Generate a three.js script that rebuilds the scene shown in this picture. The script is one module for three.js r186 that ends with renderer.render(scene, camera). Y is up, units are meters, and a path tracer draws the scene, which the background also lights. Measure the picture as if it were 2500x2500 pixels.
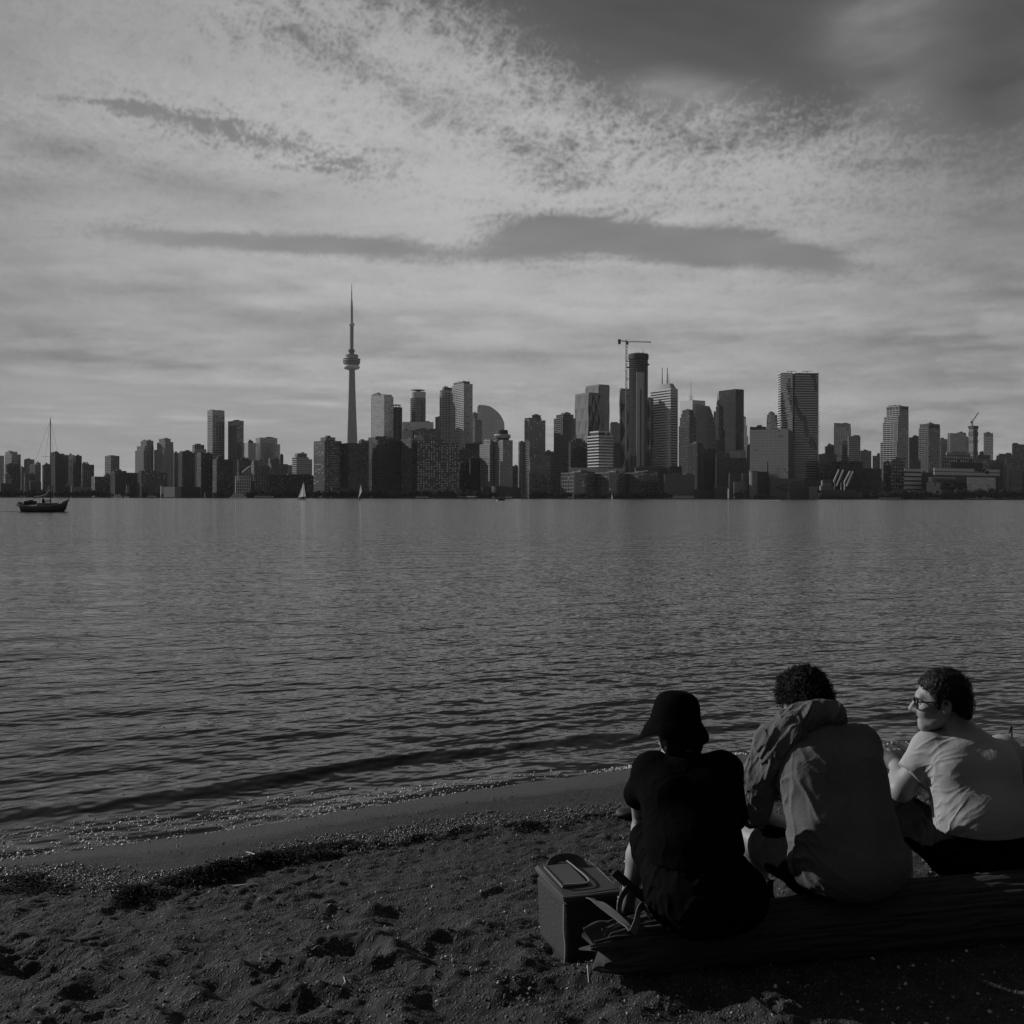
import * as THREE from 'three';
import { mergeGeometries, mergeVertices, toCreasedNormals } from 'three/addons/utils/BufferGeometryUtils.js';
import { RoundedBoxGeometry } from 'three/addons/geometries/RoundedBoxGeometry.js';

// ---------------------------------------------------------------- camera, light, exposure
const scene = new THREE.Scene();
const EYE = 2.1, F = 2500;                                  // eye height above the lake; focal length of a 2500 px wide square picture
const camera = new THREE.PerspectiveCamera(2 * Math.atan(0.5) * 180 / Math.PI, 1, 0.1, 20000);
camera.position.set(0, EYE, 0);
camera.rotation.z = 0.00224;
camera.setViewOffset(2500, 2500, 0, 35.2, 2500, 2500);
const renderer = new THREE.WebGLRenderer({ antialias: true });
renderer.setSize(1024, 1024);
renderer.toneMapping = THREE.LinearToneMapping;
renderer.toneMappingExposure = 1;
renderer.shadowMap.enabled = true;
const SUN_EL = 21 * Math.PI / 180, SUN_PHI = -23 * Math.PI / 180;   // low sun at the left, a little beyond the beach
const sunDir = new THREE.Vector3(-Math.cos(SUN_PHI) * Math.cos(SUN_EL), Math.sin(SUN_EL), Math.sin(SUN_PHI) * Math.cos(SUN_EL));
const sun = new THREE.DirectionalLight(new THREE.Color(1, 1, 1), 2.7);
sun.position.copy(sunDir).multiplyScalar(400); sun.castShadow = true; sun.shadow.radius = 1;
Object.assign(sun.shadow.camera, { left: -60, right: 60, top: 60, bottom: -60, near: 1, far: 900 });
sun.shadow.mapSize.set(4096, 4096);
scene.add(sun, sun.target);

// ---------------------------------------------------------------- helpers
function rng(seed) { let s = seed >>> 0; return () => { s = (s + 0x6D2B79F5) >>> 0; let t = s; t = Math.imul(t ^ (t >>> 15), t | 1); t ^= t + Math.imul(t ^ (t >>> 7), t | 61); return ((t ^ (t >>> 14)) >>> 0) / 4294967296; }; }
const perm = new Uint8Array(512), gx = new Float32Array(256), gy = new Float32Array(256), gz = new Float32Array(256);
{
  const r = rng(77), p = [...Array(256).keys()];
  for (let i = 255; i > 0; i--) { const j = Math.floor(r() * (i + 1)); [p[i], p[j]] = [p[j], p[i]]; }
  for (let i = 0; i < 512; i++) perm[i] = p[i & 255];
  for (let i = 0; i < 256; i++) { const a = r() * 6.283185, z = r() * 2 - 1, q = Math.sqrt(1 - z * z); gx[i] = Math.cos(a) * q; gy[i] = Math.sin(a) * q; gz[i] = z; }
}
const fade = (t) => t * t * t * (t * (t * 6 - 15) + 10);
function noise2(x, y) {
  const xi = Math.floor(x), yi = Math.floor(y), fx = x - xi, fy = y - yi, u = fade(fx), v = fade(fy), X = xi & 255, Y = yi & 255;
  const A = perm[X] + Y, B = perm[X + 1] + Y, a = perm[A & 511], b = perm[B & 511], c = perm[(A + 1) & 511], d = perm[(B + 1) & 511];
  const n00 = gx[a] * fx + gy[a] * fy, n10 = gx[b] * (fx - 1) + gy[b] * fy, n01 = gx[c] * fx + gy[c] * (fy - 1), n11 = gx[d] * (fx - 1) + gy[d] * (fy - 1);
  const l = n00 + u * (n10 - n00), m = n01 + u * (n11 - n01);
  return (l + v * (m - l)) * 1.5;
}
function noise3(x, y, z) {
  const xi = Math.floor(x), yi = Math.floor(y), zi = Math.floor(z), fx = x - xi, fy = y - yi, fz = z - zi, u = fade(fx), v = fade(fy), w = fade(fz), X = xi & 255, Y = yi & 255, Z = zi & 255;
  const g = (i, j, k) => { const h = perm[(perm[(perm[X + i & 255] + Y + j) & 255] + Z + k) & 255]; return gx[h] * (fx - i) + gy[h] * (fy - j) + gz[h] * (fz - k); };
  const L = (a, b, t) => a + t * (b - a);
  return L(L(L(g(0, 0, 0), g(1, 0, 0), u), L(g(0, 1, 0), g(1, 1, 0), u), v), L(L(g(0, 0, 1), g(1, 0, 1), u), L(g(0, 1, 1), g(1, 1, 1), u), v), w) * 1.4;
}
function fbm2(x, y, o) { let s = 0, a = 0.5; for (let i = 0; i < o; i++) { s += a * noise2(x, y); x = x * 2.03 + 11.3; y = y * 2.03 - 7.1; a *= 0.5; } return s; }
const clamp = (x, a, b) => x < a ? a : x > b ? b : x, lerp = (a, b, t) => a + (b - a) * t;
const sstep = (a, b, x) => { const t = clamp((x - a) / (b - a), 0, 1); return t * t * (3 - 2 * t); };
function poly(pts, x) { if (x <= pts[0][0]) return pts[0][1]; for (let i = 1; i < pts.length; i++) if (x <= pts[i][0]) return lerp(pts[i - 1][1], pts[i][1], (x - pts[i - 1][0]) / (pts[i][0] - pts[i - 1][0])); return pts[pts.length - 1][1]; }
const horizonAt = (px) => 1212 + 5.6 * px / 2500;
// a point of the place from where it is seen in the photograph and how far off it stands
const at = (px, py, d) => new THREE.Vector3((px - 1250) / F * d, EYE + (horizonAt(px) - py) / F * d, -d);
const grey = (v) => new THREE.Color().setRGB(v, v, v);
function mat(v, roughness = 0.9, extra = {}) { return new THREE.MeshStandardMaterial({ color: grey(v), roughness, metalness: 0, ...extra }); }
function tag(o, label, category, group, kind) { if (label) o.userData.label = label; if (category) o.userData.category = category; if (group) o.userData.group = group; if (kind) o.userData.kind = kind; return o; }
const taken = new Map();
function numbered(name) { const n = taken.get(name) || 0; taken.set(name, n + 1); return n ? `${name}_${String(n).padStart(3, '0')}` : name; }
function part(name, geo, material, parent, kind) { const m = new THREE.Mesh(geo, material); m.name = name; m.castShadow = m.receiveShadow = true; if (kind) m.userData.kind = kind; parent.add(m); return m; }
function thing(name, label, category, group, pos) { const g = new THREE.Group(); g.name = numbered(name); if (pos) g.position.copy(pos); tag(g, label, category, group); scene.add(g); return g; }
function struct(name, geo, material) { const m = part(numbered(name), geo, material, scene); m.userData.kind = 'structure'; return m; }
function box(w, h, d, x = 0, y = 0, z = 0) { const g = new THREE.BoxGeometry(w, h, d); g.translate(x, y, z); return g; }
function clean(g) { const q = g.index ? g.toNonIndexed() : g; for (const k of Object.keys(q.attributes)) if (k !== 'position' && k !== 'normal') q.deleteAttribute(k); return q; }
const merge = (list) => mergeGeometries(list.map(clean));
function tube(pts, r, seg = 24, sides = 8, closed = false) { return new THREE.TubeGeometry(new THREE.CatmullRomCurve3(pts, closed, 'centripetal'), seg, r, sides, closed); }
function bar(a, b, r, r2 = r, sides = 8) { const d = new THREE.Vector3().subVectors(b, a), l = d.length(), g = new THREE.CylinderGeometry(r2, r, l, sides); g.translate(0, l / 2, 0); g.applyQuaternion(new THREE.Quaternion().setFromUnitVectors(new THREE.Vector3(0, 1, 0), d.normalize())); g.translate(a.x, a.y, a.z); return g; }
const V = (x, y, z) => new THREE.Vector3(x, y, z);

// ---------------------------------------------------------------- sky: altocumulus sheet over the lake, clear and dark towards the upper right
{
  const W = 4096, Hh = 2048, data = new Float32Array(W * Hh * 4);
  const edge = [[-400, -1500], [0, -700], [420, -130], [620, -30], [1000, 90], [1150, 180], [1300, 275], [1500, 375], [1650, 415], [1900, 430], [2150, 410], [2300, 465], [2420, 520], [2650, 420], [3400, 300]];
  // ellipses: centre, radii, tilt in degrees, strength
  const gaps = [[640, 345, 320, 48, 14, -1.55], [330, 268, 130, 22, 10, -1.4], [120, 245, 190, 10, 3, -1.0], [900, 190, 330, 90, 24, -0.42], [1270, 350, 240, 60, 16, -0.42], [1330, 450, 90, 40, 10, -0.3], [760, 95, 200, 60, 20, -0.25],
    [1640, 592, 360, 42, 6, -2.2], [1320, 585, 160, 40, -6, -1.5], [1960, 630, 160, 20, 10, -0.8], [720, 600, 520, 26, 2.5, -1.6], [300, 565, 150, 22, 8, -0.6], [150, 505, 110, 10, 8, -0.55], [2420, 545, 150, 16, 8, -0.7], [2410, 665, 150, 26, 0, -0.5], [1500, 640, 240, 16, 0, -0.4],
    [260, 955, 420, 34, 4, -0.9], [620, 1010, 420, 45, 2, -0.9], [1050, 970, 300, 20, 2, -0.5]];
  const shade = [[470, 450, 330, 58, 13, -0.11], [140, 372, 100, 24, 6, -0.09], [60, 460, 120, 40, 0, -0.05], [750, 800, 430, 42, 9, -0.085], [160, 805, 240, 26, 5, -0.08], [300, 885, 380, 16, 4, -0.08], [900, 860, 260, 24, 3, -0.06], [1500, 815, 330, 26, 3, -0.06], [1350, 870, 300, 20, 0, -0.06], [2250, 830, 260, 30, 0, -0.06], [2350, 985, 200, 16, -3, -0.09], [2090, 1010, 60, 10, -6, -0.05], [2120, 1055, 50, 9, -4, -0.05], [2360, 920, 240, 22, 0, -0.05], [1700, 940, 300, 18, 0, -0.04], [1500, 1000, 200, 30, 0, -0.03]];
  const veil = [[1690, 240, 170, 48, 4, 0.095], [1560, 215, 150, 60, 0, 0.03], [2190, 40, 190, 110, -10, 0.085], [2160, 220, 110, 150, -25, 0.05], [1980, 270, 130, 50, 10, -0.02], [2440, 230, 110, 160, 0, -0.03]];
  const streaks = [[0, 130, 995, 997, 2.2, 0.07], [90, 300, 1012, 1020, 2.4, 0.06], [0, 310, 1027, 1036, 4, 0.09], [310, 430, 1060, 1060, 1.6, 0.05], [590, 830, 978, 990, 4, 0.09], [400, 665, 1019, 1031, 4, 0.1], [715, 860, 1009, 1014, 2, 0.06], [750, 910, 984, 990, 5, 0.06], [0, 40, 1048, 1050, 1.6, 0.04], [0, 500, 905, 935, 6, 0.05], [420, 900, 925, 950, 6, 0.06], [1100, 1290, 955, 956, 2.5, 0.06]];
  const prep = (l) => l.map(([x, y, a, b, t, s]) => [x, y, 1 / a, 1 / b, Math.cos(t * Math.PI / 180), Math.sin(t * Math.PI / 180), s]);
  const G = prep(gaps), S = prep(shade), Ve = prep(veil);
  const sum = (l, x, y) => { let s = 0; for (const e of l) { const dx = x - e[0], dy = y - e[1], p = (dx * e[4] + dy * e[5]) * e[2], q = (-dx * e[5] + dy * e[4]) * e[3], k = p * p + q * q; if (k < 6) s += e[6] * Math.exp(-k); } return s; };
  const clearEl = [[0, 0.335], [0.06, 0.32], [0.12, 0.29], [0.24, 0.235], [0.32, 0.155], [0.4, 0.095], [0.5, 0.072], [0.8, 0.06], [1.6, 0.055]];
  for (let j = Hh / 2 - 2; j < Hh; j++) {
    const el = ((j + 0.5) / Hh - 0.5) * Math.PI, y = Math.sin(el), ch = Math.cos(el), k0 = 1 / (Math.max(y, 0) + 0.035);
    for (let i = 0; i < W; i++) {
      const a = ((i + 0.5) / W - 0.5) * 2 * Math.PI, x = Math.cos(a) * ch, z = Math.sin(a) * ch;
      const cosSun = x * sunDir.x + y * sunDir.y + z * sunDir.z, near = Math.exp((cosSun - 1) * 2.2);      // 1 towards the sun
      const qx = x * k0, qz = z * k0;
      const front = z < -0.05, px = front ? 1250 + F * x / -z : 99999, py = front ? horizonAt(1250) - F * y / -z : 0;
      const inW = front ? sstep(-900, -150, px) * sstep(3400, 2650, px) * sstep(-900, -120, py) : 0;
      let v;
      const big = fbm2(qx * 0.55 + 3.1, qz * 0.55 - 1.7, 3), mid = inW > 0 ? fbm2(qx * 3.1, qz * 4.2, 5) : fbm2(qx * 3.1, qz * 4.2, 3);
      let M = -0.55 + 1.9 * big, sh = 0.5 * (big * 0.25), ve = 0.05 * big, st = 0;
      if (inW > 0) {
        const wx = 60 * mid, wy = 26 * fbm2(qx * 2.3 + 9, qz * 3.3, 3), X = px + wx, Y = py + wy;
        const e = clamp((Y - poly(edge, X)) / 190, -1.5, 1);
        const Md = (e < 0 ? e * 1.0 : e * 0.5 * (0.45 + 0.55 * sstep(60, 420, py - poly(edge, px) + 0.25 * Math.max(0, 900 - px)))) + 0.02 + sum(G, X, Y) - 0.5 * sstep(900, 985, py) * sstep(1500, 700, px);
        M = lerp(M, Md, inW); sh = lerp(sh, sum(S, X, Y), inW); ve = lerp(ve, sum(Ve, px + wx * 1.6, py + wy * 1.6), inW);
        for (const s of streaks) if (px > s[0] - 60 && px < s[1] + 60) { const yc = lerp(s[2], s[3], (px - s[0]) / (s[1] - s[0])) + 3 * noise2(px * 0.012, s[2]), k = (py - yc) / (s[4] * 1.6); if (k * k < 5) st += s[5] * Math.exp(-k * k) * sstep(s[0] - 60, s[0] + 60, px) * sstep(s[1] + 60, s[1] - 60, px) * (0.75 + 0.5 * noise2(px * 0.02, py * 0.05)); }
      }
      // cloudlets: rounded cells, then finer fluff
      let cells = 0;
      if (inW > 0.01 && py > -200) {
        const ux = qx * 1 + mid * 0.12, uz = qz * 1 + mid * 0.15;
        const cs = lerp(1, 0.62, sstep(450, 620, py));
        const s1 = px * 0.056 + mid * 2.4, s2 = py * 0.085 + 1.4 * noise2(px * 0.01, py * 0.015);
        cells = 0.55 * (0.42 - Math.abs(noise2(ux * 17, uz * 11))) + 0.6 * (0.42 - Math.abs(noise2(s1 + s2 * 0.35, s2 - s1 * 0.12))) + 0.42 * (0.4 - Math.abs(noise2(s1 * 2.1 + 31, s2 * 2.2 + 17))) + 0.25 * noise2(s1 * 4.3, s2 * 4.3);
        cells *= (1.25 + 0.9 * sstep(1000, 800, px) * sstep(160, 240, py) * sstep(470, 400, py)) * cs * (0.75 + 0.25 * sstep(1000, 200, py));
      }
      const gen = 0.9 * mid;
      const cov = sstep(-0.62, 0.6, M + (inW > 0 ? lerp(gen, 0.6 * gen + cells, inW) : gen));
      let clear = poly(clearEl, Math.atan2(y, ch)) * (0.86 + 0.7 * near);
      if (inW > 0) clear *= lerp(1, 0.94 + 0.42 * sstep(1350, 500, px) * sstep(650, 150, py) + 0.75 * Math.exp(-(((px - 1050) / 330) ** 2) - (((py - 190) / 170) ** 2)) + 0.16 * mid, inW);
      if (inW > 0) ve = ve * (1 + 1.3 * fbm2(px * 0.004 + 0.6 * mid, py * 0.012 + px * 0.003, 4)) + 0.02 * inW * fbm2(px * 0.0022 + 8, py * 0.009 - px * 0.002, 4) * sstep(900, 1500, px);
      clear += Math.max(-0.5 * clear, ve);
      let cloud = (0.14 + 0.33 * near ** 0.6) * (1 - 0.25 * sstep(0.35, 1.2, el));
      cloud = lerp(cloud, 0.275 + 0.15 * Math.exp(-(((px - 1150) / 1150) ** 2) - (((py - 560) / 620) ** 2)), inW);
      if (inW > 0) cloud *= 1 - 0.42 * inW * sstep(1850, 2560, px) * sstep(980, 380, py) - 0.12 * inW * sstep(300, -100, px);
      if (inW > 0) cloud += inW * (0.06 * noise2(px * 0.0016 + mid * 0.6 + 5, py * 0.013 + px * 0.0009) + 0.022 * noise2(px * 0.004 + 3, py * 0.04) + 0.07 * fbm2(px * 0.008 + mid, py * 0.02 + mid, 4)) * sstep(560, 700, py);
      cloud += sh + 0.06 * mid + 0.06 * cells;
      v = lerp(clear, Math.max(0.05, cloud), cov) + st;
      const at4 = (j * W + i) * 4; data[at4] = data[at4 + 1] = data[at4 + 2] = Math.max(0.02, v); data[at4 + 3] = 1;
    }
  }
  for (let j = 0; j < Hh / 2 - 2; j++) for (let i = 0; i < W; i++) { const k = (j * W + i) * 4; data[k] = data[k + 1] = data[k + 2] = 0.12; data[k + 3] = 1; }
  const sky = new THREE.DataTexture(data, W, Hh, THREE.RGBAFormat, THREE.FloatType);
  sky.mapping = THREE.EquirectangularReflectionMapping; sky.magFilter = sky.minFilter = THREE.LinearFilter; sky.needsUpdate = true;
  scene.background = sky; scene.environment = sky;
}
// ---------------------------------------------------------------- beach and lake
const shorePts = [[-60, -38], [-12, 0.8], [-2.94, 5.88], [-1.57, 6.52], [-0.61, 7.14], [0.53, 7.71], [1.88, 8.36], [3.08, 8.66], [4.43, 8.94], [12, 10.2], [70, 18], [400, 40]];
const shoreD = (x) => (poly(shorePts, x - 0.5) + 2 * poly(shorePts, x) + poly(shorePts, x + 0.5)) / 4;
const inland = (x, z) => (z + shoreD(x)) * 0.9;
const logA = V(0.27, 0.385, -3.86), logB = V(3.4, 0.40, -4.56);
const dents = [];
{
  const r = rng(5);
  const add = (x, z, a, w, l, dp) => dents.push([x, z, Math.cos(a), Math.sin(a), 1 / w, 1 / l, dp * 0.6]);
  // trampled hollows read off the photograph
  for (const [px, py, w, l, dp] of [[1130, 2310, 0.13, 0.2, 0.05], [1020, 2205, 0.1, 0.2, 0.045], [830, 2180, 0.08, 0.14, 0.03], [110, 2275, 0.1, 0.2, 0.04], [60, 2305, 0.1, 0.22, 0.045], [300, 2400, 0.1, 0.2, 0.035], [630, 2395, 0.1, 0.24, 0.05], [720, 2350, 0.09, 0.16, 0.03], [480, 2340, 0.1, 0.2, 0.035], [820, 2450, 0.12, 0.2, 0.04], [1150, 2480, 0.12, 0.22, 0.04], [540, 2255, 0.09, 0.18, 0.03], [860, 2285, 0.1, 0.13, 0.045], [1400, 2440, 0.12, 0.2, 0.035], [1700, 2470, 0.14, 0.2, 0.03], [220, 2480, 0.12, 0.2, 0.035]]) {
    const d = 1.82 * F / (py - 1214), x = (px - 1250) / F * d; add(x, -d, 0.25 + r() * 0.4, w, l, dp);
  }
  for (let i = 0; i < 190; i++) add(-4.5 + r() * 10, -6.6 + r() * 4.4, r() * 3.14, 0.05 + r() * 0.06, 0.1 + r() * 0.1, 0.006 + r() * 0.013);
}
const wrackPts = [[-12, 0.6], [-2.9, 0.5], [-2.3, 0.76], [-1.9, 1.12], [-1.2, 0.92], [-0.6, 0.98], [0.5, 1.2], [1.6, 1.3], [4, 1.4]];
const wrackS = (x) => poly(wrackPts, x) + 0.1 * noise2(x * 2.1 + 4, 2.2) + 0.05 * noise2(x * 5.6, 7);
const wrackThick = (x) => 0.25 + 0.75 * sstep(-2.1, -1.8, x) * sstep(-0.75, -1.15, x) + 0.5 * sstep(-2.2, -2.5, x);
function sandHeight(x, z) {
  const s = inland(x, z);
  let h = s < 0 ? Math.max(-2.5, 0.075 * s) : s < 3.5 ? 0.083 * s : 0.29 + 0.045 * Math.min(s - 3.5, 12);
  if (s > -1.5 && s < 9) {
    const dry = sstep(0.0, 0.5, s - wrackS(x) + 0.25), clump = fbm2(x * 11 + 3, z * 14, 3);
    const rough = 0.55 + 0.7 * sstep(-0.35, 0.45, fbm2(x * 1.3 + 2, z * 1.6, 2)), a1 = Math.abs(noise2(x * 5.2 + 0.4 * z, z * 7.4)), a2 = Math.abs(noise2(x * 12 + 4, z * 15)), a3 = Math.abs(noise2(x * 29, z * 34 + 5));
    h += dry * (0.022 * fbm2(x * 1.1 + 5, z * 1.6, 2) + 0.02 * fbm2(x * 3.6 + 0.5 * z, z * 5.6, 2) + rough * (0.026 * (a1 - 0.3) + 0.02 * (a2 - 0.3) + 0.012 * (0.3 - a3) + 0.012 * clump)) + 0.003 * noise2(x * 3, z * 4);
    const w = s - wrackS(x); if (Math.abs(w) < 0.5) h += (0.014 + 0.05 * wrackThick(x) * Math.max(0, 0.5 + noise2(x * 3, z * 3))) * Math.exp(-((w / (0.06 + 0.06 * wrackThick(x))) ** 2)) + 0.008 * noise2(x * 30, z * 30) * Math.exp(-((w / 0.2) ** 2));
    if (dry > 0) for (const d of dents) { const dx = x - d[0], dz = z - d[1]; if (dx * dx + dz * dz < 0.22) { const p = (dx * d[2] + dz * d[3]) * d[5], q = (-dx * d[3] + dz * d[2]) * d[4], k = p * p + q * q; if (k < 7) h += dry * d[6] * (-sstep(1.7, 0.5, Math.sqrt(k) + 0.35 * clump) + 0.8 * Math.exp(-((Math.sqrt(k) - 1.5) ** 2) * 7) * (0.5 + rough * 0.6)); } }
    // sand heaped softly against the log
    const t = clamp((x - logA.x) / (logB.x - logA.x), -0.1, 1), lz = lerp(logA.z, logB.z, t); h += 0.02 * dry * Math.exp(-(((z - lz) / 0.22) ** 2)) * sstep(0.1, 0.5, x);
  }
  return h;
}
function spaced(lo, a, b, hi, step, grow) { const out = []; for (let v = a; v <= b; v += step) out.push(v); let s = step; for (let v = b; v < hi;) { s *= grow; v += s; out.push(v); } s = step; for (let v = a; v > lo;) { s *= grow; v -= s; out.unshift(v); } return out; }
function sheet(xs, zs, height, uvScale) {
  const nx = xs.length, nz = zs.length, pos = new Float32Array(nx * nz * 3), uv = new Float32Array(nx * nz * 2), idx = new Uint32Array((nx - 1) * (nz - 1) * 6);
  let k = 0;
  for (let j = 0; j < nz; j++) for (let i = 0; i < nx; i++) { const n = j * nx + i, x = xs[i], z = zs[j]; pos[n * 3] = x; pos[n * 3 + 1] = height(x, z); pos[n * 3 + 2] = z; uv[n * 2] = x * uvScale; uv[n * 2 + 1] = -z * uvScale; }
  for (let j = 0; j < nz - 1; j++) for (let i = 0; i < nx - 1; i++) { const a = j * nx + i; idx[k++] = a; idx[k++] = a + nx; idx[k++] = a + 1; idx[k++] = a + 1; idx[k++] = a + nx; idx[k++] = a + nx + 1; }
  const g = new THREE.BufferGeometry(); g.setAttribute('position', new THREE.BufferAttribute(pos, 3)); g.setAttribute('uv', new THREE.BufferAttribute(uv, 2)); g.setIndex(new THREE.BufferAttribute(idx, 1)); g.computeVertexNormals(); return g;
}
function grainTexture(size, fn, srgb) { const d = new Uint8Array(size * size * 4); for (let j = 0; j < size; j++) for (let i = 0; i < size; i++) { const v = clamp(Math.round(fn(i, j) * 255), 0, 255), k = (j * size + i) * 4; d[k] = d[k + 1] = d[k + 2] = v; d[k + 3] = 255; } const t = new THREE.DataTexture(d, size, size); t.wrapS = t.wrapT = THREE.RepeatWrapping; t.magFilter = THREE.LinearFilter; t.minFilter = THREE.LinearMipmapLinearFilter; if (srgb) t.colorSpace = THREE.SRGBColorSpace; t.needsUpdate = true; return t; }
{
  const r = rng(31), N = 1024, g = new Float32Array(N * N);
  for (let i = 0; i < N * N; i++) g[i] = r();
  // coarse grains dropped on fine ones
  const hgt = new Float32Array(N * N); for (let i = 0; i < N * N; i++) hgt[i] = 0.25 * g[i];
  for (let n = 0; n < 26000; n++) { const cx = Math.floor(r() * N), cy = Math.floor(r() * N), rad = 1.2 + 4.2 * r() ** 4, hh = 0.35 + 0.65 * r(); for (let y = -6; y <= 6; y++) for (let x = -6; x <= 6; x++) { const q = 1 - (x * x + y * y) / (rad * rad); if (q > 0) { const k = ((cy + y + N) % N) * N + (cx + x + N) % N; hgt[k] = Math.max(hgt[k], hh * Math.sqrt(q) * Math.min(1, rad / 3)); } } }
  const bump = grainTexture(N, (i, j) => hgt[j * N + i]);
  const colour = grainTexture(N, (i, j) => 0.5 + 0.5 * (hgt[j * N + i] - 0.3) + 0.3 * (g[j * N + i] - 0.5) + 0.1 * noise2(i / 64, j / 64), true);
  for (const t of [bump, colour]) t.repeat.set(1, 1);
  const sandMat = new THREE.MeshStandardMaterial({ color: grey(0.2), map: colour, roughness: 0.92, bumpMap: bump, bumpScale: 0.011 });
  const xs = spaced(-90, -3.4, 4.6, 140, 0.0135, 1.09), zs = spaced(-26, -9.3, -2.5, 60, 0.0135, 1.09);
  struct('beach_sand', sheet(xs, zs, sandHeight, 1 / 1.3), sandMat);
  // the smooth strip that each wave leaves soaked
  const wet = new THREE.MeshStandardMaterial({ color: grey(0.05), roughness: 0.3, map: colour, bumpMap: bump, bumpScale: 0.003 });
  const nx = 420, nz = 36, pos = [], uv = [], idx = [];
  for (let j = 0; j <= nz; j++) for (let i = 0; i <= nx; i++) {
    const x = -7 + 14 * i / nx, sMax = 0.42 * wrackS(x) + 0.06 * noise2(x * 4, 2) + 0.03 * noise2(x * 19, 4), s = lerp(-0.3, sMax, j / nz), z = s / 0.9 - shoreD(x);
    pos.push(x, sandHeight(x, z) + lerp(0.006, -0.008, sstep(nz * 0.75, nz, j)), z); uv.push(x / 1.3, -z / 1.3);
    if (i < nx && j < nz) { const a = j * (nx + 1) + i; idx.push(a, a + nx + 1, a + 1, a + 1, a + nx + 1, a + nx + 2); }
  }
  const g2 = new THREE.BufferGeometry(); g2.setAttribute('position', new THREE.Float32BufferAttribute(pos, 3)); g2.setAttribute('uv', new THREE.Float32BufferAttribute(uv, 2)); g2.setIndex(idx); g2.computeVertexNormals();
  struct('wet_sand', g2, wet);
}
function addRow(dx, dy, cI, sI, N, kw, ph, ax, ay) { for (let j = 0; j < N; j++) { const q = kw * j + ph, cj = Math.cos(q), sj = Math.sin(q), o = j * N; for (let i = 0; i < N; i++) { const c = cI[i] * cj - sI[i] * sj; dx[o + i] += c * ax; dy[o + i] += c * ay; } } }
// lake: crests run roughly along the shore
const waves = [];
{
  const r = rng(12), base = Math.atan2(-1, -0.32);               // towards the beach
  for (let i = 0; i < 64; i++) { const t = i / 63, lam = 0.16 * (9 ** t) * (0.85 + 0.3 * r()), a = base + (r() + r() - 1) * (0.95 - 0.35 * t), k = 2 * Math.PI / lam; waves.push([Math.cos(a) * k, Math.sin(a) * k, r() * 6.283, 0.00105 * lam ** 0.45, lam]); }
}
function lakeHeight(x, z, step) {
  const s = inland(x, z), env = 0.55 + 0.75 * sstep(-0.5, 0.5, fbm2(x * 0.11, z * 0.16, 2) * 1.6), shoal = sstep(0.0, -1.2, s), d = Math.hypot(x, z);
  let h = 0;
  const wx = x + 0.12 * noise2(x * 1.1, z * 1.4), wz = z + 0.12 * noise2(x * 1.2 + 9, z * 1.3);
  for (const w of waves) { const f = sstep(2.2, 4.5, w[4] / step); if (f > 0) { const c = Math.sin(w[0] * wx + w[1] * wz + w[2]); h += f * w[3] * (c + 0.35 * c * c - 0.17); } }
  h *= env * (0.15 + 0.85 * shoal);
  // one low swell about to reach the beach, smaller ones behind it
  for (const [o, amp, w] of [[-1.02, 0.05, 0.13], [-3.1, 0.014, 0.26], [-5.6, 0.016, 0.34], [-9, 0.016, 0.45]]) { const c = (s - o + 0.22 * noise2(x * 0.5 + o, o) + 0.05 * noise2(x * 2.1, o)) / w; if (Math.abs(c) < 3) h += amp * Math.exp(-c * c) * (1 + 0.9 * c * 0.3) * sstep(-0.5, 0.3, noise2(x * 0.22 + o * 3.1, 5) + 0.1); }
  h += 0.012 * Math.exp(-(((s + 0.12) / 0.1) ** 2));
  return s > 0.05 ? Math.min(h, 0.004) : h * sstep(0.04, -0.25, s) + 0.003;
}
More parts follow.
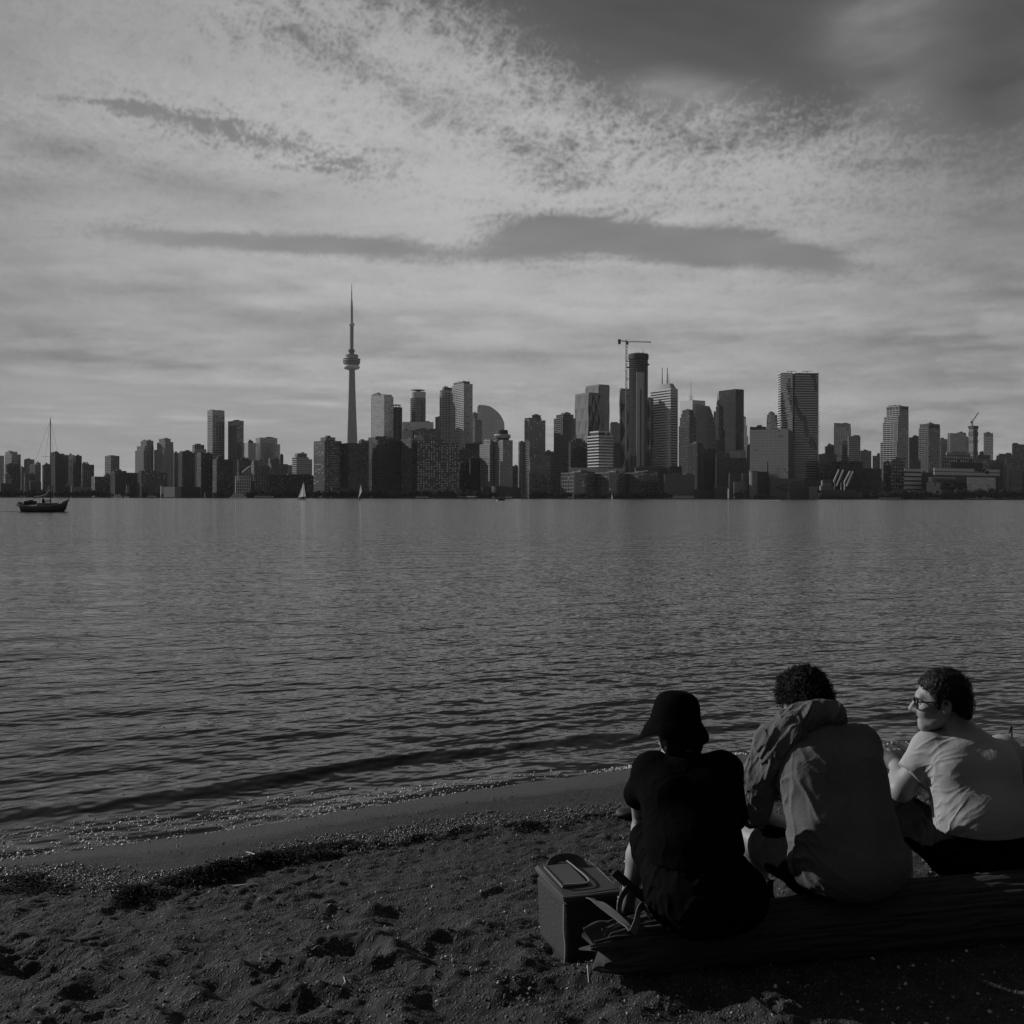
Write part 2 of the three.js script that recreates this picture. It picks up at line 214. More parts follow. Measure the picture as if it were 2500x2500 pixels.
{
  const N = 2048, T = 21, r = rng(4), ws = [], base = Math.atan2(-1, -0.32);
  for (let i = 0; i < 120; i++) { const lam = 0.075 * (30 ** (r() ** 1.35)), a = base + (r() + r() - 1) * 1.2, kx = Math.round(Math.cos(a) * T / lam), ky = Math.round(-Math.sin(a) * T / lam); if (kx || ky) ws.push([kx, ky, r() * 4096, lam]); }
  const dx = new Float32Array(N * N), dy = new Float32Array(N * N);
  const cI = new Float32Array(N), sI = new Float32Array(N);
  for (const [kx, ky, ph, lam] of ws) {
    const k = Math.hypot(kx, ky), amp = (lam < 0.45 ? 0.14 : 0.06) * 1.4 / Math.sqrt(ws.length) / k, w = 2 * Math.PI / N; for (let i = 0; i < N; i++) { cI[i] = Math.cos(kx * i * w); sI[i] = Math.sin(kx * i * w); }
    addRow(dx, dy, cI, sI, N, ky * w, ph, amp * kx, amp * ky);
  }
  const d8 = new Uint8Array(N * N * 4);
  for (let i = 0; i < N * N; i++) { const a = -dx[i], b = -dy[i] - 0.045, l = 1 / Math.sqrt(a * a + b * b + 1); d8[i * 4] = 127.5 + 127.5 * a * l; d8[i * 4 + 1] = 127.5 + 127.5 * b * l; d8[i * 4 + 2] = 127.5 + 127.5 * l; d8[i * 4 + 3] = 255; }
  const normal = new THREE.DataTexture(d8, N, N); normal.wrapS = normal.wrapT = THREE.RepeatWrapping; normal.magFilter = THREE.LinearFilter; normal.minFilter = THREE.LinearMipmapLinearFilter; normal.needsUpdate = true;
  const lakeMat = new THREE.MeshPhysicalMaterial({ color: grey(0.032), roughness: 0.06, ior: 1.333, normalMap: normal });
  // rows lie closer together near the beach, columns widen with distance
  const rows = []; for (let d = 4.6; d < 1895;) { rows.push(d); d += Math.max(0.022, d * d / (EYE * 1024) * 0.62); } rows.push(1900);
  const cols = 620, pos = [], uv = [], idx = [];
  rows.forEach((d, j) => { const half = d * 0.66 + 3, step = Math.max(2 * half / cols, j ? d - rows[j - 1] : 0.022); for (let i = 0; i <= cols; i++) { const x = -half + 2 * half * i / cols + 0.4, z = -d; const near = d < 120; pos.push(x, near ? lakeHeight(x, z, step) : 0.003, z); uv.push(x / T, -z / T); } });
  for (let j = 0; j < rows.length - 1; j++) for (let i = 0; i < cols; i++) { const a = j * (cols + 1) + i; idx.push(a, a + 1, a + cols + 1, a + 1, a + cols + 2, a + cols + 1); }
  const g = new THREE.BufferGeometry(); g.setAttribute('position', new THREE.Float32BufferAttribute(pos, 3)); g.setAttribute('uv', new THREE.Float32BufferAttribute(uv, 2)); g.setIndex(idx); g.computeVertexNormals();
  struct('lake_water', g, lakeMat);
  console.log('lake rows', rows.length, 'tris', idx.length / 3);
}
// ---------------------------------------------------------------- far shore
const LAND = 1.4;
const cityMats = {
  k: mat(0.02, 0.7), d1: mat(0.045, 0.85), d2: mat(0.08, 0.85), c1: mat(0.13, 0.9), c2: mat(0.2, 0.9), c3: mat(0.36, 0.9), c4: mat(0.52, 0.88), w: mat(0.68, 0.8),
  gk: mat(0.05, 0.12, { metalness: 0.75 }), gd: mat(0.12, 0.14, { metalness: 0.85 }), gm: mat(0.25, 0.16, { metalness: 0.9 }), gl: mat(0.42, 0.15, { metalness: 0.9 }), gw: mat(0.62, 0.18, { metalness: 0.9 }),
  steel: mat(0.12, 0.5, { metalness: 0.4 }), leaf: mat(0.035, 0.95), leaf2: mat(0.055, 0.95), bark: mat(0.03, 0.95),
};
const CM = cityMats;
{
  const g = new THREE.PlaneGeometry(11000, 5000); g.rotateX(-Math.PI / 2); g.translate(0, LAND, -1888 - 2500); struct('far_shore_ground', g, CM.d2);
  struct('quay_wall', box(3400, LAND + 0.8, 2.4, 0, (LAND - 0.4) / 2 - 0.3, -1886.4), CM.d1);
}
class Acc {                                                   // collects boxes and quads, then makes one indexed geometry
  constructor() { this.p = []; this.n = []; this.i = []; }
  quad(a, b, c, d, nx, ny, nz) { const k = this.p.length / 3; this.p.push(...a, ...b, ...c, ...d); for (let q = 0; q < 4; q++) this.n.push(nx, ny, nz); this.i.push(k, k + 1, k + 2, k, k + 2, k + 3); }
  box(x0, x1, y0, y1, z0, z1) {
    this.quad([x0, y0, z1], [x1, y0, z1], [x1, y1, z1], [x0, y1, z1], 0, 0, 1); this.quad([x1, y0, z0], [x0, y0, z0], [x0, y1, z0], [x1, y1, z0], 0, 0, -1);
    this.quad([x0, y0, z0], [x0, y0, z1], [x0, y1, z1], [x0, y1, z0], -1, 0, 0); this.quad([x1, y0, z1], [x1, y0, z0], [x1, y1, z0], [x1, y1, z1], 1, 0, 0);
    this.quad([x0, y1, z1], [x1, y1, z1], [x1, y1, z0], [x0, y1, z0], 0, 1, 0); this.quad([x0, y0, z0], [x1, y0, z0], [x1, y0, z1], [x0, y0, z1], 0, -1, 0);
  }
  geo() { const g = new THREE.BufferGeometry(); g.setAttribute('position', new THREE.Float32BufferAttribute(this.p, 3)); g.setAttribute('normal', new THREE.Float32BufferAttribute(this.n, 3)); g.setIndex(this.i); return g; }
  get empty() { return !this.p.length; }
}
const CROP = { A: [0, 960, 4.6], B: [400, 960, 4.6], C: [750, 900, 5.52], D: [1000, 900, 5.52], E: [1280, 820, 4.6], F: [1620, 880, 5.367], G: [1830, 890, 5.52], H: [2120, 960, 5.084], N: [790, 670, 4.6] };
const cx = (c, x) => CROP[c][0] + x / CROP[c][2], cy = (c, y) => CROP[c][1] + y / CROP[c][2];
const cityRand = rng(2024);
// facade of one upright block in its own axes: x along the front, -z along the left flank
const STYLE = {
  bal: { fh: 4.7, th: 1.5, p: 1.1, wall: 'gm', slab: 'c3', pier: 9, pw: 0.8, pp: 0.5, pane: 0.25 },
  band: { fh: 4.8, th: 2.3, p: 0.2, wall: 'gd', slab: 'c3', pane: 0.2 },
  grid: { fh: 4, th: 1.0, p: 0.25, wall: 'gd', slab: 'c3', pier: 4.6, pw: 1.1, pp: 0.3, pane: 0.25 },
  rib: { fh: 4, th: 0.5, p: 0.12, wall: 'gd', slab: 'c2', pier: 3.8, pw: 1.3, pp: 0.5, pane: 0.2 },
  punch: { fh: 3.4, wall: 'c1', win: 1, cell: 4.2, wx: 0.55, wy: 0.5 },
  glass: { fh: 4, th: 0.35, p: 0.1, wall: 'gm', slab: 'c1', pier: 3.2, pw: 0.3, pp: 0.1, pane: 0.3 },
  plain: { fh: 50, wall: 'c2' },
};
function block(root, x0, x1, z0, z1, y0, y1, S, first) {
  const w = x1 - x0, d = z1 - z0, nf = Math.max(1, Math.round((y1 - y0) / S.fh)), fh = (y1 - y0) / nf;
  part(first ? 'wall' : 'upper_wall', box(w, y1 - y0, d, (x0 + x1) / 2, (y0 + y1) / 2, (z0 + z1) / 2), CM[S.wall], root);
  if (S.th) { const a = new Acc(); for (let f = 1; f <= nf; f++) a.box(x0 - S.p, x1 + S.p, y0 + f * fh - S.th, y0 + f * fh + (f === nf ? 0.2 : 0), z0 - S.p, z1 + S.p); part(S.p > 0.6 ? 'balcony_slabs' : 'floor_bands', a.geo(), CM[S.slab], root, 'stuff'); }
  if (S.pier) {
    const a = new Acc(), nx = Math.max(1, Math.round(w / S.pier)), nz = Math.max(1, Math.round(d / S.pier)), h = S.pw / 2, p = S.pp;
    for (let i = 0; i <= nx; i++) { const x = x0 + w * i / nx; a.box(x - h, x + h, y0, y1 - 0.1, z1 - 0.4, z1 + p); a.box(x - h, x + h, y0, y1 - 0.1, z0 - p, z0 + 0.4); }
    for (let i = 1; i < nz; i++) { const z = z0 + d * i / nz; a.box(x0 - p, x0 + 0.4, y0, y1 - 0.12, z - h, z + h); a.box(x1 - 0.4, x1 + p, y0, y1 - 0.12, z - h, z + h); }
    part('piers', a.geo(), CM[S.pierMat || S.slab], root, 'stuff');
  }
  if (S.pane || S.win) {
    const sets = [new Acc(), new Acc(), new Acc()], cw = S.cell || S.pier || 4.5, o = 0.06, wx = S.wx || 0.8, wy = S.wy || 0.62;
    const side = (len, put) => { const n = Math.max(1, Math.round(len / cw)), c = len / n; for (let i = 0; i < n; i++) { const col = cityRand(); for (let f = 0; f < nf; f++) { const r = cityRand(); if (!S.win && r > S.pane) continue; const u0 = (i + 0.5 - wx / 2) * c, u1 = (i + 0.5 + wx / 2) * c, v0 = y0 + (f + 0.5 - wy / 2) * fh, v1 = y0 + (f + 0.5 + wy / 2) * fh, k = cityRand(); put(sets[k < 0.55 ? 0 : k < 0.9 ? 1 : 2], u0, u1, v0, v1); } } };
    side(w, (a, u0, u1, v0, v1) => a.quad([x0 + u0, v0, z1 + o], [x0 + u1, v0, z1 + o], [x0 + u1, v1, z1 + o], [x0 + u0, v1, z1 + o], 0, 0, 1));
    side(d, (a, u0, u1, v0, v1) => a.quad([x0 - o, v0, z0 + u0], [x0 - o, v0, z0 + u1], [x0 - o, v1, z0 + u1], [x0 - o, v1, z0 + u0], -1, 0, 0));
    side(d, (a, u0, u1, v0, v1) => a.quad([x1 + o, v0, z1 - u0], [x1 + o, v0, z1 - u1], [x1 + o, v1, z1 - u1], [x1 + o, v1, z1 - u0], 1, 0, 0));
    const pm = S.panes || (S.win ? ['gd', 'gm', 'c3'] : ['gd', 'gm', 'c1']);
    sets.forEach((a, k) => { if (!a.empty) part('window_panes', a.geo(), CM[pm[k]], root, 'stuff'); });
  }
  return { nf, fh };
}
function building(name, label, c, xs, ytop, d, style, o = {}) {
  const S = { ...STYLE[style], ...o }, p0 = cx(c, xs[0]), pm = cx(c, xs[1]), p1 = cx(c, xs[2]), py = cy(c, ytop);
  const u0 = (p0 - 1250) / F, um = (pm - 1250) / F, u1 = (p1 - 1250) / F, frontal = xs[1] <= xs[0];
  const th = o.theta ?? (frontal ? -Math.atan(u0) : (31 + 34 * Math.max(0, -um)) * Math.PI / 180), sn = Math.sin(th), cs = Math.cos(th), X = um * d;
  const left = frontal ? (o.deep || 26) : (X - u0 * d) / (sn + u0 * cs), wide = (u1 * d - X) / (cs - u1 * sn);
  const top = EYE + (horizonAt(pm) - py) / F * d - LAND;
  const root = thing(name, label, 'building', o.group, V(X, LAND, -d)); root.rotation.y = th;
  block(root, 0, wide, -left, 0, -1, top, S, true);
  let y = top;
  for (const t of o.tiers || []) {
    const i0 = (t[0] - xs[0]) / (xs[2] - xs[0]), i1 = (xs[2] - t[1]) / (xs[2] - xs[0]), y1 = EYE + (horizonAt(pm) - cy(c, t[2])) / F * d - LAND;
    const T = { ...S, ...(t[3] ? STYLE[t[3]] : {}), ...(t[4] || {}) }, m = 0.5;
    block(root, wide * i0 + (i0 <= 0 ? 0.02 : 0), wide * (1 - i1), -left * (1 - i0), -left * i1 - 0.02, y + 0.02, y1, T, false); y = y1;
  }
  if (!o.bare) {                                             // parapet and roof plant
    const a = new Acc(), q = cityRand; const last = (o.tiers || []).slice(-1)[0], i0 = last ? (last[0] - xs[0]) / (xs[2] - xs[0]) : 0, i1 = last ? (xs[2] - last[1]) / (xs[2] - xs[0]) : 0;
    const bx0 = wide * i0, bx1 = wide * (1 - i1), bz0 = -left * (1 - i0), bz1 = -left * i1;
    for (let k = 0; k < 2; k++) { const w = (bx1 - bx0) * (0.15 + 0.25 * q()), dd = (bz1 - bz0) * (0.3 + 0.2 * q()), x = lerp(bx0 + 1, bx1 - w - 1, q()), z = lerp(bz0 + 1, bz1 - dd - 1, q()); a.box(x, x + w, y - 0.2 - k * 0.05, y + 1.5 + 2 * q(), z, z + dd); }
    part('roof_plant', a.geo(), CM.c1, root, 'stuff');
  }
  root.userData.dims = undefined; delete root.userData.dims;
  return { root, wide, left, top: y, th };
}
const B = building, AT = 'apartment_tower', OT = 'office_tower', AB = 'apartment_block', OB = 'office_block', WH = 'warehouse';
// --- left third
B(AT, 'pale tower cut by the left edge of the picture', 'A', [-70, -30, 45], 700, 2700, 'punch', { wall: 'c3' });
B(AT, 'broad stepped tower just left of the dark drum block', 'A', [56, 130, 230], 685, 2720, 'grid', { slab: 'c3', tiers: [[60, 192, 655]] });
B(AB, 'dark windowless looking block below the stepped tower at far left', 'A', [50, 70, 232], 797, 2300, 'punch', { wall: 'd1' });
B(AB, 'low block with small pale windows at far left behind trees', 'A', [40, 60, 132], 905, 2150, 'punch', { wall: 'c1', panes: ['c4', 'gd', 'c3'] });
B(AB, 'narrow dark infill block between two far left towers', 'A', [228, 240, 275], 830, 2620, 'punch', { wall: 'd2' });
B(AT, 'grey flat topped tower left of the sloop mast', 'A', [272, 300, 383], 742, 2720, 'grid', { slab: 'c2' });
B(AT, 'shorter notched tower beside the grey flat topped tower', 'A', [335, 395, 455], 800, 2500, 'rib', { tiers: [[400, 452, 778]] });
B(OB, 'squat framed block in front of the notched tower', 'A', [270, 282, 390], 905, 2240, 'grid', { slab: 'c1', wall: 'gk', fh: 9, pier: 9 });
B(AB, 'dark block with arched rooftop behind the sloop mast', 'A', [472, 484, 572], 805, 2420, 'punch', { wall: 'd1', tiers: [[492, 562, 797, 'plain', { wall: 'd2' }], [504, 552, 790, 'plain', { wall: 'd2' }]] });
B(AT, 'wide dark glass tower right behind the sloop mast', 'A', [575, 620, 768], 690, 2320, 'rib', { slab: 'c1', wall: 'gk', tiers: [[575, 720, 676], [575, 660, 660]] });
B(AT, 'slim pale glass slab between two dark towers near the sloop', 'A', [766, 775, 838], 692, 2380, 'glass', { wall: 'gl' });
B(AT, 'dark narrow tower right of the slim pale slab', 'A', [826, 850, 914], 702, 2300, 'rib', { slab: 'd2', wall: 'gk' });
B(AB, 'dark square block ending the far left tower cluster', 'A', [912, 924, 1057], 800, 2200, 'punch', { wall: 'd1', tiers: [[918, 1000, 787]] });
B(AT, 'lone mid height tower standing apart above low rooftops', 'A', [1180, 1245, 1338], 702, 2720, 'grid', { slab: 'c2', fh: 7 });
B(AB, 'low dark terrace below the lone mid height tower', 'A', [1026, 1066, 1247], 935, 2110, 'punch', { wall: 'd2', tiers: [[1165, 1240, 915]] });
B(AB, 'long midrise with ribbed front left of its twin', 'A', [1245, 1292, 1556], 890, 2060, 'rib', { slab: 'c1', wall: 'gk', tiers: [[1260, 1415, 870, 'plain', { wall: 'd2' }]] });
B(AB, 'long midrise with ribbed front and bright end wall', 'A', [1550, 1588, 1872], 888, 2030, 'rib', { slab: 'c1', wall: 'gk', tiers: [[1570, 1730, 868, 'plain', { wall: 'd2' }]] });
B(AT, 'ribbed twin tower with square crown, the left one', 'A', [1520, 1612, 1722], 640, 2620, 'rib', { slab: 'c3', wall: 'gd', tiers: [[1540, 1722, 590], [1583, 1718, 530]] });
B(AT, 'ribbed twin tower with rounded crown, the right one', 'A', [1733, 1840, 1946], 630, 2600, 'rib', { slab: 'c3', wall: 'gd', tiers: [[1765, 1942, 545], [1787, 1912, 505]] });
B(AB, 'dark slim block right of the ribbed twin towers', 'B', [108, 116, 168], 668, 2330, 'punch', { wall: 'd2' });
B(AT, 'brick coloured ribbed tower with uneven roof', 'B', [163, 205, 345], 668, 2260, 'rib', { slab: 'c1', wall: 'gk', tiers: [[178, 310, 650]] });
B(AT, 'pale stepped tower wearing a dark drum on its roof', 'B', [300, 330, 478], 662, 2520, 'grid', { slab: 'c3', tiers: [[318, 474, 625], [322, 450, 576, 'plain', { wall: 'd2' }]] });
B(AT, 'dark waterfront slab with bright window column, the left one', 'B', [370, 416, 546], 670, 2150, 'punch', { wall: 'd1', panes: ['gd', 'gm', 'c3'] });
B(AT, 'dark waterfront slab with bright window column, the right one', 'B', [547, 592, 775], 740, 2120, 'punch', { wall: 'd1', tiers: [[590, 660, 706, 'plain', { wall: 'd2' }]] });
B(AT, 'tallest tower of the left third with a pale crown', 'B', [490, 545, 678], 245, 2780, 'bal', { slab: 'c3', p: 0.7, wall: 'gd', tiers: [[490, 676, 187, 'rib', { slab: 'c4', wall: 'c3' }]] });
B(AT, 'second tall tower of the left third, pale crown and bright right face', 'B', [722, 818, 892], 358, 2760, 'bal', { slab: 'c2', p: 0.7, wall: 'gd', tiers: [[722, 892, 306, 'rib', { slab: 'c3', wall: 'c2' }]] });
B(OB, 'pale block with dark right half between tall towers', 'B', [893, 946, 1032], 555, 2720, 'plain', { wall: 'c3', tiers: [[946, 1002, 532, 'plain', { wall: 'd1' }]] });
B(OB, 'broad office block with cross braced left flank', 'B', [1030, 1084, 1304], 566, 2520, 'glass', { wall: 'gm', tiers: [[1030, 1272, 497, 'band', { wall: 'gm', slab: 'c3' }]] });
B(OB, 'lower dark wing beside the cross braced office block', 'B', [1296, 1306, 1342], 690, 2460, 'plain', { wall: 'd2' });
B(AB, 'dark midrise below the second tall tower', 'B', [824, 836, 984], 745, 2200, 'punch', { wall: 'd2', tiers: [[860, 950, 728, 'plain', { wall: 'd2' }]] });
B(AB, 'pale terraced apartments with recessed balconies, left half', 'B', [978, 1012, 1172], 790, 2160, 'punch', { wall: 'c2', tiers: [[985, 1120, 758]] });
B(AB, 'pale terraced apartments with recessed balconies, right half', 'B', [1168, 1205, 1392], 792, 2150, 'punch', { wall: 'c2', tiers: [[1172, 1300, 732]] });
B(AB, 'long dark low apartment terrace behind the white sailboat', 'B', [975, 1010, 1695], 912, 2050, 'punch', { wall: 'd1', cell: 6 });
B(AT, 'banded apartment tower with overhanging roof near the white sailboat', 'B', [1440, 1490, 1665], 738, 2420, 'band', { slab: 'c3', tiers: [[1440, 1626, 716], [1470, 1606, 672, 'plain', { wall: 'c1' }]] });
B(OB, 'distant grey gable glimpsed left of the banded tower', 'B', [1376, 1386, 1442], 806, 3500, 'plain', { wall: 'c2', bare: 1 });
// --- the long dark waterfront slabs
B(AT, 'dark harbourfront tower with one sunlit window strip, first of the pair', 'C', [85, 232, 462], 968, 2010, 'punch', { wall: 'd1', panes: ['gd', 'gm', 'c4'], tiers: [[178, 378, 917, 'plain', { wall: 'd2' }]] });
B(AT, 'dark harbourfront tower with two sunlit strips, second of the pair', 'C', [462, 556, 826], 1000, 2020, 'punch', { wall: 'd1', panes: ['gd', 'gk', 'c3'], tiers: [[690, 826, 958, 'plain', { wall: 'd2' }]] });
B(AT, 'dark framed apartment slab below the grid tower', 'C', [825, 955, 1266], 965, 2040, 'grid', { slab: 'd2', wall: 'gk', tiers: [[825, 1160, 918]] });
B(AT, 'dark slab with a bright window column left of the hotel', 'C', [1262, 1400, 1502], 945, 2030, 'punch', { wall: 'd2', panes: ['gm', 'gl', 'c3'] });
B('hotel_slab', 'wide hotel slab with rows of pale windows', 'D', [100, 100, 668], 1000, 2000, 'punch', { wall: 'd2', panes: ['gm', 'c2', 'c4'], cell: 5.2, wx: 0.6, tiers: [[0 + 102, 480, 962, 'plain', { wall: 'd2' }]] });
B(OT, 'slanted top glass grid tower right of the needle tower', 'C', [862, 1036, 1156], 372, 2620, 'grid', { slab: 'c3', wall: 'gl', tiers: [[862, 1140, 345, 'glass', { wall: 'gl' }], [862, 1000, 320, 'glass', { wall: 'gl' }]] });
B(OB, 'pale office box with lettered top wall', 'C', [1280, 1280, 1700], 716, 2400, 'plain', { wall: 'c4' });
B(OB, 'pale blank wall below the lettered office box', 'C', [1278, 1280, 1422], 822, 2320, 'plain', { wall: 'c3' });
B(OB, 'black glass block under the lettered office box', 'C', [1420, 1440, 1800], 812, 2330, 'glass', { wall: 'gk' });
B(OB, 'small pale rooftop house on the black glass block', 'C', [1445, 1450, 1552], 890, 2250, 'plain', { wall: 'c3', bare: 1 });
B(OB, 'slim grey shaft left of the twin balcony towers', 'C', [1722, 1726, 1810], 650, 2740, 'plain', { wall: 'c2' });
B(AT, 'shorter twin balcony tower with dark roof cap', 'D', [405, 430, 590], 288, 2680, 'bal', { slab: 'c4', wall: 'gm', tiers: [[440, 578, 248, 'plain', { wall: 'd1' }]] });
B(AT, 'taller twin balcony tower with dark roof cap', 'D', [574, 728, 842], 200, 2620, 'bal', { slab: 'c4', wall: 'gm', tiers: [[592, 806, 163, 'plain', { wall: 'd1' }]] });
B(OB, 'dark glass block right of the twin balcony towers', 'D', [836, 880, 978], 670, 2720, 'glass', { wall: 'gd', tiers: [[838, 920, 592]] });
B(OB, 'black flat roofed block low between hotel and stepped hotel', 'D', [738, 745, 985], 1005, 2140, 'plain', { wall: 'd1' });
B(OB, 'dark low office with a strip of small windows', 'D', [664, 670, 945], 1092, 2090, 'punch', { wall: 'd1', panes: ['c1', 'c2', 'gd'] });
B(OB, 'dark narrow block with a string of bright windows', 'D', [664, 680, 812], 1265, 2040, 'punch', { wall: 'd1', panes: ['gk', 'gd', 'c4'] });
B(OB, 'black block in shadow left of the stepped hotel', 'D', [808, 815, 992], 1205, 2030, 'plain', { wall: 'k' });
B('hotel_tower', 'pale stepped hotel wing with bright window bays', 'D', [944, 1080, 1114], 1015, 2010, 'grid', { slab: 'c3', wall: 'gd', fh: 3.6, tiers: [[998, 1108, 957, 'plain', { wall: 'c1' }]] });
const restaurantHotel = B('hotel_tower', 'stepped hotel tower with round revolving restaurant on top', 'D', [1112, 1256, 1384], 962, 1990, 'grid', { slab: 'c3', wall: 'gd', fh: 3.6, bare: 1 });
B(OB, 'low podium with broad blank walls below the stepped hotel', 'D', [975, 985, 1500], 1600, 1940, 'plain', { wall: 'd2' });
B(OB, 'low grey block behind the small leaning crane', 'D', [1378, 1384, 1462], 1310, 2420, 'punch', { wall: 'd2' });
B(AT, 'lone balcony tower left of centre gap with boxy crown', 'D', [1550, 1612, 1824], 690, 2420, 'bal', { slab: 'c2', wall: 'gd', tiers: [[1555, 1770, 660], [1650, 1762, 620, 'plain', { wall: 'c1' }]] });
B(AT, 'narrow tower tucked left of the lone balcony tower', 'D', [1464, 1532, 1556], 985, 2440, 'punch', { wall: 'c1' });
B(AB, 'pale midrise with stepped roof beside the water', 'D', [1612, 1622, 1892], 1195, 2060, 'punch', { wall: 'c1', panes: ['gd', 'c3', 'gm'], tiers: [[1680, 1892, 1160]] });
B(AB, 'dark filler block right of the pale midrise', 'D', [1815, 1822, 1945], 1112, 2300, 'punch', { wall: 'd2' });
// --- centre
B(AT, 'balcony tower with stacked roof boxes left of the faceted towers', 'E', [333, 430, 572], 920, 2460, 'bal', { slab: 'c2', wall: 'gd', tiers: [[360, 548, 878], [415, 515, 858, 'plain', { wall: 'c1' }]] });
B(AB, 'dark block with low dome in front of the faceted towers', 'E', [498, 520, 702], 1195, 2210, 'grid', { slab: 'd2', wall: 'gk', tiers: [[530, 680, 1170, 'plain', { wall: 'd2' }], [560, 650, 1152, 'plain', { wall: 'd2' }]] });
B(AT, 'white banded midrise with dark roof cap below the faceted towers', 'E', [708, 835, 1000], 1118, 2160, 'band', { slab: 'c4', wall: 'gk', fh: 6.4, th: 2.8, tiers: [[735, 962, 1066, 'plain', { wall: 'd1' }]] });
B(OT, 'dark ribbed tower between the faceted pair and the crane tower', 'E', [964, 972, 1076], 977, 2840, 'rib', { slab: 'c2', wall: 'gd' });
B(AB, 'dark block right of the white banded midrise', 'E', [985, 995, 1080], 1200, 2300, 'plain', { wall: 'd2' });
const bankTower = B(OT, 'pale banded bank tower with hipped crown and masts', 'E', [1415, 1642, 1722], 592, 2920, 'band', { slab: 'c4', wall: 'gd', fh: 7.4, th: 3.7, bare: 1 });
B(OB, 'low banded block left foot of the bank tower', 'E', [1428, 1436, 1500], 1258, 2420, 'band', { slab: 'c2', wall: 'gk', fh: 6 });
B(WH, 'white terminal building with zigzag windows behind the quay blocks', 'E', [498, 505, 1124], 1478, 2060, 'punch', { wall: 'c4', cell: 5.5, tiers: [] });
B(AB, 'quayside block with pale left face, first of three', 'E', [415, 562, 786], 1535, 1980, 'grid', { slab: 'c2', wall: 'gd', fh: 7, pier: 6, tiers: [[530, 784, 1520, 'plain', { wall: 'd1' }]] });
B(AB, 'quayside block with pale left face, second of three', 'E', [784, 948, 1126], 1535, 1975, 'grid', { slab: 'c2', wall: 'gd', fh: 7, pier: 6, tiers: [[940, 1122, 1518, 'plain', { wall: 'd1' }]] });
B(AB, 'quayside block with pale left face, third of three', 'E', [1124, 1280, 1502], 1535, 1970, 'grid', { slab: 'c1', wall: 'gd', fh: 7, pier: 6, tiers: [[1240, 1490, 1518, 'plain', { wall: 'd1' }]] });
B(OB, 'long grey block behind the third quayside block', 'E', [1240, 1250, 1625], 1474, 2070, 'plain', { wall: 'd2' });
B(WH, 'big blank grey shed at the water in the centre right', 'F', [5, 10, 406], 1492, 1950, 'plain', { wall: 'c1' });
B(OB, 'dark box behind the big blank grey shed', 'F', [66, 70, 242], 1386, 2080, 'plain', { wall: 'd1' });
// --- right of the bank tower
const whiteTower = B(OT, 'plain white tower carrying a tripod mast', 'F', [212, 376, 544], 518, 3020, 'plain', { wall: 'c4', bare: 1 });
B(OT, 'dark stepped tower in front of the white mast tower', 'F', [200, 335, 420], 850, 2520, 'grid', { slab: 'd2', wall: 'gk', tiers: [[215, 416, 740], [232, 404, 690], [246, 386, 642]] });
B(AT, 'dark round cornered tower with glinting edges near the grey shed', 'F', [328, 440, 514], 1095, 2160, 'rib', { slab: 'd2', wall: 'gk', tiers: [[345, 500, 1080, 'plain', { wall: 'd1' }]] });
B(OT, 'dark tower low between round cornered tower and brown block', 'F', [506, 520, 694], 1160, 2230, 'rib', { slab: 'd2', wall: 'gk' });
B(OT, 'small banded tower with needle spire left of the black tower', 'F', [655, 668, 730], 668, 3040, 'band', { slab: 'c3', wall: 'gd', fh: 9, th: 4, tiers: [[684, 728, 600], [696, 720, 572]] });
B(OT, 'black ribbed tower with mirrored right face', 'F', [725, 940, 1046], 374, 2820, 'rib', { slab: 'd1', wall: 'gk', pierMat: 'd1', bare: 1 });
B(OT, 'pale stepped shoulder behind the black ribbed tower', 'F', [1040, 1048, 1108], 990, 2900, 'glass', { wall: 'gl', tiers: [[1042, 1092, 850], [1044, 1076, 740]] });
B(OB, 'brown dark midrise with roof garden below the black tower', 'F', [685, 690, 1096], 1270, 2200, 'grid', { slab: 'd2', wall: 'd1', tiers: [[690, 860, 1212, 'plain', { wall: 'd2' }]] });
B(OB, 'pale strip of rooftop behind the brown midrise', 'F', [798, 1000, 1075], 1178, 2290, 'plain', { wall: 'c3', bare: 1 });
B(OB, 'dark upper block left of the pale rooftop strip', 'F', [686, 694, 800], 1040, 2320, 'plain', { wall: 'd2' });
B(OB, 'narrow dark block left of the grey curtain wall cube', 'F', [1092, 1098, 1140], 1110, 2500, 'plain', { wall: 'd2' });
B(OB, 'grey curtain wall cube with fine square panels', 'G', [0, 522, 636], 868, 2060, 'glass', { wall: 'gm', slab: 'd2', fh: 5.6, pier: 5, pane: 0.12, panes: ['gm', 'gd', 'gd'], theta: 1.22, bare: 1, tiers: [] });
B(OT, 'stepped grid tower peeking above the curtain wall cube', 'F', [1350, 1400, 1520], 760, 2920, 'grid', { slab: 'c2', wall: 'gm', fh: 9, pier: 8, tiers: [[1356, 1485, 706], [1374, 1452, 678]] });
B(OB, 'dark flat roof band behind the curtain wall cube', 'F', [1130, 1134, 1345], 868, 2400, 'plain', { wall: 'd2', tiers: [[1210, 1340, 858]] });
B(AT, 'pale balcony tower behind the dark low blocks', 'G', [1138, 1146, 1362], 838, 2720, 'bal', { slab: 'c3', wall: 'gm', p: 0.6, tiers: [[1140, 1356, 787, 'plain', { wall: 'c3' }]] });
B(AT, 'speckled tower with scattered pale panels', 'G', [1322, 1335, 1492], 962, 2500, 'punch', { wall: 'c3', panes: ['gk', 'gk', 'gd'], cell: 5, fh: 5, wx: 0.75, wy: 0.6 });
B(AT, 'slim dark tower in front of the pale balcony tower', 'G', [1240, 1248, 1342], 1034, 2520, 'band', { slab: 'c1', wall: 'gk', fh: 6 });
